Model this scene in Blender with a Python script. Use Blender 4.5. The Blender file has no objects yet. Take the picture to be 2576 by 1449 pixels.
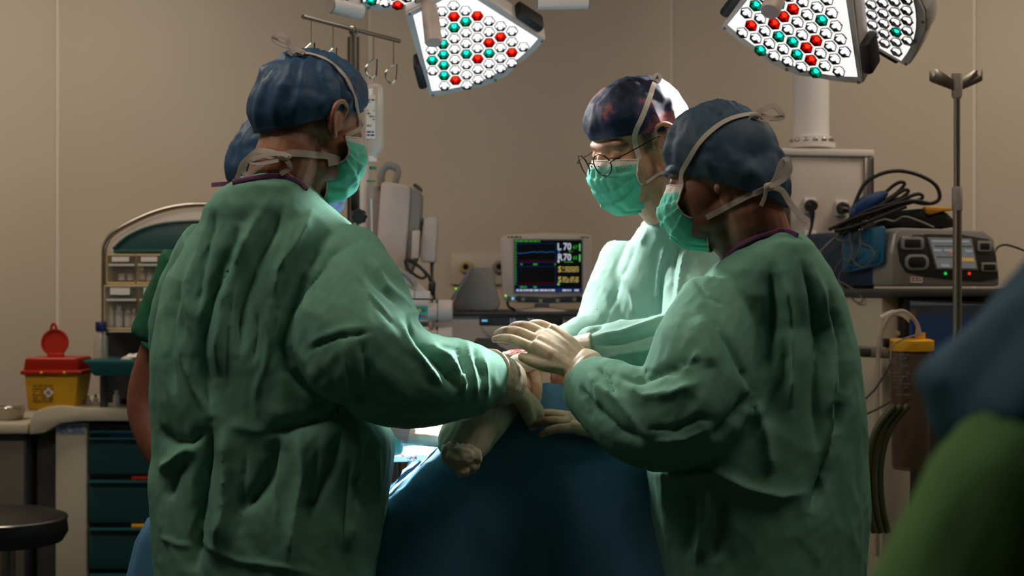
import bpy, bmesh, math, random
import numpy as np
from mathutils import Vector, Matrix
from mathutils.bvhtree import BVHTree

random.seed(7)
SC = bpy.context.scene
COL = SC.collection

# ------------------------------------------------------------------ camera
FPX = 3577.8            # 50 mm lens on a 36 mm sensor, 2576 px wide
CAMZ = 1.30
cam_d = bpy.data.cameras.new('camera')
cam_d.lens = 50.0
cam_d.sensor_width = 36.0
cam_d.clip_start = 0.05
cam_d.dof.use_dof = True
cam_d.dof.focus_distance = 2.62
cam_d.dof.aperture_fstop = 5.0
cam = bpy.data.objects.new('camera', cam_d)
cam.location = (0, 0, CAMZ)
cam.rotation_euler = (math.pi / 2, 0, 0)
COL.objects.link(cam)
SC.camera = cam

# ------------------------------------------------------------------ world and exposure
SC.view_settings.view_transform = 'Standard'
SC.view_settings.look = 'None'
SC.view_settings.gamma = 1.0
SC.view_settings.use_curve_mapping = False
SC.view_settings.exposure = 0.0
SC.cycles.max_bounces = 5
SC.cycles.diffuse_bounces = 3
SC.cycles.glossy_bounces = 3
SC.cycles.transmission_bounces = 3
SC.cycles.transparent_max_bounces = 8
SC.cycles.use_adaptive_sampling = True
SC.cycles.adaptive_threshold = 0.05
SC.cycles.caustics_reflective = False
SC.cycles.caustics_refractive = False
SC.cycles.sample_clamp_indirect = 4.0
w = bpy.data.worlds.new('world')
SC.world = w
w.use_nodes = True
w.node_tree.nodes['Background'].inputs[0].default_value = (0.55, 0.5, 0.45, 1)
w.node_tree.nodes['Background'].inputs[1].default_value = 0.05

# strengths used by the lamps further down
CEILING_POWER = 19.0       # each dimmed ceiling panel (watts)
THEATRE_POWER = 420.0      # each surgical lamp head (watts)

# ------------------------------------------------------------------ helpers
def P(px, py, Y):
    return Vector(((px - 1288.0) / FPX * Y, Y, CAMZ - (py - 724.5) / FPX * Y))

def S(px, Y):
    return px / FPX * Y

def lin(c):
    out = []
    for v in c[:3]:
        v = v / 255.0
        out.append(v / 12.92 if v <= 0.04045 else ((v + 0.055) / 1.055) ** 2.4)
    return (*out, 1.0)

ORG = {}

def thing(name, label, cat, loc, group=None):
    o = bpy.data.objects.new(name, None)
    o.empty_display_size = 0.05
    COL.objects.link(o)
    o.location = loc
    ORG[o.name] = Vector(loc)
    o['label'] = label
    o['category'] = cat
    if group:
        o['group'] = group
    return o

def tag(o, label=None, cat=None, group=None, kind=None):
    if label: o['label'] = label
    if cat: o['category'] = cat
    if group: o['group'] = group
    if kind: o['kind'] = kind
    return o

def org(o):
    if o is None:
        return Vector((0, 0, 0))
    return ORG.get(o.name, Vector((0, 0, 0)))

def mesh_obj(name, V, F, mats, parent=None, smooth=True, sharp=40, midx=None, at=None):
    """world-space vertices -> one mesh object with its origin at the parent's origin (or at its centre)"""
    V = np.asarray(V, dtype=float).reshape(-1, 3)
    po = org(parent)
    if at is None:
        c = Vector(((V[:, 0].min() + V[:, 0].max()) / 2, (V[:, 1].min() + V[:, 1].max()) / 2, V[:, 2].min()))
    else:
        c = Vector(at)
    me = bpy.data.meshes.new(name)
    me.from_pydata((V - np.array(c)).tolist(), [], F)
    if not isinstance(mats, (list, tuple)):
        mats = [mats]
    for m in mats:
        me.materials.append(m)
    if midx is not None:
        me.polygons.foreach_set('material_index', np.asarray(midx, dtype=np.int32))
    if smooth:
        me.polygons.foreach_set('use_smooth', np.ones(len(me.polygons), dtype=bool))
        if sharp:
            me.set_sharp_from_angle(angle=math.radians(sharp))
    me.update()
    o = bpy.data.objects.new(name, me)
    COL.objects.link(o)
    if parent:
        o.parent = parent
    o.location = c - po
    ORG[o.name] = c
    return o

class G:
    """collects shapes (world space) into ONE mesh object"""
    def __init__(self):
        self.V = []; self.F = []; self.M = []; self.mi = 0
    def add(self, V, F):
        n = len(self.V)
        self.V += [tuple(v) for v in V]
        self.F += [tuple(i + n for i in f) for f in F]
        self.M += [self.mi] * len(F)
        return self
    def slot(self, i):
        self.mi = i
        return self
    def box(self, c, s, bev=0.0, rot=None, seg=2):
        bm = bmesh.new()
        bmesh.ops.create_cube(bm, size=1.0)
        for v in bm.verts:
            v.co = Vector((v.co.x * s[0], v.co.y * s[1], v.co.z * s[2]))
        if bev > 0:
            bmesh.ops.bevel(bm, geom=bm.edges[:], offset=min(bev, min(s) * 0.49), segments=seg, affect='EDGES', profile=0.5)
        M = Matrix.Translation(c) @ (rot.to_4x4() if rot is not None else Matrix.Identity(4))
        bm.verts.ensure_lookup_table()
        self.add([M @ v.co for v in bm.verts], [[v.index for v in f.verts] for f in bm.faces])
        bm.free()
        return self
    def pbox(self, x0, y0, x1, y1, Y, depth, bev=0.0):
        """box whose front face fills a pixel rectangle at distance Y, going 'depth' back"""
        a = P(x0, y0, Y); b = P(x1, y1, Y)
        return self.box(((a.x + b.x) / 2, Y + depth / 2, (a.z + b.z) / 2), (abs(b.x - a.x), depth, abs(a.z - b.z)), bev)
    def prism(self, pts, vec, bev=0.0, seg=2):
        """closed polygon (world points) extruded along vec"""
        bm = bmesh.new()
        vs = [bm.verts.new(p) for p in pts]
        f = bm.faces.new(vs)
        r = bmesh.ops.extrude_face_region(bm, geom=[f])
        for e in r['geom']:
            if isinstance(e, bmesh.types.BMVert):
                e.co += Vector(vec)
        bmesh.ops.recalc_face_normals(bm, faces=bm.faces[:])
        if bev > 0:
            bmesh.ops.bevel(bm, geom=bm.edges[:], offset=bev, segments=seg, affect='EDGES', profile=0.5)
        bm.verts.ensure_lookup_table(); bm.verts.index_update()
        self.add([v.co.copy() for v in bm.verts], [[v.index for v in ff.verts] for ff in bm.faces])
        bm.free()
        return self
    def tube(self, pts, r, n=10, caps=True, smoothn=0, ry=None, up=None):
        pts, r = path(pts, r, smoothn)
        if ry is not None and not hasattr(ry, '__len__'):
            pass
        V, F = tube_vf(pts, r, n, caps, ry, up)
        return self.add(V, F)
    def lathe(self, prof, c, axis=(0, 0, 1), n=24, xdir=None):
        ax = Vector(axis).normalized()
        ux = Vector(xdir) if xdir else ax.orthogonal()
        ux = (ux - ax * ux.dot(ax)).normalized()
        uy = ax.cross(ux)
        V = []; F = []
        c = Vector(c)
        for (r, h) in prof:
            for k in range(n):
                a = 2 * math.pi * k / n
                V.append(c + ax * h + ux * (r * math.cos(a)) + uy * (r * math.sin(a)))
        m = len(prof)
        for i in range(m - 1):
            for k in range(n):
                F.append((i * n + k, i * n + (k + 1) % n, (i + 1) * n + (k + 1) % n, (i + 1) * n + k))
        F.append(tuple(reversed(range(n))))
        F.append(tuple(range((m - 1) * n, m * n)))
        return self.add(V, F)
    def ball(self, c, r, n=16, m=10, R=None):
        if not hasattr(r, '__len__'):
            r = (r, r, r)
        V, F = sphere_vf(n, m)
        V = V * np.array(r)
        if R is not None:
            V = V @ np.array(R.to_3x3()).T
        V = V + np.array(c)
        return self.add(V.tolist(), F)
    def disc(self, c, r, nrm, n=20, th=0.001):
        return self.lathe([(r, 0), (r, th)], c, nrm, n)
    def grid(self, fn, nu, nv, wrap=False):
        V = []; F = []
        for j in range(nv + 1):
            for i in range(nu + (0 if wrap else 1)):
                V.append(fn(i / nu, j / nv))
        w_ = nu if wrap else nu + 1
        for j in range(nv):
            for i in range(nu):
                a = j * w_ + i; b = j * w_ + (i + 1) % w_ if wrap else j * w_ + i + 1
                F.append((a, b, b + w_, a + w_))
        return self.add(V, F)
    def build(self, name, mats, parent=None, smooth=True, sharp=40, at=None):
        return mesh_obj(name, self.V, self.F, mats, parent, smooth, sharp, self.M if any(self.M) else None, at)

def sphere_vf(n=16, m=10):
    V = [(0, 0, 1)]; F = []
    for j in range(1, m):
        t = math.pi * j / m
        for i in range(n):
            a = 2 * math.pi * i / n
            V.append((math.sin(t) * math.cos(a), math.sin(t) * math.sin(a), math.cos(t)))
    V.append((0, 0, -1))
    for i in range(n):
        F.append((0, 1 + i, 1 + (i + 1) % n))
        b = 1 + (m - 2) * n
        F.append((b + (i + 1) % n, b + i, len(V) - 1))
    for j in range(m - 2):
        for i in range(n):
            a = 1 + j * n + i; b = 1 + j * n + (i + 1) % n
            F.append((a, a + n, b + n, b))
    return np.array(V, dtype=float), F

def path(pts, r, sub):
    """Catmull-Rom refinement of a polyline with radii"""
    pts = [Vector(p) for p in pts]
    if not hasattr(r, '__len__'):
        r = [r] * len(pts)
    r = list(r)
    if sub <= 1 or len(pts) < 2:
        return pts, r
    out = []; rr = []
    n = len(pts)
    for i in range(n - 1):
        p0 = pts[max(i - 1, 0)]; p1 = pts[i]; p2 = pts[i + 1]; p3 = pts[min(i + 2, n - 1)]
        for k in range(sub):
            t = k / sub
            out.append(0.5 * ((2 * p1) + (p2 - p0) * t + (2 * p0 - 5 * p1 + 4 * p2 - p3) * t * t + (3 * p1 - p0 - 3 * p2 + p3) * t ** 3))
            rr.append(r[i] + (r[i + 1] - r[i]) * t)
    out.append(pts[-1]); rr.append(r[-1])
    return out, rr

def tube_vf(pts, r, n=10, caps=True, ry=None, up=None):
    V = []; F = []
    m = len(pts)
    tang = []
    for i in range(m):
        d = pts[min(i + 1, m - 1)] - pts[max(i - 1, 0)]
        tang.append(d.normalized() if d.length > 1e-9 else Vector((0, 0, 1)))
    if up is not None:
        u = Vector(up) - tang[0] * Vector(up).dot(tang[0])
        u = u.normalized() if u.length > 1e-6 else tang[0].orthogonal().normalized()
    else:
        u = tang[0].orthogonal().normalized()
    for i in range(m):
        if up is not None:
            uu = Vector(up) - tang[i] * Vector(up).dot(tang[i])
            u = uu.normalized() if uu.length > 1e-4 else u
        else:
            u = u - tang[i] * u.dot(tang[i])
            u = u.normalized() if u.length > 1e-6 else tang[i].orthogonal().normalized()
        v = tang[i].cross(u)
        rb = r[i] if ry is None else (ry if not hasattr(ry, '__len__') else ry[i])
        for k in range(n):
            a = 2 * math.pi * k / n
            V.append(pts[i] + u * (r[i] * math.cos(a)) + v * (rb * math.sin(a)))
    for i in range(m - 1):
        for k in range(n):
            F.append((i * n + k, i * n + (k + 1) % n, (i + 1) * n + (k + 1) % n, (i + 1) * n + k))
    if caps:
        F.append(tuple(reversed(range(n))))
        F.append(tuple(range((m - 1) * n, m * n)))
    return V, F

def ribbon(pts, nrm, width, th=0.0008):
    """flat strip following points with surface normals"""
    g = G()
    m = len(pts)
    if not hasattr(width, '__len__'):
        width = [width] * m
    V = []; F = []
    for i in range(m):
        t = (pts[min(i + 1, m - 1)] - pts[max(i - 1, 0)])
        t = t.normalized() if t.length > 1e-9 else Vector((1, 0, 0))
        nn = nrm[i] if hasattr(nrm, '__len__') and not isinstance(nrm, Vector) else nrm
        nn = Vector(nn)
        s = t.cross(nn)
        s = s.normalized() if s.length > 1e-6 else t.orthogonal().normalized()
        nn = s.cross(t).normalized()
        w_ = width[i] / 2
        V += [pts[i] + s * w_ + nn * th, pts[i] - s * w_ + nn * th, pts[i] - s * w_ - nn * th, pts[i] + s * w_ - nn * th]
    for i in range(m - 1):
        a = i * 4
        for k in range(4):
            F.append((a + k, a + (k + 1) % 4, a + 4 + (k + 1) % 4, a + 4 + k))
    F.append((3, 2, 1, 0)); F.append(tuple(range((m - 1) * 4, m * 4)))
    g.add(V, F)
    return g

# ---------------------------------------------------------------- numpy noise
_rs = np.random.RandomState(11)
_perm = np.tile(_rs.permutation(256), 3)
_grad = _rs.normal(size=(256, 3)); _grad /= np.linalg.norm(_grad, axis=1)[:, None]

def pnoise(p):
    p = np.asarray(p, dtype=float)
    i = np.floor(p).astype(int); f = p - i
    i &= 255
    u = f * f * f * (f * (f * 6 - 15) + 10)
    res = 0
    for dx in (0, 1):
        wx = u[:, 0] if dx else 1 - u[:, 0]
        for dy in (0, 1):
            wy = u[:, 1] if dy else 1 - u[:, 1]
            for dz in (0, 1):
                wz = u[:, 2] if dz else 1 - u[:, 2]
                h = _perm[_perm[_perm[(i[:, 0] + dx) & 255] + ((i[:, 1] + dy) & 255)] + ((i[:, 2] + dz) & 255)]
                g = _grad[h & 255]
                d = g[:, 0] * (f[:, 0] - dx) + g[:, 1] * (f[:, 1] - dy) + g[:, 2] * (f[:, 2] - dz)
                res = res + wx * wy * wz * d
    return res

def ridge(p):
    return 1 - 2.2 * np.abs(pnoise(p))

def remesh(g, vox, smooth=4, factor=0.5):
    """voxel union of closed shapes -> numpy verts, faces"""
    me = bpy.data.meshes.new('tmp')
    me.from_pydata([tuple(v) for v in g.V], [], g.F)
    o = bpy.data.objects.new('tmp', me)
    COL.objects.link(o)
    m = o.modifiers.new('r', 'REMESH'); m.mode = 'VOXEL'; m.voxel_size = vox
    if smooth:
        s = o.modifiers.new('s', 'SMOOTH'); s.iterations = smooth; s.factor = factor
    dg = bpy.context.evaluated_depsgraph_get()
    ev = o.evaluated_get(dg)
    m2 = ev.to_mesh()
    V = np.empty(len(m2.vertices) * 3); m2.vertices.foreach_get('co', V); V = V.reshape(-1, 3).copy()
    nl = len(m2.loops)
    li = np.empty(nl, dtype=np.int32); m2.loops.foreach_get('vertex_index', li)
    ls = np.empty(len(m2.polygons), dtype=np.int32); m2.polygons.foreach_get('loop_start', ls)
    lt = np.empty(len(m2.polygons), dtype=np.int32); m2.polygons.foreach_get('loop_total', lt)
    F = [tuple(li[a:a + b].tolist()) for a, b in zip(ls, lt)]
    ev.to_mesh_clear()
    bpy.data.objects.remove(o); bpy.data.meshes.remove(me)
    return V, F

def normals(V, F):
    N = np.zeros_like(V)
    q = np.array([f if len(f) == 4 else (f[0], f[1], f[2], f[2]) for f in F if len(f) in (3, 4)])
    n = np.cross(V[q[:, 2]] - V[q[:, 0]], V[q[:, 3]] - V[q[:, 1]])
    tri = q[:, 2] == q[:, 3]
    if tri.any():
        n[tri] = np.cross(V[q[tri, 1]] - V[q[tri, 0]], V[q[tri, 2]] - V[q[tri, 0]])
    for k in range(4):
        np.add.at(N, q[:, k], n)
    return N / (np.linalg.norm(N, axis=1)[:, None] + 1e-12)

def to_px(V):
    return np.stack([1288.0 + V[:, 0] / V[:, 1] * FPX, 724.5 - (V[:, 2] - CAMZ) / V[:, 1] * FPX], axis=1)

def crease(V, N, line, width, amp, side=-1, taper=True, ymax=None):
    """a fold in the cloth along a line (given at its place on the figure): moves vertices along their normals"""
    p2 = to_px(V)
    L = np.array(line, dtype=float)
    best = np.full(len(V), 1e9); tt = np.zeros(len(V))
    seg = np.linalg.norm(np.diff(L, axis=0), axis=1); cum = np.concatenate([[0], np.cumsum(seg)])
    for i in range(len(L) - 1):
        d = L[i + 1] - L[i]
        t = np.clip(((p2 - L[i]) @ d) / (d @ d), 0, 1)
        dist = np.linalg.norm(p2 - (L[i] + t[:, None] * d), axis=1)
        m = dist < best
        best[m] = dist[m]; tt[m] = (cum[i] + t[m] * seg[i]) / cum[-1]
    wgt = np.exp(-(best / width) ** 1.25)
    if taper:
        wgt = wgt * np.clip(np.minimum(tt, 1 - tt) * 5, 0.12, 1)
    if side:
        wgt = wgt * np.clip(-N[:, 1] * side * -1 * 2 + 0.3, 0, 1) if side < 0 else wgt
    return V + N * (amp * wgt)[:, None]

def bvh(V, F):
    return BVHTree.FromPolygons([tuple(v) for v in V], F)

def cast(trees, px, py, lift=0.002):
    """point on the first of the given surfaces seen from where the photographer stands"""
    o = Vector((0, 0, CAMZ)); d = (P(px, py, 1.0) - o).normalized()
    best = None
    for t in trees:
        h = t.ray_cast(o, d)
        if h[0] is not None and (best is None or h[3] < best[3]):
            best = h
    if best is None:
        return None
    n = best[1]
    if n.dot(d) > 0: n = -n
    return best[0] + n * lift, n

def drape_line(trees, pts, n=24, lift=0.002, fallbackY=2.6):
    """samples a polyline and lays it on the surfaces"""
    pp, _ = path([Vector((x, y, 0)) for x, y in pts], 1, 12)
    L = [0]
    for i in range(1, len(pp)): L.append(L[-1] + (pp[i] - pp[i - 1]).length)
    out = []; nr = []
    j = 0
    lastd = None
    for k in range(n):
        s = L[-1] * k / (n - 1)
        while j < len(L) - 2 and L[j + 1] < s: j += 1
        t = (s - L[j]) / max(L[j + 1] - L[j], 1e-9)
        q = pp[j].lerp(pp[j + 1], t)
        h = cast(trees, q.x, q.y, lift)
        if h is None:
            Y = lastd if lastd else fallbackY
            out.append(P(q.x, q.y, Y)); nr.append(Vector((0, -1, 0)))
        else:
            out.append(h[0]); nr.append(h[1]); lastd = h[0].y
    # light smoothing of depth
    for _ in range(2):
        out = [out[0]] + [(out[i - 1] + out[i] * 2 + out[i + 1]) / 4 for i in range(1, len(out) - 1)] + [out[-1]]
        nr = [nr[0]] + [((nr[i - 1] + nr[i] * 2 + nr[i + 1]) / 4).normalized() for i in range(1, len(nr) - 1)] + [nr[-1]]
    return out, nr

_fonts = {}
def text_mesh(name, s, size, c, right, up, mat, parent, depth=0.0004, bold=0.0, align='CENTER', squash=1.0):
    cu = bpy.data.curves.new('t', 'FONT')
    cu.body = s; cu.size = size; cu.align_x = align; cu.align_y = 'CENTER'
    cu.extrude = depth; cu.offset = bold; cu.resolution_u = 2
    o = bpy.data.objects.new('t', cu)
    COL.objects.link(o)
    dg = bpy.context.evaluated_depsgraph_get()
    ev = o.evaluated_get(dg); m2 = ev.to_mesh()
    R = Vector(right).normalized(); U = Vector(up).normalized(); N = R.cross(U)
    c = Vector(c)
    V = [c + R * (v.co.x * squash) + U * v.co.y + N * v.co.z for v in m2.vertices]
    F = [tuple(p.vertices) for p in m2.polygons]
    ev.to_mesh_clear()
    bpy.data.objects.remove(o); bpy.data.curves.remove(cu)
    return mesh_obj(name, V, F, mat, parent, smooth=False)

# ------------------------------------------------------------------ materials
MAT = {}
def mat(name, rgb, rough=0.5, metal=0.0, var=0.0, vscale=8.0, bump=0.0, bscale=60.0, spec=0.5, sheen=0.0,
        emit=None, estr=0.0, trans=0.0, sss=0.0, alpha=1.0, coat=0.0, rgb2=None):
    m = bpy.data.materials.new(name); MAT[name] = m
    m.use_nodes = True
    nt = m.node_tree; nd = nt.nodes; lk = nt.links
    b = nd['Principled BSDF']
    c = lin(rgb)
    b.inputs['Base Color'].default_value = c
    b.inputs['Roughness'].default_value = rough
    b.inputs['Metallic'].default_value = metal
    b.inputs['Specular IOR Level'].default_value = spec
    b.inputs['Sheen Weight'].default_value = sheen
    b.inputs['Transmission Weight'].default_value = trans
    b.inputs['Subsurface Weight'].default_value = sss
    b.inputs['Subsurface Radius'].default_value = (0.012, 0.004, 0.002)
    b.inputs['Alpha'].default_value = alpha
    b.inputs['Coat Weight'].default_value = coat
    if emit:
        m.cycles.emission_sampling = 'NONE'
        b.inputs['Emission Color'].default_value = lin(emit)
        b.inputs['Emission Strength'].default_value = estr
    tc = nd.new('ShaderNodeTexCoord')
    if var > 0 or rgb2:
        n = nd.new('ShaderNodeTexNoise'); n.inputs['Scale'].default_value = vscale; n.inputs['Detail'].default_value = 5
        lk.new(tc.outputs['Object'], n.inputs['Vector'])
        r = nd.new('ShaderNodeValToRGB')
        if rgb2:
            c2 = lin(rgb2); c1 = c
        else:
            c1 = tuple(v * (1 - var) for v in c[:3]) + (1,); c2 = tuple(min(1, v * (1 + var)) for v in c[:3]) + (1,)
        r.color_ramp.elements[0].position = 0.35; r.color_ramp.elements[0].color = c1
        r.color_ramp.elements[1].position = 0.65; r.color_ramp.elements[1].color = c2
        lk.new(n.outputs['Fac'], r.inputs['Fac']); lk.new(r.outputs['Color'], b.inputs['Base Color'])
    if bump > 0:
        n2 = nd.new('ShaderNodeTexNoise'); n2.inputs['Scale'].default_value = bscale; n2.inputs['Detail'].default_value = 4
        lk.new(tc.outputs['Object'], n2.inputs['Vector'])
        bp = nd.new('ShaderNodeBump'); bp.inputs['Strength'].default_value = bump; bp.inputs['Distance'].default_value = 0.004
        lk.new(n2.outputs['Fac'], bp.inputs['Height']); lk.new(bp.outputs['Normal'], b.inputs['Normal'])
    return m

def cloth(name, rgb, var=0.08, wrinkle=0.35, thin=0.25, rough=0.8, spots=None, spot_size=0.62, see=0.0):
    """woven / nonwoven cloth: crinkle relief, weave, a little light through it"""
    m = bpy.data.materials.new(name); MAT[name] = m
    m.use_nodes = True
    nt = m.node_tree; nd = nt.nodes; lk = nt.links
    b = nd['Principled BSDF']; out = nd['Material Output']
    b.inputs['Roughness'].default_value = rough
    b.inputs['Specular IOR Level'].default_value = 0.25
    tc = nd.new('ShaderNodeTexCoord')
    n = nd.new('ShaderNodeTexNoise'); n.inputs['Scale'].default_value = 7; n.inputs['Detail'].default_value = 6
    lk.new(tc.outputs['Object'], n.inputs['Vector'])
    r = nd.new('ShaderNodeValToRGB')
    c = lin(rgb)
    r.color_ramp.elements[0].position = 0.3; r.color_ramp.elements[0].color = tuple(v * (1 - var) for v in c[:3]) + (1,)
    r.color_ramp.elements[1].position = 0.7; r.color_ramp.elements[1].color = tuple(min(1, v * (1 + var)) for v in c[:3]) + (1,)
    lk.new(n.outputs['Fac'], r.inputs['Fac'])
    col = r.outputs['Color']
    if spots:
        n3 = nd.new('ShaderNodeTexNoise'); n3.inputs['Scale'].default_value = spots[1]; n3.inputs['Detail'].default_value = 8
        n3.inputs['Roughness'].default_value = 0.65
        lk.new(tc.outputs['Object'], n3.inputs['Vector'])
        r3 = nd.new('ShaderNodeValToRGB')
        r3.color_ramp.elements[0].position = spot_size; r3.color_ramp.elements[0].color = (0, 0, 0, 1)
        r3.color_ramp.elements[1].position = spot_size + 0.04; r3.color_ramp.elements[1].color = (1, 1, 1, 1)
        lk.new(n3.outputs['Fac'], r3.inputs['Fac'])
        mx = nd.new('ShaderNodeMix'); mx.data_type = 'RGBA'
        lk.new(r3.outputs['Color'], mx.inputs[0]); lk.new(col, mx.inputs[6]); mx.inputs[7].default_value = lin(spots[0])
        col = mx.outputs[2]
    lk.new(col, b.inputs['Base Color'])
    w1 = nd.new('ShaderNodeTexNoise'); w1.noise_type = 'RIDGED_MULTIFRACTAL'; w1.inputs['Scale'].default_value = 9; w1.inputs['Detail'].default_value = 3; w1.inputs['Roughness'].default_value = 0.5; w1.inputs['Distortion'].default_value = 0.8
    mp = nd.new('ShaderNodeMapping'); mp.inputs['Scale'].default_value = (1.0, 1.0, 0.45)
    lk.new(tc.outputs['Object'], mp.inputs['Vector']); lk.new(mp.outputs['Vector'], w1.inputs['Vector'])
    w2 = nd.new('ShaderNodeTexNoise'); w2.inputs['Scale'].default_value = 700; w2.inputs['Detail'].default_value = 2
    lk.new(tc.outputs['Object'], w2.inputs['Vector'])
    b1 = nd.new('ShaderNodeBump'); b1.inputs['Strength'].default_value = wrinkle * 0.6; b1.inputs['Distance'].default_value = 0.006
    lk.new(w1.outputs['Fac'], b1.inputs['Height'])
    b2 = nd.new('ShaderNodeBump'); b2.inputs['Strength'].default_value = 0.25; b2.inputs['Distance'].default_value = 0.0006
    lk.new(w2.outputs['Fac'], b2.inputs['Height']); lk.new(b1.outputs['Normal'], b2.inputs['Normal'])
    lk.new(b2.outputs['Normal'], b.inputs['Normal'])
    sh = b.outputs['BSDF']
    if thin > 0:
        tr = nd.new('ShaderNodeBsdfTranslucent'); lk.new(col, tr.inputs['Color'])
        ms = nd.new('ShaderNodeMixShader'); ms.inputs[0].default_value = thin
        lk.new(sh, ms.inputs[1]); lk.new(tr.outputs['BSDF'], ms.inputs[2]); sh = ms.outputs['Shader']
    if see > 0:
        tp = nd.new('ShaderNodeBsdfTransparent')
        ms = nd.new('ShaderNodeMixShader'); ms.inputs[0].default_value = see
        lk.new(sh, ms.inputs[1]); lk.new(tp.outputs['BSDF'], ms.inputs[2]); sh = ms.outputs['Shader']
    lk.new(sh, out.inputs['Surface'])
    return m

def glow(name, rgb, s):
    m = bpy.data.materials.new(name); MAT[name] = m
    m.use_nodes = True
    nt = m.node_tree
    nt.nodes.remove(nt.nodes['Principled BSDF'])
    e = nt.nodes.new('ShaderNodeEmission'); e.inputs[0].default_value = lin(rgb); e.inputs[1].default_value = s
    nt.links.new(e.outputs[0], nt.nodes['Material Output'].inputs['Surface'])
    m.cycles.emission_sampling = 'NONE'      # small lamps and screens: found by bounces, not aimed at
    return m

def glass(name, rgb, see=0.75, rough=0.08):
    """thin clear plastic or glass: mostly see-through with a glossy skin"""
    m = bpy.data.materials.new(name); MAT[name] = m
    m.use_nodes = True
    nt = m.node_tree; nd = nt.nodes; lk = nt.links
    b = nd['Principled BSDF']; b.inputs['Base Color'].default_value = lin(rgb); b.inputs['Roughness'].default_value = rough
    b.inputs['Specular IOR Level'].default_value = 0.7
    tp = nd.new('ShaderNodeBsdfTransparent'); ms = nd.new('ShaderNodeMixShader'); ms.inputs[0].default_value = see
    lk.new(b.outputs['BSDF'], ms.inputs[1]); lk.new(tp.outputs['BSDF'], ms.inputs[2])
    lk.new(ms.outputs['Shader'], nd['Material Output'].inputs['Surface'])
    return m

WALLC = mat('wall_panel_paint', (205, 190, 170), 0.55, var=0.03, vscale=1.5, bump=0.03, bscale=200)
JOINT = mat('joint_sealant', (232, 222, 208), 0.5)
FLOORC = mat('vinyl_floor', (64, 70, 72), 0.35, var=0.1, vscale=30)
CEILC = mat('ceiling_paint', (215, 208, 198), 0.8)
WHITEP = mat('white_plastic', (222, 212, 204), 0.35, var=0.02)
WARMP = mat('warm_white_plastic', (206, 190, 178), 0.45, var=0.03)
GREYP = mat('grey_plastic', (140, 132, 124), 0.5, var=0.04)
DGREYP = mat('dark_grey_plastic', (62, 60, 58), 0.5, var=0.05)
BEIGEP = mat('beige_plastic', (182, 172, 148), 0.5, var=0.04)
BLACKP = mat('black_plastic', (18, 18, 19), 0.45)
RUBBER = mat('black_rubber', (14, 14, 15), 0.6)
STEEL = mat('brushed_steel', (176, 168, 158), 0.28, metal=1.0, bump=0.02, bscale=400)
CHROME = mat('chrome', (225, 225, 225), 0.08, metal=1.0)
TEALP = mat('teal_plastic', (20, 78, 80), 0.4, var=0.06)
TEALD = mat('dark_teal_drawer', (22, 66, 68), 0.4, var=0.05)
REDP = mat('red_plastic', (168, 36, 14), 0.4, var=0.05)
YELP = mat('yellow_plastic', (226, 166, 30), 0.45, var=0.04)
BLUEP = mat('blue_plastic', (24, 52, 120), 0.4)
INK = mat('black_ink', (28, 28, 30), 0.7)
GREYINK = mat('grey_ink', (110, 100, 96), 0.7)
PAPER = mat('white_paper', (226, 220, 210), 0.7)
CLEAR = glass('clear_plastic', (200, 200, 190), 0.9)
WALLD = mat('side_wall_paint', (128, 122, 112), 0.6, var=0.04, vscale=2)
CLEARB = glass('cloudy_plastic', (226, 222, 214), 0.38, 0.25)
# ================================================================== THE ROOM
YW = 5.2
def struct(o):
    o['kind'] = 'structure'
    return o
X0, X1, YF, ZC = -3.0, 3.0, -2.2, 3.0
struct(G().box((0, (YW + YF) / 2, -0.05), (X1 - X0 + 0.4, YW - YF + 0.4, 0.1)).build('floor', FLOORC, smooth=False))
struct(G().box((0, (YW + YF) / 2, ZC + 0.05), (X1 - X0 + 0.4, YW - YF + 0.4, 0.1)).build('ceiling', CEILC, smooth=False))
struct(G().box((X0 - 0.06, (YW + YF) / 2, ZC / 2), (0.12, YW - YF, ZC)).build('wall_left', WALLD, smooth=False))
struct(G().box((X1 + 0.06, (YW + YF) / 2, ZC / 2), (0.12, YW - YF, ZC)).build('wall_right', WALLD, smooth=False))
struct(G().box((0, YF - 0.06, ZC / 2), (X1 - X0 + 0.24, 0.12, ZC)).build('wall_front', WALLD, smooth=False))
wb = struct(G().box((0, YW + 0.064, ZC / 2), (X1 - X0 + 0.24, 0.12, ZC)).build('wall_back', JOINT, smooth=False))
seams = [P(x, 0, YW).x for x in (143, 928, 1691, 2452)]
edges = [X0] + seams + [X1]
for a, b in zip(edges[:-1], edges[1:]):
    G().box(((a + b) / 2, YW + 0.003, ZC / 2), (b - a - 0.012, 0.006, ZC - 0.004), 0.001).build('wall_panel', WALLC, wb)
struct(G().box((0, YW - 0.006, 0.06), (X1 - X0, 0.012, 0.12), 0.004).build('baseboard_back', GREYP))

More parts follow.
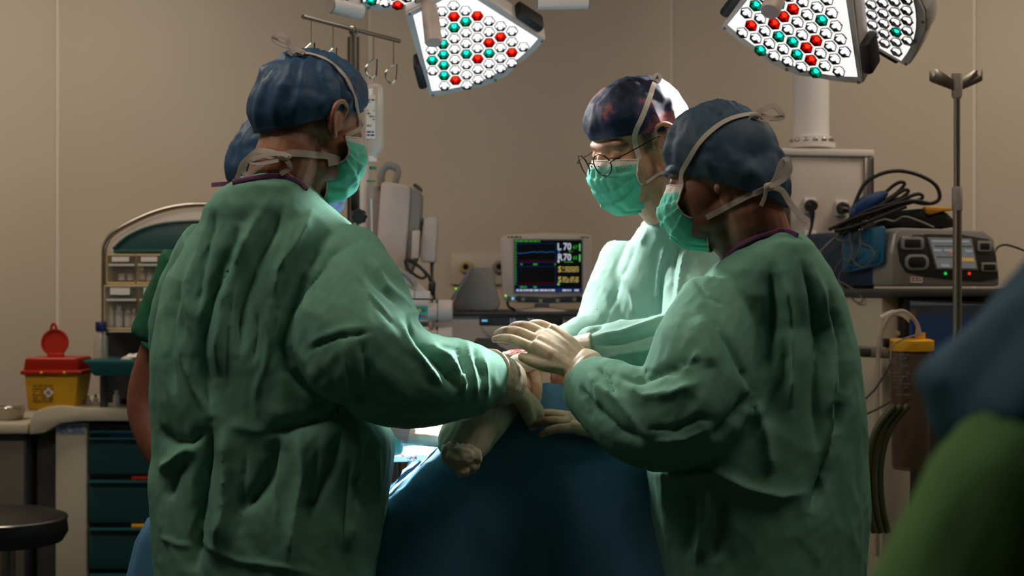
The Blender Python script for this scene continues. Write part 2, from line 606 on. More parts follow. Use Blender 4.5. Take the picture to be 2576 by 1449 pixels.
# dimmed ceiling panels behind and beside the operating table: the general light of the room
def ceiling_panel(x, y, sx, sy, label, power, col):
    t = thing('ceiling_light', label, 'light', (x, y, ZC), 'dimmed ceiling panels')
    g = G()
    for (cx, cy, a, b) in ((x - sx / 2, y, 0.03, sy + 0.03), (x + sx / 2, y, 0.03, sy + 0.03), (x, y - sy / 2, sx, 0.03), (x, y + sy / 2, sx, 0.03)):
        g.box((cx, cy, ZC - 0.012), (a, b, 0.02), 0.003)
    g.build('frame', WHITEP, t)
    G().box((x, y, ZC - 0.006), (sx, sy, 0.008)).build('diffuser', glow('panel_glow_%d' % len(MAT), (255, 226, 196), 0.6), t, smooth=False)
    ld = bpy.data.lights.new('panel_light', 'AREA')
    ld.shape = 'RECTANGLE'; ld.size = sx * 0.95; ld.size_y = sy * 0.95; ld.energy = power; ld.color = col
    lo = bpy.data.objects.new('panel_light', ld); COL.objects.link(lo)
    lo.parent = t
    lo.location = (0, 0, -0.03)
WARM = (1.0, 0.87, 0.72)
ceiling_panel(-1.2, 2.15, 1.2, 0.6, 'dimmed ceiling panel on the left above the photographer side', CEILING_POWER * 1.0, WARM)
ceiling_panel(1.15, 2.15, 1.2, 0.6, 'dimmed ceiling panel on the right above the photographer side', CEILING_POWER * 0.62, WARM)
ceiling_panel(-2.0, 3.9, 1.2, 0.6, 'dimmed ceiling panel above the drug cart side of the room', CEILING_POWER * 1.0, WARM)
ceiling_panel(2.1, 3.9, 1.2, 0.6, 'dimmed ceiling panel above the equipment pendant side', CEILING_POWER * 0.95, WARM)

# ================================================================== SURGICAL LAMPS
LED_W = glow('white_led', (255, 250, 248), 4.0)
LED_R = glow('red_led', (255, 40, 16), 2.2)
LED_T = glow('teal_led', (20, 225, 190), 2.0)
CUP = mat('lens_cup', (150, 152, 154), 0.12, metal=1.0)
CUP_R = mat('red_lens_cup', (150, 26, 14), 0.15, metal=0.8)
CUP_T = mat('teal_lens_cup', (10, 120, 104), 0.15, metal=0.8)
DIFF = mat('lamp_diffuser', (240, 240, 238), 0.4, emit=(255, 250, 246), estr=1.0)
DIFF.cycles.emission_sampling = 'AUTO'
LAMPP = mat('lamp_housing', (240, 234, 230), 0.3)

W2, W1, LL = 0.36, 0.155, 0.27

def lens_mesh(name, cup, led):
    """hexagonal reflector cup with a bright emitter dome; local: +Z looks out of the lamp"""
    g = G()
    R = 0.0165
    hexr = lambda r, z: [(r * math.cos(math.pi / 6 + k * math.pi / 3), r * math.sin(math.pi / 6 + k * math.pi / 3), z) for k in range(6)]
    V = hexr(R, 0.002) + hexr(R * 0.97, 0.005) + hexr(R * 0.86, 0.004) + hexr(R * 0.46, -0.009)
    F = []
    for a in (0, 6, 12):
        for k in range(6):
            F.append((a + k, a + (k + 1) % 6, a + 6 + (k + 1) % 6, a + 6 + k))
    F.append((18, 19, 20, 21, 22, 23))
    g.add(V, F)
    g.slot(1)
    n = len(g.V)
    V = []; F = []
    m = 8
    rings = ((0.0068, -0.0079), (0.0062, -0.003), (0.0042, 0.000))
    for r, z in rings:
        V += [(r * math.cos(2 * math.pi * k / m), r * math.sin(2 * math.pi * k / m) , z) for k in range(m)]
    V.append((0, 0, 0.0012))
    for a in (0, m):
        for k in range(m):
            F.append((a + k, a + (k + 1) % m, a + m + (k + 1) % m, a + m + k))
    for k in range(m):
        F.append((2 * m + k, 2 * m + (k + 1) % m, 3 * m))
    g.add(V, F)
    me = bpy.data.meshes.new(name)
    me.from_pydata(g.V, [], g.F)
    me.materials.append(cup); me.materials.append(led)
    me.polygons.foreach_set('material_index', np.array(g.M, dtype=np.int32))
    me.update()
    return me
LENS = {'w': lens_mesh('lens', CUP, LED_W), 'r': lens_mesh('lens', CUP_R, LED_R), 't': lens_mesh('lens', CUP_T, LED_T)}

def petal(parent, mo, u, v, marks, seed):
    """one lamp petal. mo = middle of outer edge; u along the outer edge; v outwards (radial)"""
    u = Vector(u).normalized(); v = Vector(v); v = (v - u * v.dot(u)).normalized()
    n = u.cross(v).normalized()
    if n.y > 0: n = -n          # lens side
    mo = Vector(mo)
    at = lambda a, b, h=0.0: mo + u * a + v * b + n * h
    hw = lambda b: (W2 / 2) + (W2 - W1) / 2 * (b / LL) if b < 0 else W2 / 2
    def outline(inset):
        pts = [(-W1 / 2 - 0.012 + inset, -LL + inset), (W1 / 2 + 0.012 - inset, -LL + inset)]
        k = 10
        for i in range(k + 1):
            t = i / k
            a = (W2 / 2 - inset) * (1 - 2 * t)
            b = 0.042 * (1 - (1 - 2 * t) ** 2) - inset
            # a flat lug in the middle of the rim
            if abs(t - 0.5) < 0.16 and inset < 0.01: b += 0.008
            pts.append((a, b))
        return pts
    ho = [at(a, b, 0) for a, b in outline(0)]
    hs = G().prism([p - n * 0.0 for p in ho], -n * 0.055, 0.007, 2)
    housing = hs.build('petal', LAMPP, parent)
    # raised rim round the lens field
    g = G()
    o1 = outline(0.004); o2 = outline(0.017)
    V = [at(a, b, 0.001) for a, b in o1] + [at(a, b, 0.005) for a, b in o1] + [at(a, b, 0.005) for a, b in o2] + [at(a, b, 0.0005) for a, b in o2]
    m = len(o1); F = []
    for a in (0, m, 2 * m):
        for k in range(m):
            F.append((a + k, a + (k + 1) % m, a + m + (k + 1) % m, a + m + k))
    g.add(V, F); g.build('rim', LAMPP, housing)
    ins = [at(a, b, 0.0015) for a, b in outline(0.016)]
    G().prism(ins, n * 0.002).build('diffuser', DIFF, housing, smooth=False)
    # lenses in a honeycomb
    rnd = random.Random(seed)
    pu = 0.0345; pv = pu * 0.866
    B = Matrix((u, v, n)).transposed()
    if B.determinant() < 0:
        B = Matrix((-u, v, n)).transposed()
    row = 0; b = -0.022 + 0.03
    cells = []
    while b > -LL + 0.028:
        half = W2 / 2 - 0.026
        lim = (hw(b) if b < 0 else W2 / 2) - 0.027
        if b > 0: lim = math.sqrt(max(0, 1 - (b + 0.02) / 0.045)) * (W2 / 2) - 0.02
        k = int((2 * lim) / pu)
        off = 0.5 if (row % 2) else 0.0
        for i in range(-7, 8):
            a = (i + off) * pu
            if abs(a) <= lim + 0.002:
                cells.append((row, i, a, b))
        row += 1; b -= pv
    for (rw, i, a, b) in cells:
        kind = 'w'
        q = rnd.random()
        if (rw, i) in marks: kind = marks[(rw, i)]
        elif q < 0.13: kind = 'r'
        elif q < 0.27: kind = 't'
        o = bpy.data.objects.new('lens', LENS[kind])
        COL.objects.link(o)
        o.parent = housing
        w_ = at(a, b, 0.0135)
        M = Matrix.Translation(w_ - org(housing)) @ B.to_4x4()
        o.matrix_local = M
    # screws
    for (a, b) in ((-W1 / 2, -LL + 0.008), (W1 / 2, -LL + 0.008), (-W2 / 2 + 0.012, -0.004), (W2 / 2 - 0.012, -0.004), (0.0, 0.042)):
        G().lathe([(0.0045, 0), (0.0045, 0.0015), (0.0025, 0.0015), (0.002, 0.0006)], at(a, b, 0.005 if abs(a) < 0.2 else 0.004), n, 12).build('screw', GREYP, housing)
    # black corner bumpers on both long sides
    for s in (-1, 1):
        dirv = (v * LL + u * (s * (W2 - W1) / 2)).normalized()
        outw = (u * s - v * ((W2 - W1) / 2 / LL)).normalized()
        c = at(s * (W2 / 2 - 0.028), -0.075, -0.028) + outw * 0.012
        Rm = Matrix((dirv, outw, n)).transposed()
        G().box(c + dirv * 0.012, (0.085, 0.024, 0.056), 0.008, Rm).build('bumper', RUBBER, housing)
    return housing, mo, u, v, n

def theatre_light(t, pos, target, power, size, name, spread=32):
    ld = bpy.data.lights.new(name, 'SPOT')
    ld.energy = power; ld.spot_size = math.radians(spread); ld.spot_blend = 0.35; ld.shadow_soft_size = size
    ld.color = (1.0, 0.985, 0.97)
    lo = bpy.data.objects.new(name, ld); COL.objects.link(lo)
    lo.parent = t
    d = Vector(target) - Vector(pos)
    lo.matrix_local = Matrix.Translation(Vector(pos) - org(t)) @ d.to_track_quat('-Z', 'Y').to_matrix().to_4x4()

def arm_to_ceiling(t, hub, back):
    """joint, arm and drop tube that carry the lamp head from the ceiling"""
    j = hub - back * 0.16
    G().tube([hub - back * 0.05, j], 0.035, 16).build('joint', LAMPP, t)
    e = Vector((j.x, j.y + 0.25, 2.55))
    G().tube([j, j + Vector((0, 0.03, 0.12)), Vector((e.x, e.y, e.z - 0.1)), e], [0.03, 0.032, 0.032, 0.035], 14, smoothn=6).build('spring_arm', LAMPP, t)
    G().tube([e - Vector((0, 0, 0.05)), Vector((e.x, e.y, ZC))], 0.045, 18).build('drop_tube', LAMPP, t)
    G().lathe([(0.12, 0), (0.12, 0.03), (0.06, 0.08)], (e.x, e.y, ZC), (0, 0, -1), 24).build('ceiling_rose', LAMPP, t)

def grip(t, a, b, up, r=0.017):
    """tubular white grab handle with bent ends"""
    a, b, up = Vector(a), Vector(b), Vector(up)
    d = (b - a).normalized()
    G().tube([a, b], r, 18).build('grab_handle', LAMPP, t)
    for q, s in ((a, 1), (b, -1)):
        G().tube([q + d * s * r, q + d * s * r * 1.3 + up * 0.09], r * 0.75, 12).build('handle_bracket', LAMPP, t)
        G().disc(q - d * s * 0.0015, r * 0.92, d * -s, 18, 0.0015).build('end_cap', GREYP, t)
    G().tube([a + d * r * 1.3 + up * 0.088, b - d * r * 1.3 + up * 0.088], r * 0.7, 12).build('handle_yoke', LAMPP, t)

# lamp over the table, nearest the drip stand
YA = 3.78
hubA = P(1040, -75, YA - 0.12)
lampA = thing('surgical_lamp', 'surgical lamp whose petal hangs beside the drip bottle, handle hanging down in front', 'lamp', (hubA.x, hubA.y + 0.1, ZC))
uA = Vector((.877, -.327, .379)); vA = Vector((.491, .66, -.567))
moA = P(1226, 172, YA)
hA = petal(lampA, moA, uA, vA, {}, 5)
nA = hA[4]
# neighbouring petal, only its rim shows
u2 = Vector((0.80, 0.42, -0.42)); v2 = Vector((-0.42, 0.05, -0.75))
petal(lampA, P(935, -14, YA - 0.16) + Vector((0.0, 0, 0.0)), Vector((0.93, 0.25, -0.10)), Vector((-0.15, 0.62, -0.45)), {}, 9)
G().lathe([(0.02, 0.0), (0.075, 0.0), (0.085, 0.02), (0.085, 0.07), (0.06, 0.1), (0.02, 0.1)], hubA, -nA, 32).build('hub', LAMPP, lampA)
# the wedge of housing that joins hub and petal
q = [P(935, -60, YA - 0.05), P(1030, -70, YA - 0.05), P(1150, -20, YA), P(1120, 10, YA - 0.01), P(1034, 40, YA - 0.02), P(992, 10, YA - 0.05)]
G().prism(q, -nA * 0.06, 0.006).build('petal_arm', LAMPP, lampA)
G().prism([P(1028, 38, YA - 0.045), P(1062, 28, YA - 0.045), P(1062, 40, YA - 0.045), P(1032, 52, YA - 0.045)], -nA * 0.05, 0.004).build('hinge_cover', RUBBER, lampA)
ha0 = P(1076, -18, YA - 0.14); ha1 = P(1091, 108, YA - 0.2)
G().lathe([(0.03, 0), (0.033, 0.012), (0.033, 0.03), (0.021, 0.034), (0.0215, 0.06), (0.0225, (ha1 - ha0).length - 0.004), (0.0205, (ha1 - ha0).length)], ha0, ha1 - ha0, 28).build('handle', mat('frosted_handle', (206, 186, 176), 0.45, var=0.1, vscale=25, sss=0.2), lampA)
grip(lampA, P(832, 14, 3.55), P(906, 30, 3.62), (0.1, 0.1, 1), 0.020)
grip(lampA, P(1350, 6, 3.45), P(1478, 4, 3.47), (0, 0.1, 1), 0.018)
for q in ([P(1414, -88, 3.47), P(1300, -150, 3.55), P(1150, -120, 3.62), hubA - nA * 0.05], [P(868, -75, 3.60), P(930, -110, 3.62), P(1000, -110, 3.64), hubA - nA * 0.05]):
    G().tube(q, 0.014, 12, smoothn=5).build('handle_arm', LAMPP, lampA)
arm_to_ceiling(lampA, hubA, nA)
FIELD = P(1290, 930, 3.0)
theatre_light(lampA, moA - vA.normalized() * 0.12 + nA * 0.06, P(1150, 1060, 3.14), THEATRE_POWER * 3.4, 0.12, 'lamp_light', 28)
# the neighbouring petal of the same lamp spills on the table and the surgeon opposite
theatre_light(lampA, P(900, -20, YA - 0.30) + Vector((0, 0, -0.05)), P(1640, 760, 3.05), THEATRE_POWER * 0.33, 0.15, 'lamp_light', 46)

# lamp behind the surgeons on the right
YB = 3.29
hubB = P(2010, -185, YB - 0.05)
lampB = thing('surgical_lamp', 'surgical lamp with two petals above the equipment pendant, tilted to the left', 'lamp', (hubB.x, hubB.y + 0.1, ZC))
uB = Vector((.87, -.29, -.42)); vB = Vector((-.04, .79, -.61))
moB = P(1990, 138, YB)
hB = petal(lampB, moB, uB, vB, {}, 21)
u3 = Vector((-.242, -.8, .523)); v3 = Vector((.75, -.5, -.34))
petal(lampB, P(2282, 38, YB), u3, v3, {}, 33)
nB = hB[4]
G().lathe([(0.02, 0.0), (0.075, 0.0), (0.085, 0.02), (0.085, 0.07), (0.06, 0.1), (0.02, 0.1)], hubB, -nB, 32).build('hub', LAMPP, lampB)
hb0 = P(1990, -95, YB - 0.12); hb1 = P(1936, 30, YB - 0.2)
G().lathe([(0.03, 0), (0.033, 0.012), (0.033, 0.03), (0.021, 0.034), (0.0215, 0.06), (0.022, (hb1 - hb0).length - 0.004), (0.020, (hb1 - hb0).length)], hb0, hb1 - hb0, 28).build('handle', MAT['frosted_handle'], lampB)
arm_to_ceiling(lampB, hubB, nB)
theatre_light(lampB, moB - vB.normalized() * 0.1 + nB * 0.06, P(1652, 325, 2.98), THEATRE_POWER * 2.4, 0.10, 'lamp_light', 20)
# ================================================================== PEOPLE
def skin(name, rgb, hair=(26, 20, 17), sss=0.12):
    m = bpy.data.materials.new(name); m.use_nodes = True
    nt = m.node_tree; nd = nt.nodes; lk = nt.links
    b = nd['Principled BSDF']
    b.inputs['Roughness'].default_value = 0.5
    b.inputs['Subsurface Weight'].default_value = sss
    b.inputs['Subsurface Radius'].default_value = (0.02, 0.006, 0.003)
    b.inputs['Subsurface Scale'].default_value = 0.6
    tc = nd.new('ShaderNodeTexCoord')
    n = nd.new('ShaderNodeTexNoise'); n.inputs['Scale'].default_value = 45; n.inputs['Detail'].default_value = 5
    lk.new(tc.outputs['Object'], n.inputs['Vector'])
    r = nd.new('ShaderNodeValToRGB'); c = lin(rgb)
    r.color_ramp.elements[0].position = 0.3; r.color_ramp.elements[0].color = (c[0] * 0.86, c[1] * 0.78, c[2] * 0.74, 1)
    r.color_ramp.elements[1].position = 0.7; r.color_ramp.elements[1].color = (min(1, c[0] * 1.1), c[1] * 1.1, c[2] * 1.1, 1)
    lk.new(n.outputs['Fac'], r.inputs['Fac'])
    at = nd.new('ShaderNodeAttribute'); at.attribute_name = 'hair'
    n2 = nd.new('ShaderNodeTexNoise'); n2.inputs['Scale'].default_value = 900; n2.inputs['Detail'].default_value = 2
    lk.new(tc.outputs['Object'], n2.inputs['Vector'])
    ml = nd.new('ShaderNodeMath'); ml.operation = 'MULTIPLY_ADD'; ml.inputs[1].default_value = 1.0
    ad = nd.new('ShaderNodeMath'); ad.operation = 'SUBTRACT'; ad.inputs[1].default_value = 0.5
    lk.new(n2.outputs['Fac'], ad.inputs[0])
    mm = nd.new('ShaderNodeMath'); mm.operation = 'MULTIPLY'; mm.inputs[1].default_value = 0.6
    lk.new(ad.outputs[0], mm.inputs[0])
    mh = nd.new('ShaderNodeMath'); mh.operation = 'MULTIPLY'
    lk.new(at.outputs['Fac'], mh.inputs[0])
    one = nd.new('ShaderNodeMath'); one.operation = 'ADD'; one.inputs[1].default_value = 1.0
    lk.new(mm.outputs[0], one.inputs[0]); lk.new(one.outputs[0], mh.inputs[1]); mh.use_clamp = True
    mx = nd.new('ShaderNodeMix'); mx.data_type = 'RGBA'
    lk.new(mh.outputs[0], mx.inputs[0]); lk.new(r.outputs['Color'], mx.inputs[6]); mx.inputs[7].default_value = lin(hair)
    lk.new(mx.outputs[2], b.inputs['Base Color'])
    bp = nd.new('ShaderNodeBump'); bp.inputs['Strength'].default_value = 0.25; bp.inputs['Distance'].default_value = 0.001
    n3 = nd.new('ShaderNodeTexNoise'); n3.inputs['Scale'].default_value = 260
    lk.new(tc.outputs['Object'], n3.inputs['Vector']); lk.new(n3.outputs['Fac'], bp.inputs['Height']); lk.new(bp.outputs['Normal'], b.inputs['Normal'])
    return m

GOWN = cloth('gown_cloth', (110, 162, 142), 0.05, 1.0, 0.18)
GOWN_B = cloth('splashed_gown_cloth', (150, 190, 178), 0.06, 0.9, 0.2, spots=((70, 44, 34), 75), spot_size=0.68)
BIND = mat('purple_binding', (110, 62, 104), 0.8)
CAPB = cloth('blue_cap_nonwoven', (64, 98, 132), 0.12, 0.6, 0.2, 0.42, see=0.22)
CAPB2 = cloth('grey_blue_cap_nonwoven', (72, 96, 118), 0.12, 0.6, 0.2, 0.5, see=0.25)
MASKM = cloth('mask_nonwoven', (120, 222, 200), 0.06, 0.3, 0.3)
MASKB = cloth('pale_blue_mask', (150, 170, 205), 0.06, 0.3, 0.3)
MASKW = cloth('white_mask_edge', (225, 215, 205), 0.04, 0.1, 0.3)
TIE = cloth('white_tie_tape', (205, 196, 186), 0.05, 0.15, 0.3, see=0.12)
GLOVE = mat('latex_glove', (196, 184, 158), 0.42, var=0.06, vscale=18, bump=0.25, bscale=45, sss=0.15)
GLOVEB = skin('marked_glove_latex', (200, 186, 160), hair=(122, 58, 44), sss=0.1)
SCRUB = cloth('green_scrub_cloth', (28, 92, 66), 0.06, 0.3, 0.1)
SKIN_L = skin('tan_skin', (150, 102, 78))
SKIN_M = skin('fair_skin', (205, 158, 132), hair=(52, 40, 34))
SKIN_R = skin('brown_skin', (142, 96, 74))
SKIN_B = skin('arm_skin', (124, 78, 58))
SHOE = mat('white_clog', (200, 198, 192), 0.5)
TROUS = SCRUB

def head_matrix(o, yaw, pitch, roll=0.0, s=1.0):
    return (Matrix.Translation(o) @ Matrix.Rotation(math.radians(yaw), 4, 'Z') @ Matrix.Rotation(math.radians(pitch), 4, 'Y')
            @ Matrix.Rotation(math.radians(roll), 4, 'X') @ Matrix.Scale(s, 4))

def tf(M, pts):
    A = np.array(M)
    p = np.asarray(pts, dtype=float).reshape(-1, 3)
    return p @ A[:3, :3].T + A[:3, 3]

def inv(M, pts):
    return tf(M.inverted(), pts)

def head_shapes(M, ear=1.0):
    g = G()
    def ell(c, r, tilt=0):
        V, F = sphere_vf(28, 20)
        V = V * np.array(r)
        if tilt:
            V = V @ np.array(Matrix.Rotation(math.radians(tilt), 3, 'Y')).T
        g.add(tf(M, V + np.array(c)).tolist(), F)
    def tb(pts, r, n=12):
        g2 = G().tube(pts, r, n, smoothn=4)
        g.add(tf(M, [tuple(p) for p in g2.V]).tolist(), g2.F)
    ell((-0.012, 0, 0.035), (0.100, 0.077, 0.090))
    ell((-0.045, 0, 0.0), (0.066, 0.064, 0.070))
    ell((0.040, 0, -0.020), (0.056, 0.063, 0.085))
    ell((0.052, 0, -0.075), (0.044, 0.046, 0.040))
    ell((0.030, 0.030, -0.065), (0.050, 0.024, 0.032)); ell((0.030, -0.030, -0.065), (0.050, 0.024, 0.032))
    ell((0.080, 0, -0.098), (0.020, 0.026, 0.020))
    ell((0.068, 0, 0.027), (0.026, 0.053, 0.016))                       # brow
    ell((0.064, 0.036, -0.024), (0.030, 0.026, 0.026)); ell((0.064, -0.036, -0.024), (0.030, 0.026, 0.026))
    tb([(0.090, 0, 0.012), (0.104, 0, -0.014), (0.112, 0, -0.034)], [0.008, 0.010, 0.012])
    ell((0.106, 0.012, -0.040), (0.011, 0.009, 0.008)); ell((0.106, -0.012, -0.040), (0.011, 0.009, 0.008))
    ell((0.093, 0, -0.064), (0.012, 0.024, 0.008)); ell((0.091, 0, -0.076), (0.012, 0.021, 0.008))   # lips
    ell((0.078, 0.032, 0.008), (0.014, 0.0145, 0.0125)); ell((0.078, -0.032, 0.008), (0.014, 0.0145, 0.0125))  # closed lids
    for s in (1, -1):                                                    # ears: rim, bowl, lobe
        if ear < 0.2:                                                    # tucked under the cap, only the lobe shows
            ell((-0.004, s * 0.074, -0.030), (0.007, 0.006, 0.010))
            continue
        b = lambda x, o, z: (x, s * (0.073 + o * ear), z)
        tb([b(0.008, 0.004, 0.012), b(0.006, 0.010, 0.030), b(-0.010, 0.018, 0.036), b(-0.026, 0.022, 0.024), b(-0.028, 0.021, 0.004),
            b(-0.016, 0.014, -0.018), b(-0.004, 0.006, -0.028)], [0.0045, 0.005, 0.005, 0.0052, 0.005, 0.006, 0.0075], 10)
        tb([b(-0.004, 0.0, 0.018), b(-0.014, 0.010, 0.012), b(-0.016, 0.011, -0.004), b(-0.006, 0.004, -0.012)], [0.006, 0.0045, 0.0045, 0.005], 8)
        ell((-0.010, s * 0.077, 0.002), (0.018, 0.007, 0.030))
        ell((0.006, s * 0.076, -0.004), (0.005, 0.006, 0.008))
    return g

def build_body(name, parent, M, neck, chest, material, arms=(), legs=None, hairf=None, extra=None, vox=0.0028, ear=1.0):
    """one body mesh: head, neck and shoulders as one skin, limbs running into them under the clothes"""
    g = head_shapes(M, ear)
    base = tf(M, [(-0.035, 0, -0.03), (-0.042, 0, -0.085)])
    nk = [Vector(base[0]), Vector(base[1]), Vector(neck)]
    g.tube(nk, [0.056, 0.058, 0.066], 20, smoothn=5)
    g.tube([Vector(base[0]), Vector(tf(M, [(0.02, 0, -0.08)])[0]), Vector(neck) + Vector((0, 0, -0.01))], [0.04, 0.04, 0.05], 16, smoothn=4)
    g.ball(neck + Vector((0, 0, -0.05)), (0.085, 0.07, 0.05))
    V, F = remesh(g, vox, 5, 0.5)
    L = inv(M, V)
    N = normals(V, F)
    for s in (1, -1):                                                    # eye hollows
        d = np.linalg.norm((L - np.array((0.090, s * 0.030, 0.010))) / np.array((1, 1.1, 0.8)), axis=1)
        V = V - N * (0.0045 * np.exp(-(d / 0.013) ** 2))[:, None]
    hair = np.zeros(len(V)) if hairf is None else hairf(L)
    # trunk and limbs (under the clothes)
    g2 = G()
    chest = Vector(chest)
    pel = Vector((chest.x, chest.y, 0.95))
    g2.tube([Vector(neck) + Vector((0, 0, -0.02)), chest, (chest + pel) / 2, pel], [0.08, 0.11, 0.10, 0.11], 20, smoothn=4)
    for a in arms:
        g2.tube(a[0], a[1], 14, smoothn=5)
    for s in (-1, 1):
        hp = pel + Vector((s * 0.09, 0, -0.03))
        g2.tube([hp, Vector((hp.x + s * 0.01, hp.y, 0.5)), Vector((hp.x + s * 0.01, hp.y + 0.01, 0.09))], [0.075, 0.052, 0.036], 14, smoothn=5)
    n = len(V)
    V = np.concatenate([V, np.array([tuple(v) for v in g2.V])])
    F = F + [tuple(i + n for i in f) for f in g2.F]
    hair = np.concatenate([hair, np.zeros(len(g2.V))])
    o = mesh_obj('body', V, F, material, parent, sharp=0)
    at = o.data.attributes.new('hair', 'FLOAT', 'POINT')
    at.data.foreach_set('value', hair.astype(np.float32))
    # trousers and shoes
    for s in (-1, 1):
        hp = pel + Vector((s * 0.09, 0, -0.0))
        G().tube([hp, Vector((hp.x + s * 0.01, hp.y, 0.5)), Vector((hp.x + s * 0.012, hp.y, 0.10))], [0.10, 0.085, 0.075], 16, smoothn=5).build('trouser_leg', TROUS, parent)
        f = Vector(tf(M, [(1, 0, 0)])[0] - tf(M, [(0, 0, 0)])[0]); f.z = 0; f.normalize()
        Rm = Matrix((f, Vector((-f.y, f.x, 0)), Vector((0, 0, 1)))).transposed()
        G().box(Vector((hp.x + s * 0.012, hp.y, 0.045)) + f * 0.06, (0.27, 0.10, 0.09), 0.035, Rm, 3).build('shoe', SHOE, parent)
    return o, bvh(V[:n], F[:0] + [f for f in F if max(f) < n]), V, F

def cap_mesh(M, zf, zb, rx, ry, top, cx=-0.012, bulge=0.06, back=0.0, wr=0.004, seed=0.0, nu=110, nv=46, twist=0.0, gather=0.9):
    V = []; F = []
    for j in range(nv + 1):
        t = j / nv
        for i in range(nu):
            a = 2 * math.pi * i / nu
            kb = (1 - math.cos(a)) / 2
            ze = zf + (zb - zf) * kb ** 1.2
            r = math.sin(min(t * 1.06, 1) * math.pi / 2) ** 0.86 * (1 + bulge * math.sin(math.pi * min(t * 1.05, 1)) )
            edge = 1 - (1 - gather) * max(0, (t - 0.86) / 0.14) ** 1.5
            bg = 1 + back * kb ** 3 * math.sin(math.pi * min(1, t * 1.02)) ** 1.0 * (0.5 + t)
            z = ze + (top - ze) * math.cos(t * math.pi / 2) ** 1.08
            V.append((cx + rx * math.cos(a) * r * edge * bg, ry * math.sin(a) * r * edge * (1 + 0.3 * (bg - 1)), z))
        if j:
            for i in range(nu):
                p = (j - 1) * nu + i; q = (j - 1) * nu + (i + 1) % nu
                F.append((p, p + nu, q + nu, q))
    V = np.array(V)
    N = normals(V, F)
    t = np.repeat(np.arange(nv + 1) / nv, nu)
    a = np.tile(np.arange(nu) / nu * 2 * math.pi, nv + 1)
    # gathers run up from the elastic edge; larger slack folds above
    q = np.stack([np.cos(a) * 5.5 + seed, np.sin(a) * 5.5, t * 1.3 + twist * a], 1)
    q2 = np.stack([V[:, 0] * 26 + seed * 3, V[:, 1] * 26, V[:, 2] * 16 + V[:, 0] * 10], 1)
    q3 = np.stack([V[:, 0] * 60 + V[:, 2] * 25 + seed, V[:, 1] * 45, V[:, 2] * 40], 1)
    wv = wr * (1.5 * pnoise(q) * np.clip(t * 2, 0, 1) + 1.6 * (ridge(q2) - 0.5) + 0.45 * ridge(q3))
    wv = wv * np.clip((1 - t) * 6, 0.25, 1)
    V = V + N * wv[:, None]
    for c_, r_ in (((-0.012, 0, 0.035), (0.106, 0.083, 0.096)), ((-0.045, 0, 0.0), (0.072, 0.070, 0.076)), ((0.068, 0, 0.027), (0.032, 0.059, 0.022))):
        d_ = V - np.array(c_)
        m_ = np.linalg.norm(d_ / np.array(r_), axis=1)
        k_ = m_ < 1
        V[k_] = np.array(c_) + d_[k_] / m_[k_, None]
    return tf(M, V), F

def thick(o, th=0.0012):
    m = o.modifiers.new('thickness', 'SOLIDIFY'); m.thickness = th; m.offset = 0
    return o

def mask_mesh(M, seed=0.0, phm=78, sz=1.0, ztop=0.004, drop=0.0, out=0.0):
    nu, nv = 64, 44
    zs = [ztop, -0.012, -0.036, -0.062, -0.09, -0.114, -0.128]
    aa = [0.106, 0.120, 0.132, 0.127, 0.118, 0.100, 0.058]
    bb = [0.073, 0.0755, 0.0765, 0.0755, 0.0705, 0.061, 0.042]
    k = np.linspace(0, 1, len(zs))
    V = []; F = []
    for j in range(nv + 1):
        t = j / nv
        z0 = np.interp(t, k, zs); A = np.interp(t, k, aa); B = np.interp(t, k, bb)
        for i in range(nu + 1):
            s = i / nu * 2 - 1
            ph = math.radians(phm * (1 - 0.10 * t)) * s
            # nose ridge at the top, cheeks lower down the face
            A2 = A + out
            x = 0.004 + (A2 - 0.004) * math.cos(ph) ** 0.8
            y = B * math.sin(ph)
            z = z0 - (0.016 * (1 - t) - 0.018 * t) * (1 - math.cos(ph)) * 1.6 - drop * t
            z = z + (-0.034 - z) * (0.56 if z < -0.034 else 0.12) * abs(s) ** 3
            V.append((x, y, z))
        if j:
            for i in range(nu):
                p = (j - 1) * (nu + 1) + i
                F.append((p, p + nu + 1, p + nu + 2, p + 1))
    V = np.array(V)
    N = normals(V, F)
    t = np.repeat(np.linspace(0, 1, nv + 1), nu + 1); s = np.tile(np.linspace(-1, 1, nu + 1), nv + 1)
    pl = 0
    for c in (0.26, 0.44, 0.62):                                          # pleats opening towards the middle
        pl = pl + np.where(t > c, np.exp(-(t - c) / 0.05), 0) * 0.0042 * (0.35 + 0.65 * np.cos(s * 1.4))
    puff = pnoise(np.stack([t * 3 + s * 3 + seed, s * 4, np.full_like(t, seed)], 1)) * 0.007 + pnoise(np.stack([t * 5 - s * 4 + seed, s * 9, np.full_like(t, seed + 7)], 1)) * 0.004
    puff *= np.clip((1 - np.abs(s)) * 4, 0, 1) * np.clip(t * 6, 0, 1)
    V = V + N * (pl + puff)[:, None] * (1 if (N[(nv // 2) * (nu + 1) + nu // 2, 0] > 0) else -1)
    midx = [1 if (i // nu) < 5 else 0 for i in range(len(F))]
    edge = lambda idx: [Vector(p) for p in tf(M, V[idx])]
    bord = {'top': edge([i for i in range(nu + 1)]), 'bottom': edge([nv * (nu + 1) + i for i in range(nu + 1)]),
            'left': edge([j * (nu + 1) + nu for j in range(nv + 1)]), 'right': edge([j * (nu + 1) for j in range(nv + 1)])}
    return tf(M, V), F, midx, bord

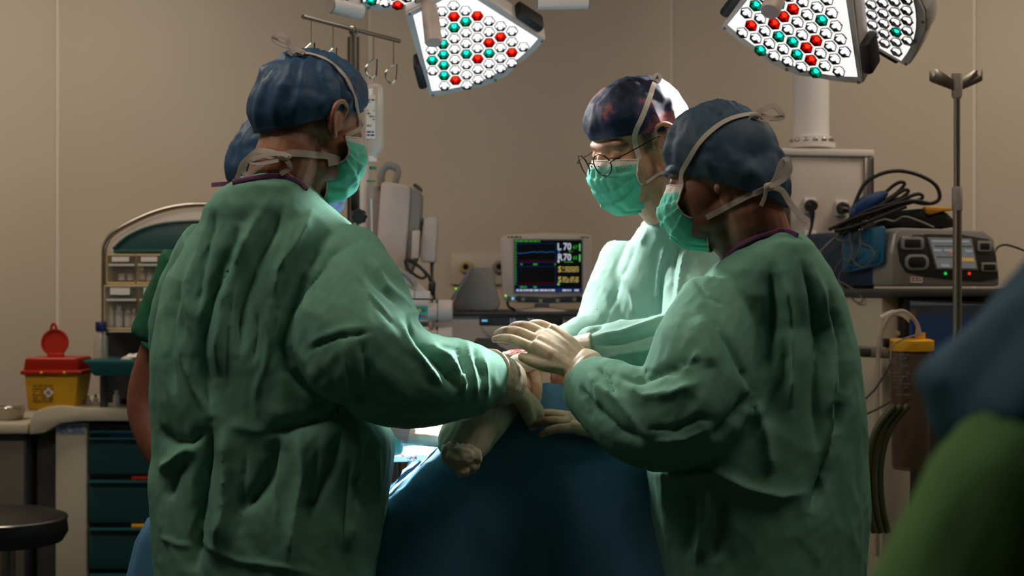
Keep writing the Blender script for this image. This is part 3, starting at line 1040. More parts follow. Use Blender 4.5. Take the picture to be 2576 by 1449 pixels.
def build_mask(parent, M, m1, m2, seed, phm=78, ztop=0.004, drop=0.0, out=0.0):
    V, F, mi, bd = mask_mesh(M, seed, phm, ztop=ztop, drop=drop, out=out)
    o = thick(mesh_obj('face_mask', V, F, [m1, m2], parent, sharp=0, midx=mi), 0.001)
    for k in ('top', 'bottom', 'left', 'right'):
        G().tube(bd[k][::3] + [bd[k][-1]], 0.0018, 6, smoothn=2).build('binding', MASKW, o)
    return o, bvh(V, F), bd

def build_cap(parent, M, material, **kw):
    V, F = cap_mesh(M, **kw)
    o = thick(mesh_obj('surgical_cap', V, F, material, parent, sharp=0), 0.0008)
    return o, bvh(V, F), V

def tie(parent, name, trees, pts, width=0.011, n=26, lift=0.003, material=None, fY=2.6):
    p, nr = drape_line(trees, pts, n, lift, fY)
    return ribbon(p, nr, width).build(name, material or TIE, parent, sharp=30)

def knot_y(trees, px, py, lift=0.012, d=2.6):
    h = cast(trees, px, py, lift)
    return h[0].y if h else d

def loose(parent, name, pts, Y, width=0.011, material=None, nrm=(0.25, -1, 0.3), sub=6):
    p, _ = path([P(x, y, Y + (q[0] if q else 0)) for (x, y, *q) in pts], 1, sub)
    return ribbon(p, Vector(nrm), width).build(name, material or TIE, parent, sharp=30)

def gown_shell(rings, Yc, tubes, vox=0.0047, sq=2.4, smooth=5, extra=None):
    """torso lofted through (row, left, right, half depth[, shift]) + sleeves, united"""
    g = G()
    n = 40
    V = []; F = []
    for r in rings:
        py, a, b, ry = r[:4]
        Yr = Yc + (r[4] if len(r) > 4 else 0)
        A = P(a, py, Yr); B = P(b, py, Yr)
        cx = (A.x + B.x) / 2; rx = (B.x - A.x) / 2
        for k in range(n):
            t = 2 * math.pi * k / n
            c, s = math.cos(t), math.sin(t)
            V.append((cx + rx * math.copysign(abs(c) ** (2 / sq), c), Yr + ry * math.copysign(abs(s) ** (2 / sq), s), A.z))
    m = len(rings)
    for i in range(m - 1):
        for k in range(n):
            F.append((i * n + k, (i + 1) * n + k, (i + 1) * n + (k + 1) % n, i * n + (k + 1) % n))
    F.append(tuple(range(n))); F.append(tuple(reversed(range((m - 1) * n, m * n))))
    g.add(V, F)
    for (pts, rad) in tubes:
        pp = [P(x, y, Y) for x, y, Y in pts]
        g.tube(pp, rad, 22, smoothn=6)
    if extra: extra(g)
    return remesh(g, vox, smooth, 0.5)

def cloth_folds(V, F, folds, seed=0.0, amp=1.0, zrange=None, vert=0.009, fine=0.003):
    N = normals(V, F)
    # long hanging folds with crisp edges, then drag lines, then crinkles
    warp = pnoise(np.stack([V[:, 0] * 2.2 + seed, V[:, 1] * 2.2, V[:, 2] * 2.0], 1))
    q = np.stack([V[:, 0] * 9 + seed + warp * 1.5 + V[:, 2] * 1.2, V[:, 1] * 8, V[:, 2] * 1.1 + seed], 1)
    d = vert * (np.abs(pnoise(q)) * -2.2 + 0.45)
    q1 = np.stack([V[:, 0] * 7 + V[:, 2] * 7 + seed, V[:, 1] * 5, (V[:, 0] - V[:, 2]) * 2.0 + warp * 2], 1)
    d = d + vert * 0.55 * (np.abs(pnoise(q1)) * -2.2 + 0.4)
    q2 = np.stack([V[:, 0] * 22 + V[:, 2] * 9 + seed + warp * 3, V[:, 1] * 18, V[:, 2] * 5 + warp * 3], 1)
    d = d + fine * (np.abs(pnoise(q2)) * -2.2 + 0.4)
    q3 = np.stack([V[:, 0] * 40 - V[:, 2] * 22 + seed, V[:, 1] * 30, (V[:, 2] + V[:, 0]) * 13 + warp * 5], 1)
    d = d + fine * 0.5 * (np.abs(pnoise(q3)) * -2.2 + 0.4)
    V = V + N * (amp * d)[:, None]
    for f in folds:
        N = normals(V, F) if abs(f[2]) > 0.015 else N
        V = crease(V, N, f[0], f[1] * (0.75 if f[1] <= 10 else 0.95), f[2] * (0.85 if f[1] <= 10 else 1.3))
    return V

def hand_shapes(g, wrist, palm_dir, palm_n, curls, size=1.0, thumb=1, spread=0.12, thumb_out=0.7):
    """palm + five fingers; palm_dir from wrist to knuckles, palm_n = back of the hand"""
    d = Vector(palm_dir).normalized(); n = Vector(palm_n); n = (n - d * n.dot(d)).normalized(); s = d.cross(n) * thumb
    w = Vector(wrist); k = size
    # palm: several overlapping rods so it is flat and broad
    for o in (-0.028, -0.010, 0.010, 0.028):
        g.tube([w + s * o * 0.7, w + d * 0.05 * k + s * o * k * 0.95 + n * 0.003, w + d * 0.092 * k + s * o * k * 1.12], [0.017 * k, 0.0165 * k, 0.0125 * k], 10, smoothn=3)
    Bm = Matrix((d, s, n)).transposed()
    g.ball(w + d * 0.052 * k + n * 0.002, (0.052 * k, 0.041 * k, 0.0155 * k), 20, 14, Bm)
    lens = (0.082, 0.092, 0.086, 0.068)
    offs = (0.034, 0.011, -0.012, -0.034)
    for f in range(4):
        c = curls[f]
        root = w + d * (0.088 - (0.006 if f in (0, 3) else 0)) * k + s * offs[f] * k
        dirv = (d + s * (offs[f] * spread / 0.034)).normalized()
        pts = [root - dirv * 0.02 * k, root]; L = lens[f] * k
        ang = 0.0
        for seg, frac in ((0, 0.46), (1, 0.31), (2, 0.23)):
            ang += c * (0.75 if seg == 0 else 1.0)
            v = dirv * math.cos(ang) - n * math.sin(ang)
            pts.append(pts[-1] + v * L * frac)
        g.tube(pts, [0.0095 * k, 0.0102 * k, 0.0094 * k, 0.0086 * k, 0.0062 * k], 10, smoothn=3)
        g.ball(pts[-1], 0.0066 * k, 10, 8)
    tb = w + d * 0.03 * k + s * 0.030 * k
    tv = (d * 0.75 + s * thumb_out - n * 0.25).normalized()
    t2 = (d * 0.95 + s * thumb_out * 0.35 - n * 0.3).normalized()
    pts = [w + d * 0.012 * k + s * 0.012 * k, tb, tb + tv * 0.036 * k, tb + tv * 0.036 * k + t2 * 0.032 * k]
    g.tube(pts, [0.015 * k, 0.0145 * k, 0.0115 * k, 0.0080 * k], 10, smoothn=3)
    g.ball(pts[-1], 0.0083 * k, 10, 8)

def glove(parent, wrist, d, n, curls, cuff=None, cuffr=(0.034, 0.042), size=1.0, thumb=1, material=None, vox=0.0024, spread=0.12, thumb_out=0.7, wr=0.0011, label=None):
    g = G()
    hand_shapes(g, wrist, d, n, curls, size, thumb, spread, thumb_out)
    w = Vector(wrist); dd = Vector(d).normalized()
    g.tube([w + dd * 0.02, w, Vector(cuff) if cuff else w - dd * 0.09], [0.028 * size, cuffr[0], cuffr[1]], 18, smoothn=5)
    V, F = remesh(g, vox, 4, 0.5)
    N = normals(V, F)
    ax = (V - np.array(w)) @ np.array(dd)
    V = V + N * (wr * (ridge(np.stack([ax * 75 + pnoise(V * 25) * 2, V[:, 0] * 14, V[:, 2] * 14], 1)) - 0.4) * np.clip(0.6 - ax * 8, 0.15, 1.6))[:, None]
    o = mesh_obj('glove', V, F, material or GLOVE, parent, sharp=0)
    if material is GLOVEB:
        st_ = np.clip((ax / size - 0.125 + 0.05 * pnoise(V * 40)) / 0.03, 0, 1) * np.clip(0.55 + 1.4 * pnoise(V * 60 + 5), 0, 0.85)
        st_ = np.maximum(st_, np.clip((pnoise(V * 35 + 9) - 0.28) * 3, 0, 0.6) * (ax > 0.02))
        at = o.data.attributes.new('hair', 'FLOAT', 'POINT'); at.data.foreach_set('value', st_.astype(np.float32))
    if label: o['label'] = label
    return o, bvh(V, F)

# ------------------------------------------------------------------ surgeon with his back to us (left)
def surgeon_back():
    Yh = 2.68
    t = thing('person', 'surgeon in green gown seen from behind, blue cap, head turned right, gold neck chain', 'person', (P(680, 0, 2.68).x, 2.68, 0))
    M = head_matrix(P(784, 318, Yh), 46, 15, 0, 1.03)
    def hairf(L):
        x, y, z = L.T
        up = np.clip((z + 0.055 - np.clip(x, -1, 0) * 0.2) / 0.05, 0, 1) * (x < 0.0)
        side = np.clip((z - 0.0) / 0.02, 0, 1) * np.clip((0.03 - x) / 0.01, 0, 1)
        beard = 0.42 * np.clip((x - 0.0) / 0.03, 0, 1) * np.clip((-0.03 - z) / 0.03, 0, 1) * (z > -0.13)
        ear = (np.abs(y) > 0.0785) & (x < 0.012) & (x > -0.045) & (z > -0.045) & (z < 0.045)
        h = np.maximum(np.maximum(up * 0.75, side * 0.9), beard)
        return np.where(ear, 0, h)
    neck = P(690, 505, 2.70)
    shR = P(850, 630, 2.68); shL = P(560, 600, 2.72)
    arms = [([shR, P(920, 890, 2.58), P(1215, 940, 2.66)], [0.055, 0.045, 0.028]),
            ([shL, Vector((-0.55, 2.86, 1.12)), P(1030, 1085, 2.9)], [0.055, 0.045, 0.028])]
    body, tb, _, _ = build_body('body', t, M, neck, P(670, 700, 2.70), SKIN_L, arms, hairf=hairf)
    cap, tc, _ = build_cap(t, M, CAPB, zf=0.056, zb=-0.050, rx=0.103, ry=0.084, top=0.134, bulge=0.04, back=0.22, wr=0.0058, seed=2.0)
    mk, tm, bd = build_mask(t, M, MASKM, MASKW, 1.0, phm=82, ztop=0.008, out=-0.005)
    # gown
    rings = [(446, 640, 728, .06, -.04), (456, 604, 766, .088, -.035), (472, 576, 786, .108, -.03), (495, 548, 808, .12, -.02), (525, 520, 835, .135, -.01), (565, 503, 880, .145), (620, 470, 915, .152), (700, 428, 905, .155),
             (780, 408, 880, .16), (880, 392, 860, .165), (1000, 388, 900, .165), (1070, 393, 970, .166), (1100, 395, 988, .168), (1140, 396, 990, .17), (1200, 384, 984, .175),
             (1300, 390, 970, .185), (1410, 402, 948, .19), (1600, 404, 930, .19), (1850, 410, 920, .19)]
    sleeve = [(840, 640, 2.66), (880, 760, 2.60), (920, 880, 2.56), (1010, 945, 2.57), (1110, 955, 2.61), (1190, 952, 2.65), (1238, 948, 2.68)]
    rad = [0.085, 0.108, 0.118, 0.094, 0.078, 0.066, 0.046]
    sleeve2 = ([(560, 620, 2.76), (480, 820, 2.84), (530, 1000, 2.90), (800, 1080, 2.92), (1010, 1085, 2.92)], [0.08, 0.08, 0.075, 0.06, 0.045])
    V, F = gown_shell(rings, 2.69, [(sleeve, rad), sleeve2])
    folds = [
        ([(900, 605), (830, 640), (770, 710), (730, 790), (715, 870), (730, 930), (770, 975), (855, 1045)], 13, -0.013),
        ([(800, 720), (770, 800), (765, 880), (800, 960), (870, 1010)], 34, 0.010),
        ([(610, 560), (580, 640), (540, 730), (510, 820), (505, 900), (520, 980), (530, 1060)], 20, -0.026),
        ([(660, 520), (620, 600), (580, 690), (555, 780), (545, 880), (550, 960)], 16, 0.015),
        ([(545, 520), (520, 600), (500, 700), (490, 800)], 14, -0.012),
        ([(500, 620), (470, 720), (450, 820), (460, 900), (490, 980), (528, 1050)], 10, 0.012),
        ([(455, 700), (430, 800), (425, 900), (440, 1000)], 11, -0.010),
        ([(720, 500), (690, 580), (640, 680), (610, 780), (600, 900)], 14, -0.010),
        ([(790, 520), (750, 600), (700, 680), (690, 760)], 14, 0.010),
        ([(850, 560), (800, 620), (760, 690)], 12, -0.008),
        ([(590, 690), (575, 800), (570, 900), (575, 1000)], 6, -0.006), ([(620, 700), (605, 800), (600, 900), (605, 1010)], 6, -0.006), ([(640, 760), (650, 830), (630, 930)], 6, -0.007), ([(655, 930), (640, 1000), (645, 1060)], 6, 0.006), ([(740, 560), (715, 640), (705, 720)], 7, 0.007), ([(480, 660), (470, 760), (480, 860)], 7, 0.007), ([(410, 820), (415, 920), (430, 1010)], 6, 0.006), ([(810, 660), (780, 720), (755, 790)], 5, 0.005), ([(880, 660), (930, 740), (985, 800)], 6, 0.005), ([(900, 690), (950, 770), (1000, 830)], 6, -0.005), ([(700, 1130), (690, 1230), (700, 1330)], 6, 0.006), ([(800, 1120), (790, 1220), (770, 1330)], 7, -0.008), ([(620, 1130), (610, 1240), (600, 1360)], 7, -0.007), ([(950, 1120), (955, 1230), (945, 1340)], 6, 0.006), ([(880, 1150), (870, 1250), (860, 1370)], 6, -0.006), ([(670, 770), (675, 850), (660, 960)], 8, 0.006), ([(700, 760), (690, 850)], 7, -0.005),
        ([(960, 985), (900, 1020), (830, 1040), (740, 1075), (650, 1095)], 20, -0.020),
        ([(560, 1062), (640, 1085), (700, 1090), (800, 1072)], 22, 0.005),
        ([(530, 1060), (525, 1150), (505, 1240), (492, 1340), (490, 1449)], 15, -0.026),
        ([(565, 1060), (570, 1180), (560, 1290), (540, 1400)], 16, 0.016),
        ([(700, 1090), (690, 1160), (660, 1230), (600, 1290)], 18, -0.018),
        ([(750, 1090), (760, 1200), (735, 1320), (720, 1440)], 16, 0.012),
        ([(860, 1080), (835, 1170), (790, 1260), (740, 1290)], 12, -0.013),
        ([(900, 1070), (900, 1180), (890, 1300), (870, 1400)], 18, 0.014),
        ([(940, 1080), (925, 1150), (900, 1220), (920, 1300)], 12, -0.010),
        ([(400, 1070), (430, 1110), (480, 1115), (520, 1080)], 12, -0.012),
        ([(400, 1190), (450, 1150), (500, 1110)], 16, 0.012),
        ([(420, 1260), (440, 1190), (470, 1150)], 12, -0.012),
        ([(490, 1330), (530, 1380), (600, 1412), (700, 1425), (800, 1445)], 8, 0.007),
        ([(400, 1350), (450, 1370), (490, 1375)], 7, 0.006),
        ([(770, 893), (790, 872), (850, 850), (920, 838), (940, 833)], 5, -0.007),
        ([(770, 872), (800, 850), (860, 828), (930, 818)], 9, 0.004),
        ([(860, 850), (875, 930), (885, 1010)], 10, 0.006), ([(905, 850), (925, 930), (930, 1010)], 12, -0.006),
        ([(1000, 800), (1035, 870), (1080, 930), (1120, 975)], 12, 0.010),
        ([(1020, 790), (1060, 860), (1110, 920), (1160, 990)], 11, -0.013),
        ([(1080, 862), (1120, 900), (1160, 945), (1165, 1000)], 12, 0.012),
        ([(1090, 868), (1150, 872), (1170, 930), (1172, 980)], 10, -0.011),
        ([(1190, 860), (1200, 910), (1225, 960)], 9, -0.012), ([(1175, 850), (1180, 900), (1195, 960), (1200, 1010)], 9, 0.009),
        ([(1215, 890), (1222, 940), (1225, 1000)], 7, 0.008),
        ([(1040, 780), (970, 720), (930, 640)], 12, 0.007), ([(1000, 770), (940, 700), (915, 650)], 10, -0.008),
        ([(950, 1010), (1030, 1030), (1120, 1030), (1180, 1010)], 18, -0.008),
    ]
    V = cloth_folds(V, F, folds, seed=1.0, vert=0.0065, fine=0.0022)
    gown = mesh_obj('gown', V, F, GOWN, t, sharp=0)
    tg = bvh(V, F)
    # purple neck binding and its tab
    p, nr = drape_line([tg, tb], [(588, 462), (640, 452), (700, 446), (745, 458), (770, 478)], 22, 0.003)
    G().tube(p, 0.0052, 8, ry=0.003, up=(0, 0, 1)).build('neck_binding', BIND, gown)
    loose(t, 'binding_tab', [(532, 465, 0.0), (560, 463, 0.0), (590, 462, 0.02)], 2.63, 0.008, BIND).parent = t
    # ties
    nap = [tc, tb]
    allt = [tc, tb, tm, tg]
    e0 = to_px(np.array([tuple(bd['right'][0]), tuple(bd['right'][-1])]))
    tie(t, 'mask_tie', allt, [tuple(e0[1]), (855, 402), (820, 394), (780, 388), (730, 386), (700, 394)], 0.0125, lift=0.0035)
    tie(t, 'mask_tie', allt, [tuple(e0[0]), (903, 320), (897, 285), (888, 240)], 0.0085, lift=0.004)
    tie(t, 'mask_tie', allt, [(895, 270), (872, 205), (830, 160), (790, 142), (755, 136)], 0.008, lift=0.004)
    kt = knot_y([tc], 756, 140, 0.008, 2.55)
    loose(t, 'tie_bow', [(755, 134), (735, 120), (705, 110), (690, 100), (690, 92), (706, 88), (722, 97), (730, 115), (750, 130)], kt, 0.009)
    loose(t, 'tie_bow', [(765, 133), (748, 126), (735, 130), (728, 138)], kt - 0.004, 0.010)
    G().ball(P(756, 133, kt), (0.009, 0.006, 0.006)).build('tie_knot', TIE, t)
    nb = knot_y([tb, tg], 716, 394, 0.012, 2.54)
    loose(t, 'tie_bow', [(715, 392), (680, 382), (650, 380), (625, 398), (612, 425), (622, 440), (650, 420), (690, 398)], nb, 0.010)
    loose(t, 'tie_bow', [(725, 392), (700, 386), (660, 392), (630, 405), (655, 410), (700, 402)], nb - 0.01, 0.009)
    loose(t, 'tie_end', [(690, 396), (640, 390), (612, 410), (600, 440), (592, 460)], nb, 0.009)
    loose(t, 'tie_end', [(705, 396), (722, 405), (730, 422), (716, 432), (705, 438)], nb, 0.009)
    G().ball(P(716, 394, nb), (0.013, 0.007, 0.006)).build('tie_knot', TIE, t)
    # gold chain
    gold = mat('gold', (196, 146, 60), 0.25, metal=1.0)
    p, nr = drape_line([tb, tg], [(628, 436), (650, 428), (690, 426), (715, 432), (740, 448), (755, 464), (765, 480)], 34, 0.002)
    g = G()
    for i in range(len(p) - 1):
        g.box((p[i] + p[i + 1]) / 2, ((p[i + 1] - p[i]).length * 1.15, 0.0022, 0.0032 if i % 2 else 0.0022), 0.0006,
              (p[i + 1] - p[i]).to_track_quat('X', 'Z').to_matrix())
    g.build('neck_chain', gold, t)
    # gloves
    glove(t, P(1270, 962, 2.735), (0.40, 0.80, -0.42), (0.45, -0.35, 0.80), (1.0, 1.0, 1.0, 1.0), cuff=P(1225, 938, 2.66), cuffr=(0.046, 0.047), size=1.22, thumb=1, thumb_out=0.15, wr=0.0016)
    glove(t, P(1020, 1085, 2.93), (0.9, 0.1, -0.05), (0.0, -0.5, 0.85), (0.25, 0.3, 0.4, 0.5), cuff=P(990, 1083, 2.92), cuffr=(0.032, 0.036), size=1.0, thumb=-1, material=GLOVEB)
    return t
surgeon_back()
# ------------------------------------------------------------------ surgeon with glasses and dark cap (middle)
def surgeon_glasses():
    Y = 2.95
    t = thing('person', 'surgeon with round glasses and dark patterned cap looking down at the operation', 'person', (P(1700, 0, 3.2).x, 3.2, 0))
    M = head_matrix(P(1606, 362, Y), 207, 24, -4, 1.03)
    def hairf(L):
        x, y, z = L.T
        side = np.clip((z + 0.015) / 0.012, 0, 1) * np.clip((0.034 - x) / 0.006, 0, 1) * np.clip((x - 0.010) / 0.004, 0, 1)
        back = np.clip((z + 0.03) / 0.03, 0, 1) * (x < -0.03)
        brow = np.exp(-((z - 0.027 + np.abs(np.abs(y) - 0.03) * 0.25) / 0.0055) ** 2) * (x > 0.05) * (np.abs(y) > 0.012) * (np.abs(y) < 0.055)
        lash = np.exp(-((z - 0.0025 + (np.abs(y) - 0.03) ** 2 * 8) / 0.002) ** 2) * (x > 0.06) * (np.abs(np.abs(y) - 0.031) < 0.014)
        beard = 0.25 * np.clip((x - 0.0) / 0.02, 0, 1) * np.clip((-0.02 - z) / 0.03, 0, 1)
        ear = (np.abs(y) > 0.078) & (x < 0.012) & (x > -0.045) & (z > -0.045) & (z < 0.045)
        h = np.maximum.reduce([side * 0.8, back * 0.8, brow * 0.8, lash * 0.9, beard])
        return np.where(ear, 0, h)
    neck = P(1702, 550, 3.10)
    sh1 = P(1745, 650, 3.05); sh2 = P(1590, 640, 3.26)
    arms = [([sh1, P(1735, 850, 2.95), P(1470, 880, 2.90)], [0.055, 0.045, 0.028]), ([sh2, P(1545, 840, 3.22), P(1400, 880, 3.10)], [0.055, 0.045, 0.028])]
    body, tb, BV, BF = build_body('body', t, M, neck, P(1700, 760, 3.18), SKIN_M, arms, hairf=hairf)
    # galaxy print cap
    m = cloth('galaxy_print_cap', (20, 28, 52), 0.3, 0.35, 0.05, 0.6)
    nt = m.node_tree; nd = nt.nodes; lk = nt.links
    b = nd['Principled BSDF']
    tc_ = nd.new('ShaderNodeTexCoord')
    n = nd.new('ShaderNodeTexNoise'); n.inputs['Scale'].default_value = 11; n.inputs['Detail'].default_value = 8; n.inputs['Roughness'].default_value = 0.62
    lk.new(tc_.outputs['Object'], n.inputs['Vector'])
    r = nd.new('ShaderNodeValToRGB'); e = r.color_ramp.elements
    e[0].position = 0.36; e[0].color = lin((14, 18, 36)); e[1].position = 0.78; e[1].color = lin((214, 206, 216))
    for p_, c_ in ((0.48, (20, 40, 66)), (0.55, (60, 60, 96)), (0.60, (150, 86, 80)), (0.66, (90, 120, 140))):
        q = e.new(p_); q.color = lin(c_)
    lk.new(n.outputs['Fac'], r.inputs['Fac']); lk.new(r.outputs['Color'], b.inputs['Base Color'])
    cap, tc, _ = build_cap(t, M, m, zf=0.044, zb=-0.012, rx=0.108, ry=0.087, top=0.132, bulge=0.03, back=0.03, wr=0.0028, seed=5.0, gather=0.97)
    # stitched band of the cap
    ed = []
    for i in range(60):
        a = 2 * math.pi * i / 60; kb = (1 - math.cos(a)) / 2
        ed.append(Vector(tf(M, [(-0.012 + 0.1065 * math.cos(a), 0.086 * math.sin(a), 0.052 + (-0.004 - 0.052) * kb ** 1.2)])[0]))
    G().tube(ed + [ed[0]], 0.0016, 6).build('cap_seam', m, cap)
    bt = cast([tc], 1474, 262, 0.002)
    if bt: G().lathe([(0.0075, 0), (0.0078, 0.002), (0.006, 0.0035)], bt[0], bt[1], 20).build('cap_button', mat('navy_button', (34, 44, 84), 0.4), cap)
    mk, tm, bd = build_mask(t, M, MASKM, MASKW, 3.0, phm=66, out=-0.002)
    rgt = Vector(tf(M, [(0, -1, 0)])[0] - tf(M, [(0, 0, 0)])[0]).normalized()
    h = cast([tm], 1569, 424, 0.003)
    if h:
        upv = Vector(tf(M, [(0, 0, 1)])[0] - tf(M, [(0, 0, 0)])[0]).normalized()
        r_ = Vector((1, 0, 0.17)); r_ = (r_ - h[1] * r_.dot(h[1])).normalized(); u_ = h[1].cross(r_)
        text_mesh('printed_lettering', 'ZARYS', 0.0112, h[0], r_, u_, GREYINK, mk, 0.0002)
    # gown
    rings = [(515, 1672, 1735, .055, -.13), (530, 1652, 1760, .085, -.12), (555, 1628, 1790, .11, -.10), (580, 1606, 1815, .125, -.08), (620, 1582, 1840, .14, -.05), (680, 1552, 1860, .15, -.02), (740, 1528, 1865, .155),
             (800, 1512, 1865, .145), (900, 1515, 1865, .15), (1000, 1530, 1865, .15), (1200, 1540, 1870, .16), (1600, 1540, 1870, .16), (1900, 1540, 1870, .16)]
    s1 = ([(1755, 650, 3.05), (1765, 760, 3.00), (1740, 855, 2.95), (1640, 872, 2.925), (1550, 878, 2.91), (1490, 880, 2.90), (1465, 880, 2.89)], [0.075, 0.078, 0.075, 0.062, 0.055, 0.045, 0.036])
    s2 = ([(1600, 650, 3.22), (1550, 760, 3.18), (1510, 840, 3.12), (1440, 870, 3.06), (1400, 880, 3.02)], [0.075, 0.075, 0.068, 0.05, 0.038])
    V, F = gown_shell(rings, 3.19, [s1, s2])
    folds = [([(1680, 600), (1660, 680), (1650, 780)], 9, 0.012), ([(1705, 600), (1690, 680), (1680, 780)], 8, -0.012), ([(1725, 620), (1712, 700), (1705, 770)], 7, 0.010),
             ([(1600, 610), (1560, 700), (1530, 790)], 9, -0.010), ([(1560, 680), (1590, 740), (1600, 800)], 9, 0.008),
             ([(1480, 850), (1560, 838), (1640, 812), (1700, 790)], 10, 0.012), ([(1490, 870), (1570, 862), (1650, 838), (1700, 815)], 8, -0.012),
             ([(1500, 905), (1560, 890), (1630, 880), (1700, 850)], 9, 0.008), ([(1530, 790), (1510, 820), (1470, 840)], 8, -0.010), ([(1640, 560), (1610, 620)], 9, 0.006)]
    V = cloth_folds(V, F, folds, seed=9.0, vert=0.007, fine=0.0024)
    gown = mesh_obj('gown', V, F, GOWN_B, t, sharp=0)
    tg = bvh(V, F)
    p, nr = drape_line([tg, tb], [(1672, 520), (1684, 526), (1700, 530)], 10, 0.003)
    G().tube(p, 0.005, 8, ry=0.003, up=(0, 0, 1)).build('neck_binding', BIND, gown)
    # ties
    tr = [tc, tb, tm]
    e0 = to_px(np.array([tuple(bd['left'][0]), tuple(bd['left'][-1])]))
    tie(t, 'mask_tie', tr, [tuple(e0[0]), (1595, 345), (1612, 300), (1632, 250), (1645, 212)], 0.0105, lift=0.004, material=MASKW)
    tie(t, 'mask_tie', tr, [tuple(e0[1]), (1655, 438), (1675, 434)], 0.006, lift=0.003, material=MASKW)
    loose(t, 'tie_loop', [(1640, 214), (1645, 200), (1654, 190), (1657, 197), (1650, 208)], 2.90, 0.012, MASKW)
    # glasses: lenses in front of the eyes, bridge, arms over the ears
    fr = mat('glasses_frame', (60, 46, 38), 0.25, metal=0.8)
    gl = G()
    gp = []
    LY = 0.034; LX = 0.120; LZ = 0.000; RR = 0.0225
    for s in (1, -1):
        g = G(); ring = []
        for k in range(28):
            a = 2 * math.pi * k / 28
            ring.append(Vector(tf(M, [(LX - 0.012 * (abs(s * LY + RR * math.cos(a)) / 0.06) ** 2 - 0.25 * 0.2 * RR * math.sin(a) * -1, s * LY + RR * math.cos(a), LZ + RR * math.sin(a))])[0]))
        g.tube(ring + [ring[0], ring[1]], 0.0014, 7); gp.append(g)
        c = sum(ring, Vector()) / 28
        gl.add(ring + [c], [(k, (k + 1) % 28, 28) for k in range(28)])
    spec = thing('eyeglasses', 'thin round metal framed glasses worn by the surgeon in the dark cap', 'glasses', tuple(sum(ring, Vector()) / 28))
    for g in gp: g.build('rim', fr, spec)
    gl.build('lens_glass', glass('spectacle_lens', (200, 200, 195), 0.88, 0.03), spec)
    T = lambda *q: [Vector(v) for v in tf(M, q)]
    G().tube(T((LX + 0.001, 0.0125, 0.004), (LX + 0.004, 0.0, 0.008), (LX + 0.001, -0.0125, 0.004)), 0.0012, 7, smoothn=4).build('bridge', fr, spec)
    for s in (1, -1):
        G().tube(T((LX - 0.008, s * 0.056, 0.004), (LX - 0.012, s * 0.066, 0.006), (0.05, s * 0.0745, 0.010), (0.005, s * 0.081, 0.014), (-0.02, s * 0.082, 0.004)), 0.0012, 7, smoothn=4).build('temple_arm', fr, spec)
        G().tube(T((LX - 0.006, s * 0.013, -0.002), (LX - 0.012, s * 0.012, -0.010)), 0.0016, 6).build('nose_pad', fr, spec)
    glove(t, P(1455, 882, 2.885), (-0.8, 0.15, -0.12), (-0.2, 0.1, 1), (0.35, 0.4, 0.45, 0.5), cuff=P(1490, 880, 2.88), cuffr=(0.031, 0.036), thumb=-1)
    glove(t, P(1392, 884, 3.03), (-0.8, -0.1, -0.3), (0.1, 0.1, 1), (0.35, 0.4, 0.45, 0.5), cuff=P(1420, 876, 3.04), cuffr=(0.030, 0.034), thumb=1)
surgeon_glasses()

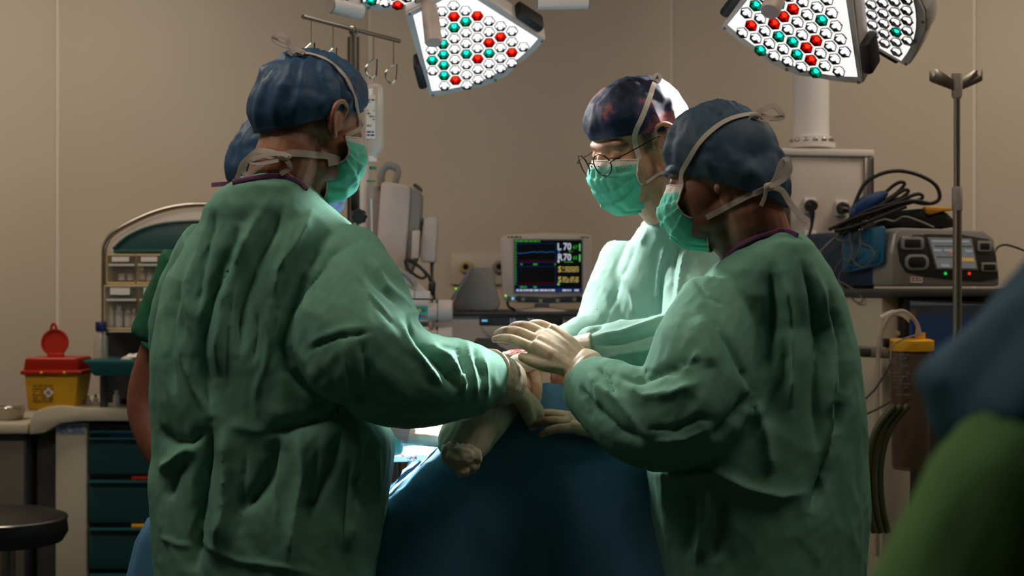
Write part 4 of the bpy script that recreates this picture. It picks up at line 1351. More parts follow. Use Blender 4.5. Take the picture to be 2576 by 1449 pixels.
# ------------------------------------------------------------------ surgeon at the right, turned away to the left
def surgeon_right():
    Yh = 2.66
    t = thing('person', 'right hand surgeon in green gown, grey blue cap, mask ties knotted behind the head', 'person', (P(1930, 0, 2.7).x, 2.7, 0))
    M = head_matrix(P(1812, 448, Yh), 160, 14, 3, 1.01)
    def hairf(L):
        x, y, z = L.T
        up = np.clip((z + 0.07) / 0.04, 0, 1) * np.clip((-0.015 - x) / 0.02, 0, 1)
        side = np.clip((z + 0.01) / 0.012, 0, 1) * np.clip((0.036 - x) / 0.006, 0, 1)
        brow = np.exp(-((z - 0.027 + np.abs(np.abs(y) - 0.03) * 0.25) / 0.006) ** 2) * (x > 0.05) * (np.abs(y) > 0.012)
        lash = np.exp(-((z - 0.004) / 0.0025) ** 2) * (x > 0.06) * (np.abs(np.abs(y) - 0.031) < 0.014)
        beard = 0.4 * np.clip((x - 0.0) / 0.02, 0, 1) * np.clip((-0.02 - z) / 0.03, 0, 1)
        ear = (np.abs(y) > 0.078) & (x < 0.012) & (x > -0.045) & (z > -0.045) & (z < 0.045)
        return np.where(ear, 0, np.maximum.reduce([up * 0.6, side * 0.6, brow, lash, beard]))
    neck = P(1915, 640, 2.69)
    shl = P(1815, 760, 2.62); shr = P(1900, 740, 2.85)
    arms = [([shl, P(1735, 1030, 2.56), P(1480, 955, 2.66)], [0.055, 0.045, 0.028]), ([shr, P(1780, 1020, 2.93), P(1520, 1075, 2.80)], [0.055, 0.045, 0.028])]
    body, tb, _, _ = build_body('body', t, M, neck, P(1930, 820, 2.70), SKIN_R, arms, hairf=hairf, ear=0.08)
    cap, tc, _ = build_cap(t, M, CAPB2, zf=0.030, zb=-0.086, rx=0.104, ry=0.086, top=0.140, bulge=0.03, back=0.07, wr=0.0050, seed=8.0)
    mk, tm, bd = build_mask(t, M, MASKM, MASKW, 6.0, phm=61, out=-0.006, ztop=0.010)
    rings = [(584, 1935, 1992, .055, -.05), (596, 1902, 2014, .085, -.04), (616, 1866, 2036, .105, -.04), (642, 1828, 2052, .122, -.03), (680, 1785, 2078, .138, -.02), (740, 1745, 2108, .148, -.01), (820, 1715, 2134, .145),
             (900, 1705, 2153, .155), (1000, 1695, 2166, .16), (1100, 1645, 2171, .165), (1180, 1625, 2174, .17), (1300, 1642, 2176, .18), (1420, 1672, 2165, .19), (1600, 1700, 2150, .19), (1850, 1705, 2150, .19)]
    s1 = ([(1810, 760, 2.64), (1775, 880, 2.58), (1740, 1010, 2.55), (1650, 1055, 2.56), (1565, 1022, 2.60), (1505, 985, 2.64), (1466, 955, 2.67)], [0.075, 0.095, 0.105, 0.092, 0.080, 0.066, 0.048])
    s2 = ([(1880, 760, 2.86), (1800, 950, 2.92), (1690, 1060, 2.90), (1560, 1085, 2.83), (1520, 1080, 2.80)], [0.075, 0.08, 0.07, 0.05, 0.040])
    V, F = gown_shell(rings, 2.70, [s1, s2])
    folds = [
        ([(1770, 775), (1800, 815), (1840, 880), (1875, 945), (1892, 985)], 10, -0.013), ([(1755, 790), (1780, 860), (1790, 930)], 26, 0.008),
        ([(1892, 985), (1860, 1040), (1810, 1090), (1790, 1110)], 14, -0.016),
        ([(1745, 700), (1780, 745), (1825, 770)], 8, -0.008),
        ([(1940, 680), (1945, 780), (1940, 880), (1920, 960)], 12, -0.014), ([(1965, 660), (1985, 780), (1990, 900), (1985, 1040)], 14, 0.014),
        ([(2010, 640), (2045, 740), (2060, 860), (2050, 1000), (2060, 1150)], 12, -0.014), ([(2040, 660), (2080, 780), (2095, 900), (2090, 1050), (2075, 1200)], 13, 0.014),
        ([(2085, 720), (2120, 850), (2130, 980), (2110, 1100)], 11, -0.015), ([(2110, 1000), (2095, 1120), (2060, 1240), (2040, 1300)], 14, -0.02),
        ([(1975, 840), (1965, 950), (1940, 1030), (1900, 1100)], 14, -0.014), ([(1900, 1000), (1930, 1100), (1940, 1200)], 18, 0.012),
        ([(1640, 1185), (1700, 1200), (1800, 1190), (1880, 1230), (1960, 1250), (2040, 1240)], 14, 0.010),
        ([(1820, 1230), (1815, 1320), (1790, 1420)], 12, -0.014), ([(1730, 1210), (1740, 1300), (1720, 1420)], 14, -0.012), ([(1780, 1200), (1775, 1300), (1750, 1430)], 14, 0.010),
        ([(1470, 990), (1510, 1040), (1560, 1085), (1640, 1105)], 12, -0.011), ([(1500, 960), (1560, 1010), (1600, 1060), (1650, 1130)], 12, 0.010),
        ([(1550, 940), (1600, 960), (1680, 930), (1760, 910)], 12, -0.010), ([(1560, 960), (1620, 1000), (1690, 990), (1760, 960)], 14, 0.010),
        ([(1500, 920), (1530, 950), (1545, 1000)], 8, -0.012), ([(1480, 935), (1500, 975), (1510, 1030)], 8, 0.010), ([(1455, 970), (1480, 1000), (1490, 1060)], 7, -0.010),
        ([(1620, 1080), (1700, 1080), (1760, 1050), (1800, 1060)], 9, -0.010), ([(1640, 1110), (1720, 1105), (1790, 1075)], 9, 0.008), ([(1700, 920), (1730, 930), (1760, 880)], 9, 0.010)]
    V = cloth_folds(V, F, folds, seed=4.0, vert=0.0065, fine=0.0022)
    gown = mesh_obj('gown', V, F, GOWN, t, sharp=0)
    tg = bvh(V, F)
    p, nr = drape_line([tg, tb], [(1815, 652), (1850, 622), (1890, 600), (1935, 586), (1975, 583), (2005, 596)], 26, 0.003)
    G().tube(p, 0.0048, 8, ry=0.003, up=(0, 0, 1)).build('neck_binding', BIND, gown)
    tr = [tc, tb, tm]
    e0 = to_px(np.array([tuple(bd['left'][0]), tuple(bd['left'][-1])]))
    tie(t, 'mask_tie', tr, [tuple(e0[0]), (1716, 438), (1738, 395), (1775, 345), (1820, 310), (1860, 295), (1895, 290)], 0.0095, lift=0.004)
    tie(t, 'mask_tie', tr, [tuple(e0[1]), (1835, 518), (1880, 495), (1920, 476)], 0.0105, lift=0.004)
    k1 = knot_y([tc], 1897, 295, 0.010, 2.52)
    loose(t, 'tie_bow', [(1895, 292, 0), (1920, 275, 0), (1945, 266, 0.01), (1962, 280, 0.01), (1968, 294, 0.01), (1945, 298, 0.01), (1915, 292, 0)], k1, 0.010)
    loose(t, 'tie_end', [(1893, 293), (1915, 300), (1935, 305)], k1, 0.009)
    loose(t, 'tie_end', [(1888, 293), (1878, 312), (1882, 332)], k1 - 0.005, 0.004)
    G().ball(P(1898, 291, k1), (0.010, 0.006, 0.007)).build('tie_knot', TIE, t)
    k2 = knot_y([tc, tb], 1934, 474, 0.012, 2.53)
    loose(t, 'tie_bow', [(1932, 472), (1955, 455), (1975, 430), (1982, 408), (1972, 402), (1962, 420), (1952, 448), (1940, 465)], k2, 0.010)
    loose(t, 'tie_bow', [(1935, 468), (1955, 462), (1978, 445), (1988, 425), (1984, 405)], k2 - 0.01, 0.009)
    loose(t, 'tie_end', [(1935, 470), (1965, 478), (1990, 515), (2012, 540), (2034, 558)], k2, 0.012)
    loose(t, 'tie_end', [(1928, 474), (1924, 495), (1914, 518)], k2 - 0.006, 0.007)
    G().ball(P(1934, 470, k2), (0.010, 0.007, 0.008)).build('tie_knot', TIE, t)
    # nearer glove: hand pointing left over the wound, back of the hand towards us
    glove(t, P(1462, 928, 2.69), (-0.74, 0.20, 0.58), (0.38, -0.66, 0.62), (0.30, 0.38, 0.42, 0.46), cuff=P(1484, 962, 2.675), cuffr=(0.045, 0.046), size=1.08, thumb=-1, spread=0.10, thumb_out=0.35, wr=0.0016, material=GLOVEB, label='cream glove with dark marks on the finger tips')
    glove(t, P(1548, 1085, 2.79), (-0.92, -0.05, 0.26), (0.1, -0.4, 0.9), (0.15, 0.2, 0.25, 0.3), cuff=P(1575, 1092, 2.80), cuffr=(0.031, 0.036), size=1.0, thumb=1, thumb_out=0.8, material=GLOVEB)
surgeon_right()

# ------------------------------------------------------------------ team member bending down behind the left surgeon
def assistant_behind():
    Y = 3.05
    t = thing('person', 'bent over team member half hidden behind the left surgeon, bare arm and dark green sleeve', 'person', (P(600, 0, 3.15).x, 3.15, 0))
    M = head_matrix(P(730, 416, Y), 12, 14, 0, 1.0)
    hairf = lambda L: np.clip((L[:, 2] + 0.02) / 0.03, 0, 1) * (L[:, 0] < 0.02) * 0.8
    neck = P(650, 545, 3.08)
    sh1 = P(470, 690, 3.10); el = P(368, 1005, 3.12); wr = P(470, 1230, 3.05)
    arms = [([sh1, P(415, 850, 3.12), el, P(400, 1120, 3.09), wr], [0.052, 0.046, 0.042, 0.042, 0.028]),
            ([P(760, 640, 3.14), P(800, 900, 3.25), P(960, 1010, 3.2)], [0.05, 0.042, 0.03])]
    body, tb, _, _ = build_body('body', t, M, neck, P(620, 720, 3.14), SKIN_B, arms, hairf=hairf)
    cap, tc, _ = build_cap(t, M, CAPB, zf=0.045, zb=-0.085, rx=0.106, ry=0.088, top=0.128, bulge=0.03, back=0.16, wr=0.005, seed=14.0)
    mk, tm, bd = build_mask(t, M, MASKB, MASKW, 9.0, phm=76)
    rings = [(540, 610, 690, .06), (570, 560, 740, .09), (620, 500, 790, .11), (700, 470, 800, .12), (850, 470, 790, .13), (1050, 470, 790, .13), (1250, 470, 800, .14)]
    sl = ([(490, 660, 3.11), (440, 770, 3.115), (395, 862, 3.12)], [0.075, 0.070, 0.062])
    V, F = gown_shell(rings, 3.15, [sl], vox=0.008)
    V = cloth_folds(V, F, [([(420, 790), (405, 830), (390, 860)], 8, -0.008)], seed=17.0, vert=0.006)
    mesh_obj('scrub_top', V, F, SCRUB, t, sharp=0)
    g = G(); hand_shapes(g, wr, (0.6, -0.1, -0.6), (0.3, -0.9, 0), (0.2, 0.25, 0.3, 0.35))
    V, F = remesh(g, 0.004, 3)
    mesh_obj('hand', V, F, SKIN_B, t, sharp=0)
    # rolled hem of the sleeve
    G().tube([P(360, 862, 3.07), P(385, 880, 3.05), P(420, 880, 3.06)], 0.006, 8, smoothn=4).build('sleeve_hem', SCRUB, t)
assistant_behind()

# ------------------------------------------------------------------ person close to the camera at the right edge (out of focus)
def person_near():
    D = Vector((-0.09, -0.32, 0.0))
    t = thing('person', 'blurred person in dark blue, added gown for a green tint, close at the right edge', 'person', (0.57, 0.82, 0))
    M = head_matrix(Vector((0.59, 0.78, 1.58)), 110, 0, 0, 1.0)
    NB = cloth('navy_gown_cloth', (54, 98, 124), 0.1, 0.4, 0.0)
    NG = cloth('green_tint_gown_cloth', (92, 142, 78), 0.1, 0.4, 0.0)  # green cloth made up to stand in for a green graphic tint
    body, tb, _, _ = build_body('body', t, M, Vector((0.59, 0.80, 1.42)), Vector((0.58, 0.83, 1.2)), SKIN_L, [([Vector((0.39, 0.82, 1.24)), Vector((0.255, 0.77, 1.06)), Vector((0.27, 0.96, 0.95))], [0.05, 0.042, 0.03])], vox=0.005)
    build_cap(t, M, CAPB, zf=0.04, zb=-0.03, rx=0.109, ry=0.088, top=0.139, nu=60, nv=24)
    def put(rings, tubes, vox=0.008):
        g = G(); n = 36; V = []; F = []
        for z, x0, x1, ry in rings:
            for k in range(n):
                a = 2 * math.pi * k / n
                V.append((D.x + (x0 + x1) / 2 + (x1 - x0) / 2 * math.cos(a), D.y + 1.14 + ry * math.sin(a), z))
        for i in range(len(rings) - 1):
            for k in range(n):
                F.append((i * n + k, (i + 1) * n + k, (i + 1) * n + (k + 1) % n, i * n + (k + 1) % n))
        F.append(tuple(range(n))); F.append(tuple(reversed(range((len(rings) - 1) * n, len(rings) * n))))
        g.add(V, F)
        for p_, r_ in tubes: g.tube([Vector(q) + D for q in p_], r_, 20, smoothn=6)
        return remesh(g, vox, 6)
    V, F = put([(1.43, 0.60, 0.76, .07), (1.385, 0.49, 0.86, .10), (1.345, 0.42, 0.90, .12), (1.30, 0.37, 0.93, .13), (1.25, 0.325, 0.94, .14), (1.205, 0.34, 0.94, .14)],
               [([(0.47, 1.12, 1.27), (0.41, 1.10, 1.23), (0.39, 1.09, 1.20)], [0.058, 0.062, 0.062])])
    V = cloth_folds(V, F, [([(2560, 660), (2450, 760), (2330, 900)], 22, -0.006), ([(2576, 720), (2480, 820), (2380, 920)], 22, 0.006)], seed=22.0, vert=0.008)
    mesh_obj('shoulder_cape', V, F, NB, t, sharp=0)
    V, F = put([(1.30, 0.43, 0.92, .12), (1.2, 0.43, 0.92, .13), (1.05, 0.42, 0.93, .14), (0.8, 0.40, 0.95, .16), (0.45, 0.38, 0.97, .18)],
               [([(0.47, 1.12, 1.27), (0.385, 1.09, 1.19), (0.345, 1.08, 1.10), (0.325, 1.10, 1.03), (0.36, 1.26, 0.96)], [0.058, 0.064, 0.070, 0.068, 0.045])])
    V = cloth_folds(V, F, [], seed=25.0, vert=0.009)
    mesh_obj('gown', V, F, NG, t, sharp=0)  # added green gown, takes the place of the overlaid tint
person_near()

# ================================================================== TABLE, DRAPE, PATIENT
DRAPE = cloth('blue_drape_nonwoven', (78, 128, 164), 0.08, 0.45, 0.08, 0.65, spots=((26, 24, 26), 9), spot_size=0.72)
tbl = thing('operating_table', 'operating table hidden under the blue drape', 'table', (-0.03, 3.45, 0))
G().box((-0.03, 3.45, 0.72), (0.34, 0.95, 0.06), 0.02).build('table_top', DGREYP, tbl)
G().box((-0.03, 3.5, 0.36), (0.22, 0.30, 0.68), 0.02).build('column', STEEL, tbl)
G().box((-0.03, 3.5, 0.04), (0.40, 0.60, 0.08), 0.03).build('base', DGREYP, tbl)

def drape_z(X, Y):
    """tent over the near end (a smooth pyramid) running into the covered table"""
    def smin(ls, k):
        a = -k * np.log(sum(np.exp(-np.asarray(l) / k) for l in ls))
        return a
    def smax(a, b, k):
        return k * np.logaddexp(a / k, b / k)
    ax, ay, az = P(1350, 1036, 2.86).x, 2.86, P(1350, 1036, 2.86).z + 0.052
    # facets of the tent: near face, right face, left face, far face
    f1 = az + (Y - ay + 0.05) * 3.6
    f2 = az - (X - ax - 0.050) * 0.92 + (Y - ay + 0.04) * 0.22
    f3 = az + (X - ax + 0.05) * 0.93 - (Y - ay - 0.03) * 0.03
    f4 = az - (Y - ay - 0.30) * 0.62
    f5 = az + 0 * X
    tent = smin([f1, f2, f3, f4, f5], 0.008)
    # body of the patient under the cloth
    xr = (X + 0.05) / 0.24
    body = 0.885 + 0.05 * np.cos(np.clip((Y - 3.5) * 2.2, -1.5, 1.5)) - 0.10 * xr ** 2 - np.clip(np.abs(X + 0.05) - 0.20, 0, 1) * 9.0 - np.clip(2.93 - Y, 0, 1) * 3.0
    return smax(tent, body, 0.018)

nx, ny = 190, 190
xs = np.linspace(-0.50, 0.47, nx); ys = np.linspace(2.62, 3.98, ny)
XX, YY = np.meshgrid(xs, ys)
ZZ = drape_z(XX, YY)
pts = np.stack([XX.ravel(), YY.ravel(), ZZ.ravel()], 1)
q = np.stack([pts[:, 0] * 7 + pts[:, 2] * 5, pts[:, 1] * 6, pts[:, 2] * 4], 1)
dz = 0.012 * (ridge(q + 3) - 0.45) + 0.007 * (ridge(q * 2.4) - 0.4) + 0.0022 * (ridge(q * 5.5) - 0.4)
pts[:, 1] += dz * 0.8
pts[:, 2] += dz
pts[:, 2] = np.maximum(pts[:, 2], 0.12)
# cloth falls to the floor: clamp outward spread
FF = [(j * nx + i, j * nx + i + 1, (j + 1) * nx + i + 1, (j + 1) * nx + i) for j in range(ny - 1) for i in range(nx - 1)]
keep = [f for f in FF if max(pts[k, 2] for k in f) > 0.13]
used = sorted(set(k for f in keep for k in f)); mp_ = {k: i for i, k in enumerate(used)}
dr = mesh_obj('surgical_drape', pts[used], [tuple(mp_[k] for k in f) for f in keep], DRAPE, None, sharp=0)
tag(thick(dr, 0.002), 'blue surgical drape tented over the near end of the operating table', 'drape')
tdr = bvh(pts, FF)

# patient: one arm out of the drape, lower part in white stockinette knotted at the end
SKIN_P = skin('pale_patient_skin', (226, 190, 168))
STOCK = cloth('white_stockinette', (206, 198, 178), 0.06, 0.45, 0.1, 0.75)
IODINE = mat('iodine_stained_film', (150, 84, 60), 0.4, var=0.35, vscale=30, bump=0.3, bscale=60)
pat = thing('person', 'patient under the blue drape, bare arm held up, lower end wrapped in white stockinette', 'person', (-0.03, 3.4, 0.76))
g = G()
sh = P(1425, 985, 2.93)
g.tube([Vector((0.0, 3.25, 0.80)), Vector((0.07, 3.05, 0.95)), sh, P(1330, 985, 2.86), P(1255, 1005, 2.82), P(1190, 1075, 2.74), P(1150, 1140, 2.70)], [0.10, 0.085, 0.062, 0.050, 0.044, 0.038, 0.03], 22, smoothn=6)
g.tube([Vector((0.0, 3.0, 0.80)), Vector((-0.03, 3.3, 0.80)), Vector((-0.03, 3.85, 0.79))], [0.05, 0.07, 0.06], 18, smoothn=5)
V, F = remesh(g, 0.006, 4)
mesh_obj('body', V, F, SKIN_P, pat, sharp=0)
# stockinette
g = G()
g.tube([P(1262, 1000, 2.825), P(1215, 1045, 2.77), P(1170, 1105, 2.72), P(1148, 1140, 2.70), P(1140, 1155, 2.695)], [0.047, 0.052, 0.050, 0.040, 0.016], 22, smoothn=6)
V, F = remesh(g, 0.0045, 3); N = normals(V, F)
V = V + N * (0.004 * (ridge(np.stack([V[:, 0] * 60 - V[:, 2] * 40, V[:, 1] * 40, (V[:, 0] + V[:, 2]) * 9], 1)) - 0.4))[:, None]
st = mesh_obj('stockinette', V, F, STOCK, pat, sharp=0)
g = G()
k0 = P(1163, 1150, 2.665)
g.ball(k0, (0.034, 0.026, 0.024)); g.ball(P(1140, 1140, 2.67), (0.024, 0.02, 0.02))
for (x, y, w_) in ((1212, 1150, .010), (1198, 1178, .012), (1165, 1195, .013), (1180, 1192, .010), (1205, 1140, .008)):
    g.tube([k0, (k0 + P(x, y, 2.655)) / 2, P(x, y, 2.65)], [0.018, w_ * 1.2, w_ * 0.7], 10, smoothn=3)
V, F = remesh(g, 0.0032, 3); N = normals(V, F)
V = V + N * (0.0065 * (ridge(V * np.array((70, 50, 45))) - 0.4))[:, None]
mesh_obj('knot', V, F, STOCK, st, sharp=0)
# brown stained adhesive film round the upper arm
g = G()
g.tube([P(1352, 985, 2.872), P(1385, 985, 2.89), P(1420, 985, 2.925), P(1450, 985, 2.96)], [0.0535, 0.060, 0.068, 0.074], 24, smoothn=5)
V, F = remesh(g, 0.004, 3); N = normals(V, F)
V = V + N * (0.004 * (ridge(np.stack([V[:, 0] * 45 + V[:, 2] * 20, V[:, 1] * 30, V[:, 2] * 12], 1)) - 0.4))[:, None]
mesh_obj('adhesive_film', V, F, IODINE, pat, sharp=0)
g = G()
g.tube([P(1345, 1035, 2.80), P(1350, 1000, 2.795), P(1352, 960, 2.80), P(1340, 935, 2.83), P(1300, 915, 2.86), P(1270, 905, 2.88)], [0.006, 0.010, 0.010, 0.012, 0.014, 0.010], 12, smoothn=5)
g.build('film_edge', mat('film_edge_tape', (196, 160, 136), 0.4, var=0.2, vscale=40), pat)
# gauze and wound area lit by the lamps
WOUND = mat('wound_red', (176, 40, 28), 0.45, vscale=90, bump=0.5, bscale=160, rgb2=(226, 190, 176))
g = G(); g.ball(P(1322, 912, 2.83), (0.036, 0.030, 0.020), 20, 14)
g.build('shoulder_dressing', mat('white_gauze', (232, 224, 216), 0.8, bump=0.3, bscale=300), pat)
g = G(); g.ball(P(1302, 898, 2.86), (0.036, 0.026, 0.013), 28, 18)
V = np.array([tuple(v) for v in g.V]); N = normals(V, g.F)
V = V + N * (0.005 * (ridge(V * 90) - 0.4))[:, None]
mesh_obj('wound', V, g.F, WOUND, pat, sharp=0)
def pad(name, label, cat, px, py, Y, sx, sy, sz, m, rz=0.0, seed=0.0):
    c = P(px, py, Y)
    n_ = 26
    g = G()
    def top(u, v):
        x = (u - .5) * sx; y = (v - .5) * sy
        e = (1 - (2 * u - 1) ** 6) * (1 - (2 * v - 1) ** 6)
        z = sz * e + 0.010 * float(pnoise(np.array([[u * 4 + seed, v * 4, seed]]))[0]) * e
        return (c.x + x * math.cos(rz) - y * math.sin(rz), c.y + x * math.sin(rz) + y * math.cos(rz), c.z + z)
    g.grid(top, n_, n_)
    n0 = len(g.V)
    o = g.build(name, m, None, sharp=0)
    thick(o, 0.004)
    return tag(o, label, cat)
BLOODY = cloth('blood_spotted_gauze', (236, 230, 224), 0.03, 0.35, 0.1, 0.8, spots=((170, 60, 48), 32), spot_size=0.56)
pad('gauze_swab', 'white gauze swab with red marks lying on the drape beside the left surgeon', 'gauze', 1010, 1150, 3.12, 0.17, 0.16, 0.03, BLOODY, 0.2, 3.0)

# blue draped stand behind the left surgeon
g = G(); V = []; F = []; n = 64
prof = [(0.0, 0.84), (0.10, 0.838), (0.16, 0.82), (0.19, 0.77), (0.22, 0.66), (0.26, 0.5), (0.29, 0.3), (0.31, 0.06)]
c = Vector((-0.63, 2.965, 0))
for i, (r_, z) in enumerate(prof):
    for k in range(n):
        a = 2 * math.pi * k / n
        rr = r_ * (1 + 0.10 * (i / 7) * math.sin(a * 9) + 0.05 * math.sin(a * 4 + 1) * (i / 7))
        V.append((c.x + rr * 0.80 * math.cos(a), c.y + rr * 0.28 * math.sin(a), z))
for i in range(len(prof) - 1):
    for k in range(n):
        F.append((i * n + k, (i + 1) * n + k, (i + 1) * n + (k + 1) % n, i * n + (k + 1) % n))
F.append(tuple(range(n)))
g.add(V, F)
ds = thing('draped_stand', 'small stand under a blue drape, its edge showing behind the left surgeon', 'stand', (c.x, c.y, 0))
g.build('cover', DRAPE, ds, sharp=0)
G().lathe([(0.02, 0.02), (0.02, 0.80), (0.03, 0.805), (0.03, 0.825)], (c.x, c.y, 0)).build('post', STEEL, ds)
# ================================================================== EQUIPMENT ALONG THE BACK WALL, LEFT
CREAM = mat('cream_plastic', (186, 166, 122), 0.5, var=0.05)
BINBACK = mat('brown_bin_back', (98, 82, 60), 0.6, var=0.08)
BROWNG = glass('brown_glass', (52, 22, 12), 0.25)
ORANGEG = glass('amber_glass', (176, 78, 30), 0.25)
BLUEFILM = mat('blue_sticker', (150, 160, 172), 0.6)

def lines(name, parent, x0, y0, x1, y1, Y, rows, m, fill=0.75, seed=0, h=0.45):
    """rows of small printed dashes on a label (too small to read)"""
    rnd = random.Random(seed)
    g = G()
    dy = (y1 - y0) / rows
    for i in range(rows):
        x = x0
        while x < x1 - 2:
            w_ = rnd.uniform(3, 12)
            xe = min(x1, x + w_)
            if rnd.random() < fill:
                g.pbox(x, y0 + i * dy, xe, y0 + i * dy + dy * h, Y, 0.0004)
            x = xe + rnd.uniform(1.5, 3)
    return g.build(name, m, parent, smooth=False)

YC = 4.45
cart = thing('drug_cart', 'grey drug cart with teal drawers and an arched rack of clear bins', 'cart', (P(430, 0, YC).x, YC + 0.25, 0))
zt = P(0, 1030, YC).z
G().pbox(90, 1066, 770, 1600, YC + 0.03, 0.46, 0.01).build('body', DGREYP, cart)
for (a, b) in ((138, 218), (700, 775)):
    G().pbox(a, 1064, b, 1600, YC, 0.05, 0.008).build('corner_post', BEIGEP, cart)
# moulded top with a raised rolled edge
prof = [(72, 1094), (75, 1058), (88, 1034), (120, 1023), (160, 1020), (220, 1027), (400, 1030), (640, 1027), (720, 1020), (765, 1030), (780, 1060), (784, 1094), (760, 1090), (715, 1066), (660, 1060), (200, 1060), (150, 1066), (110, 1090)]
G().prism([P(x, y, YC - 0.03) for x, y in prof], (0, 0.52, 0), 0.006).build('worktop', BEIGEP, cart)
lb = G().pbox(148, 1069, 214, 1093, YC - 0.002, 0.002).build('sticker', BLUEFILM, cart)
lines('sticker_print', lb, 150, 1071, 212, 1092, YC - 0.003, 5, BLUEP, 0.9, 3)
rows = [(1086, 1096), (1103, 1194), (1212, 1316), (1332, 1432), (1448, 1560)]
tabs = {1: None, 2: REDP, 3: YELP}
for k, (a, b) in enumerate(rows):
    d = G().pbox(222, a, 696, b, YC + 0.004, 0.05, 0.004).build('drawer', TEALD, cart)
    G().pbox(222, a - 2, 696, a + 5, YC - 0.012, 0.03, 0.003).build('drawer_grip', TEALP, d)
    if k in (2, 3):
        G().pbox(330, a - 13, 470, a - 4, YC - 0.004, 0.01, 0.002).build('colour_tab', REDP if k == 2 else YELP, d)
    if k == 1:
        G().pbox(275, a - 14, 470, a - 5, YC - 0.004, 0.01, 0.002).build('colour_tab', BLUEP, d)
for x in (120, 740):
    for dy in (0.08, 0.42):
        G().lathe([(0.045, -0.015), (0.05, -0.01), (0.05, 0.01), (0.045, 0.015)], (P(x, 0, YC).x, YC + dy, 0.05), (1, 0, 0), 20).build('castor', BLACKP, cart)
        G().box((P(x, 0, YC).x, YC + dy, 0.12), (0.05, 0.05, 0.10), 0.01).build('castor_fork', STEEL, cart)
# arched tube frame, header panel and bins
YR = 4.62
half = [(262, 1020), (262, 830), (262, 650), (266, 615), (284, 588), (330, 560), (390, 534), (450, 519), (520, 514)]
arch = half + [(1040 - x, y) for x, y in reversed(half[:-1])]
G().tube([P(x, y, YR) for x, y in arch], 0.0088, 14, smoothn=5).build('arch_frame', STEEL, cart)
pan = [(272, 640), (272, 628), (284, 604), (330, 574), (390, 548), (450, 533), (520, 528)]
pan = pan + [(1040 - x, y) for x, y in reversed(pan[:-1])]
G().prism([P(x, y, YR) for x, y in pan], (0, 0.012, 0), 0.002).build('header_panel', WARMP, cart)
win = [(284, 634), (284, 626), (318, 596), (370, 572), (430, 560), (520, 556)]
win = win + [(1040 - x, y) for x, y in reversed(win[:-1])]
hw_ = G().prism([P(x, y, YR - 0.012) for x, y in win], (0, 0.012, 0), 0.003).build('teal_window', TEALD, cart)
G().tube([P(x, y, YR - 0.014) for x, y in win[1:-1]], 0.004, 8, smoothn=4).build('window_edge', TEALP, hw_)
G().pbox(284, 628, 756, 635, YR - 0.02, 0.02, 0.003).build('window_ledge', TEALP, hw_)
G().pbox(258, 836, 782, 1022, YR + 0.02, 0.02, 0.0).build('back_panel', DGREYP, cart)
for x in (266, 772):
    G().pbox(x - 6, 640, x + 4, 835, YR - 0.0, 0.02).build('side_rail', TEALP, cart)

def drug_bottle(px, base, w_px, h_px, Y, body, labelm, capm, label, grp):
    r = S(w_px / 2, Y); h = S(h_px, Y)
    c = P(px, base, Y)
    t = thing('drug_bottle', label, 'bottle', tuple(c), grp)
    G().lathe([(r * 0.92, 0), (r, h * 0.04), (r, h * 0.66), (r * 0.82, h * 0.76), (r * 0.45, h * 0.80), (r * 0.45, h * 0.86)], c, (0, 0, 1), 16).build('bottle_body', body, t)
    G().lathe([(r * 1.02, h * 0.12), (r * 1.02, h * 0.55)], c, (0, 0, 1), 16).build('paper_label', labelm, t)
    G().lathe([(r * 0.55, h * 0.82), (r * 0.58, h * 0.84), (r * 0.58, h * 0.98), (r * 0.5, h)], c, (0, 0, 1), 16).build('cap', capm, t)
    return t

def bins(y0, y1, xs, Yb, depth, lidh):
    for i in range(len(xs) - 1):
        a, b = xs[i] + 2, xs[i + 1] - 2
        # frame: floor, ceiling, dividers
        g = G()
        g.pbox(a - 2, y1 - 5, b + 2, y1 + 2, Yb, depth, 0.002)
        g.pbox(a - 2, y0 - 3, b + 2, y0 + 3, Yb, depth, 0.002)
        g.pbox(a - 3, y0, a, y1, Yb, depth); g.pbox(b, y0, b + 3, y1, Yb, depth)
        g.slot(1).pbox(a, y0, b, y1, Yb + depth, 0.004)
        bo = g.build('bin_frame', [CREAM, BINBACK], cart)
        fr = G(); fr.pbox(a + 1, y0 + 4, b - 1, y1 - 6, Yb - 0.006, 0.003, 0.001)
        f = fr.build('bin_front', CLEAR, bo)
        G().pbox(a + 2, y0 + lidh, b - 2, y0 + lidh + 6, Yb - 0.012, 0.008, 0.002).build('bin_lip', CLEARB, f)
        G().pbox(a + (b - a) * 0.16, y0 + 4, b - (b - a) * 0.22, y0 + 4 + lidh * 0.55, Yb - 0.009, 0.002).build('paper_strip', PAPER, f)
xs1 = [268, 342, 412, 482, 552, 622, 692, 766]
bins(642, 714, xs1, YR - 0.10, 0.10, 22)
xs2 = [262, 346, 432, 518, 604, 690, 776]
bins(720, 830, xs2, YR - 0.14, 0.14, 32)
G1 = 'drug bottles in the arched rack'
Yb1 = YR - 0.05; Yb2 = YR - 0.08
drug_bottle(306, 709, 17, 36, Yb1, BROWNG, PAPER, BLACKP, 'left of the two dark brown bottles in the upper left bin', G1)
drug_bottle(328, 709, 17, 36, Yb1, BROWNG, PAPER, BLACKP, 'right of the two dark brown bottles in the upper left bin', G1)
drug_bottle(356, 708, 18, 34, Yb1, ORANGEG, PAPER, WHITEP, 'amber bottle at the left of the second upper bin', G1)
drug_bottle(376, 708, 16, 26, Yb1, CLEARB, PAPER, GREYP, 'short clear bottle between the amber bottles in the second upper bin', G1)
drug_bottle(397, 708, 17, 34, Yb1, ORANGEG, PAPER, WHITEP, 'amber bottle at the right of the second upper bin', G1)
drug_bottle(277, 823, 19, 56, Yb2, WHITEP, PAPER, YELP, 'tall white bottle with yellow cap in the lower left bin', G1)
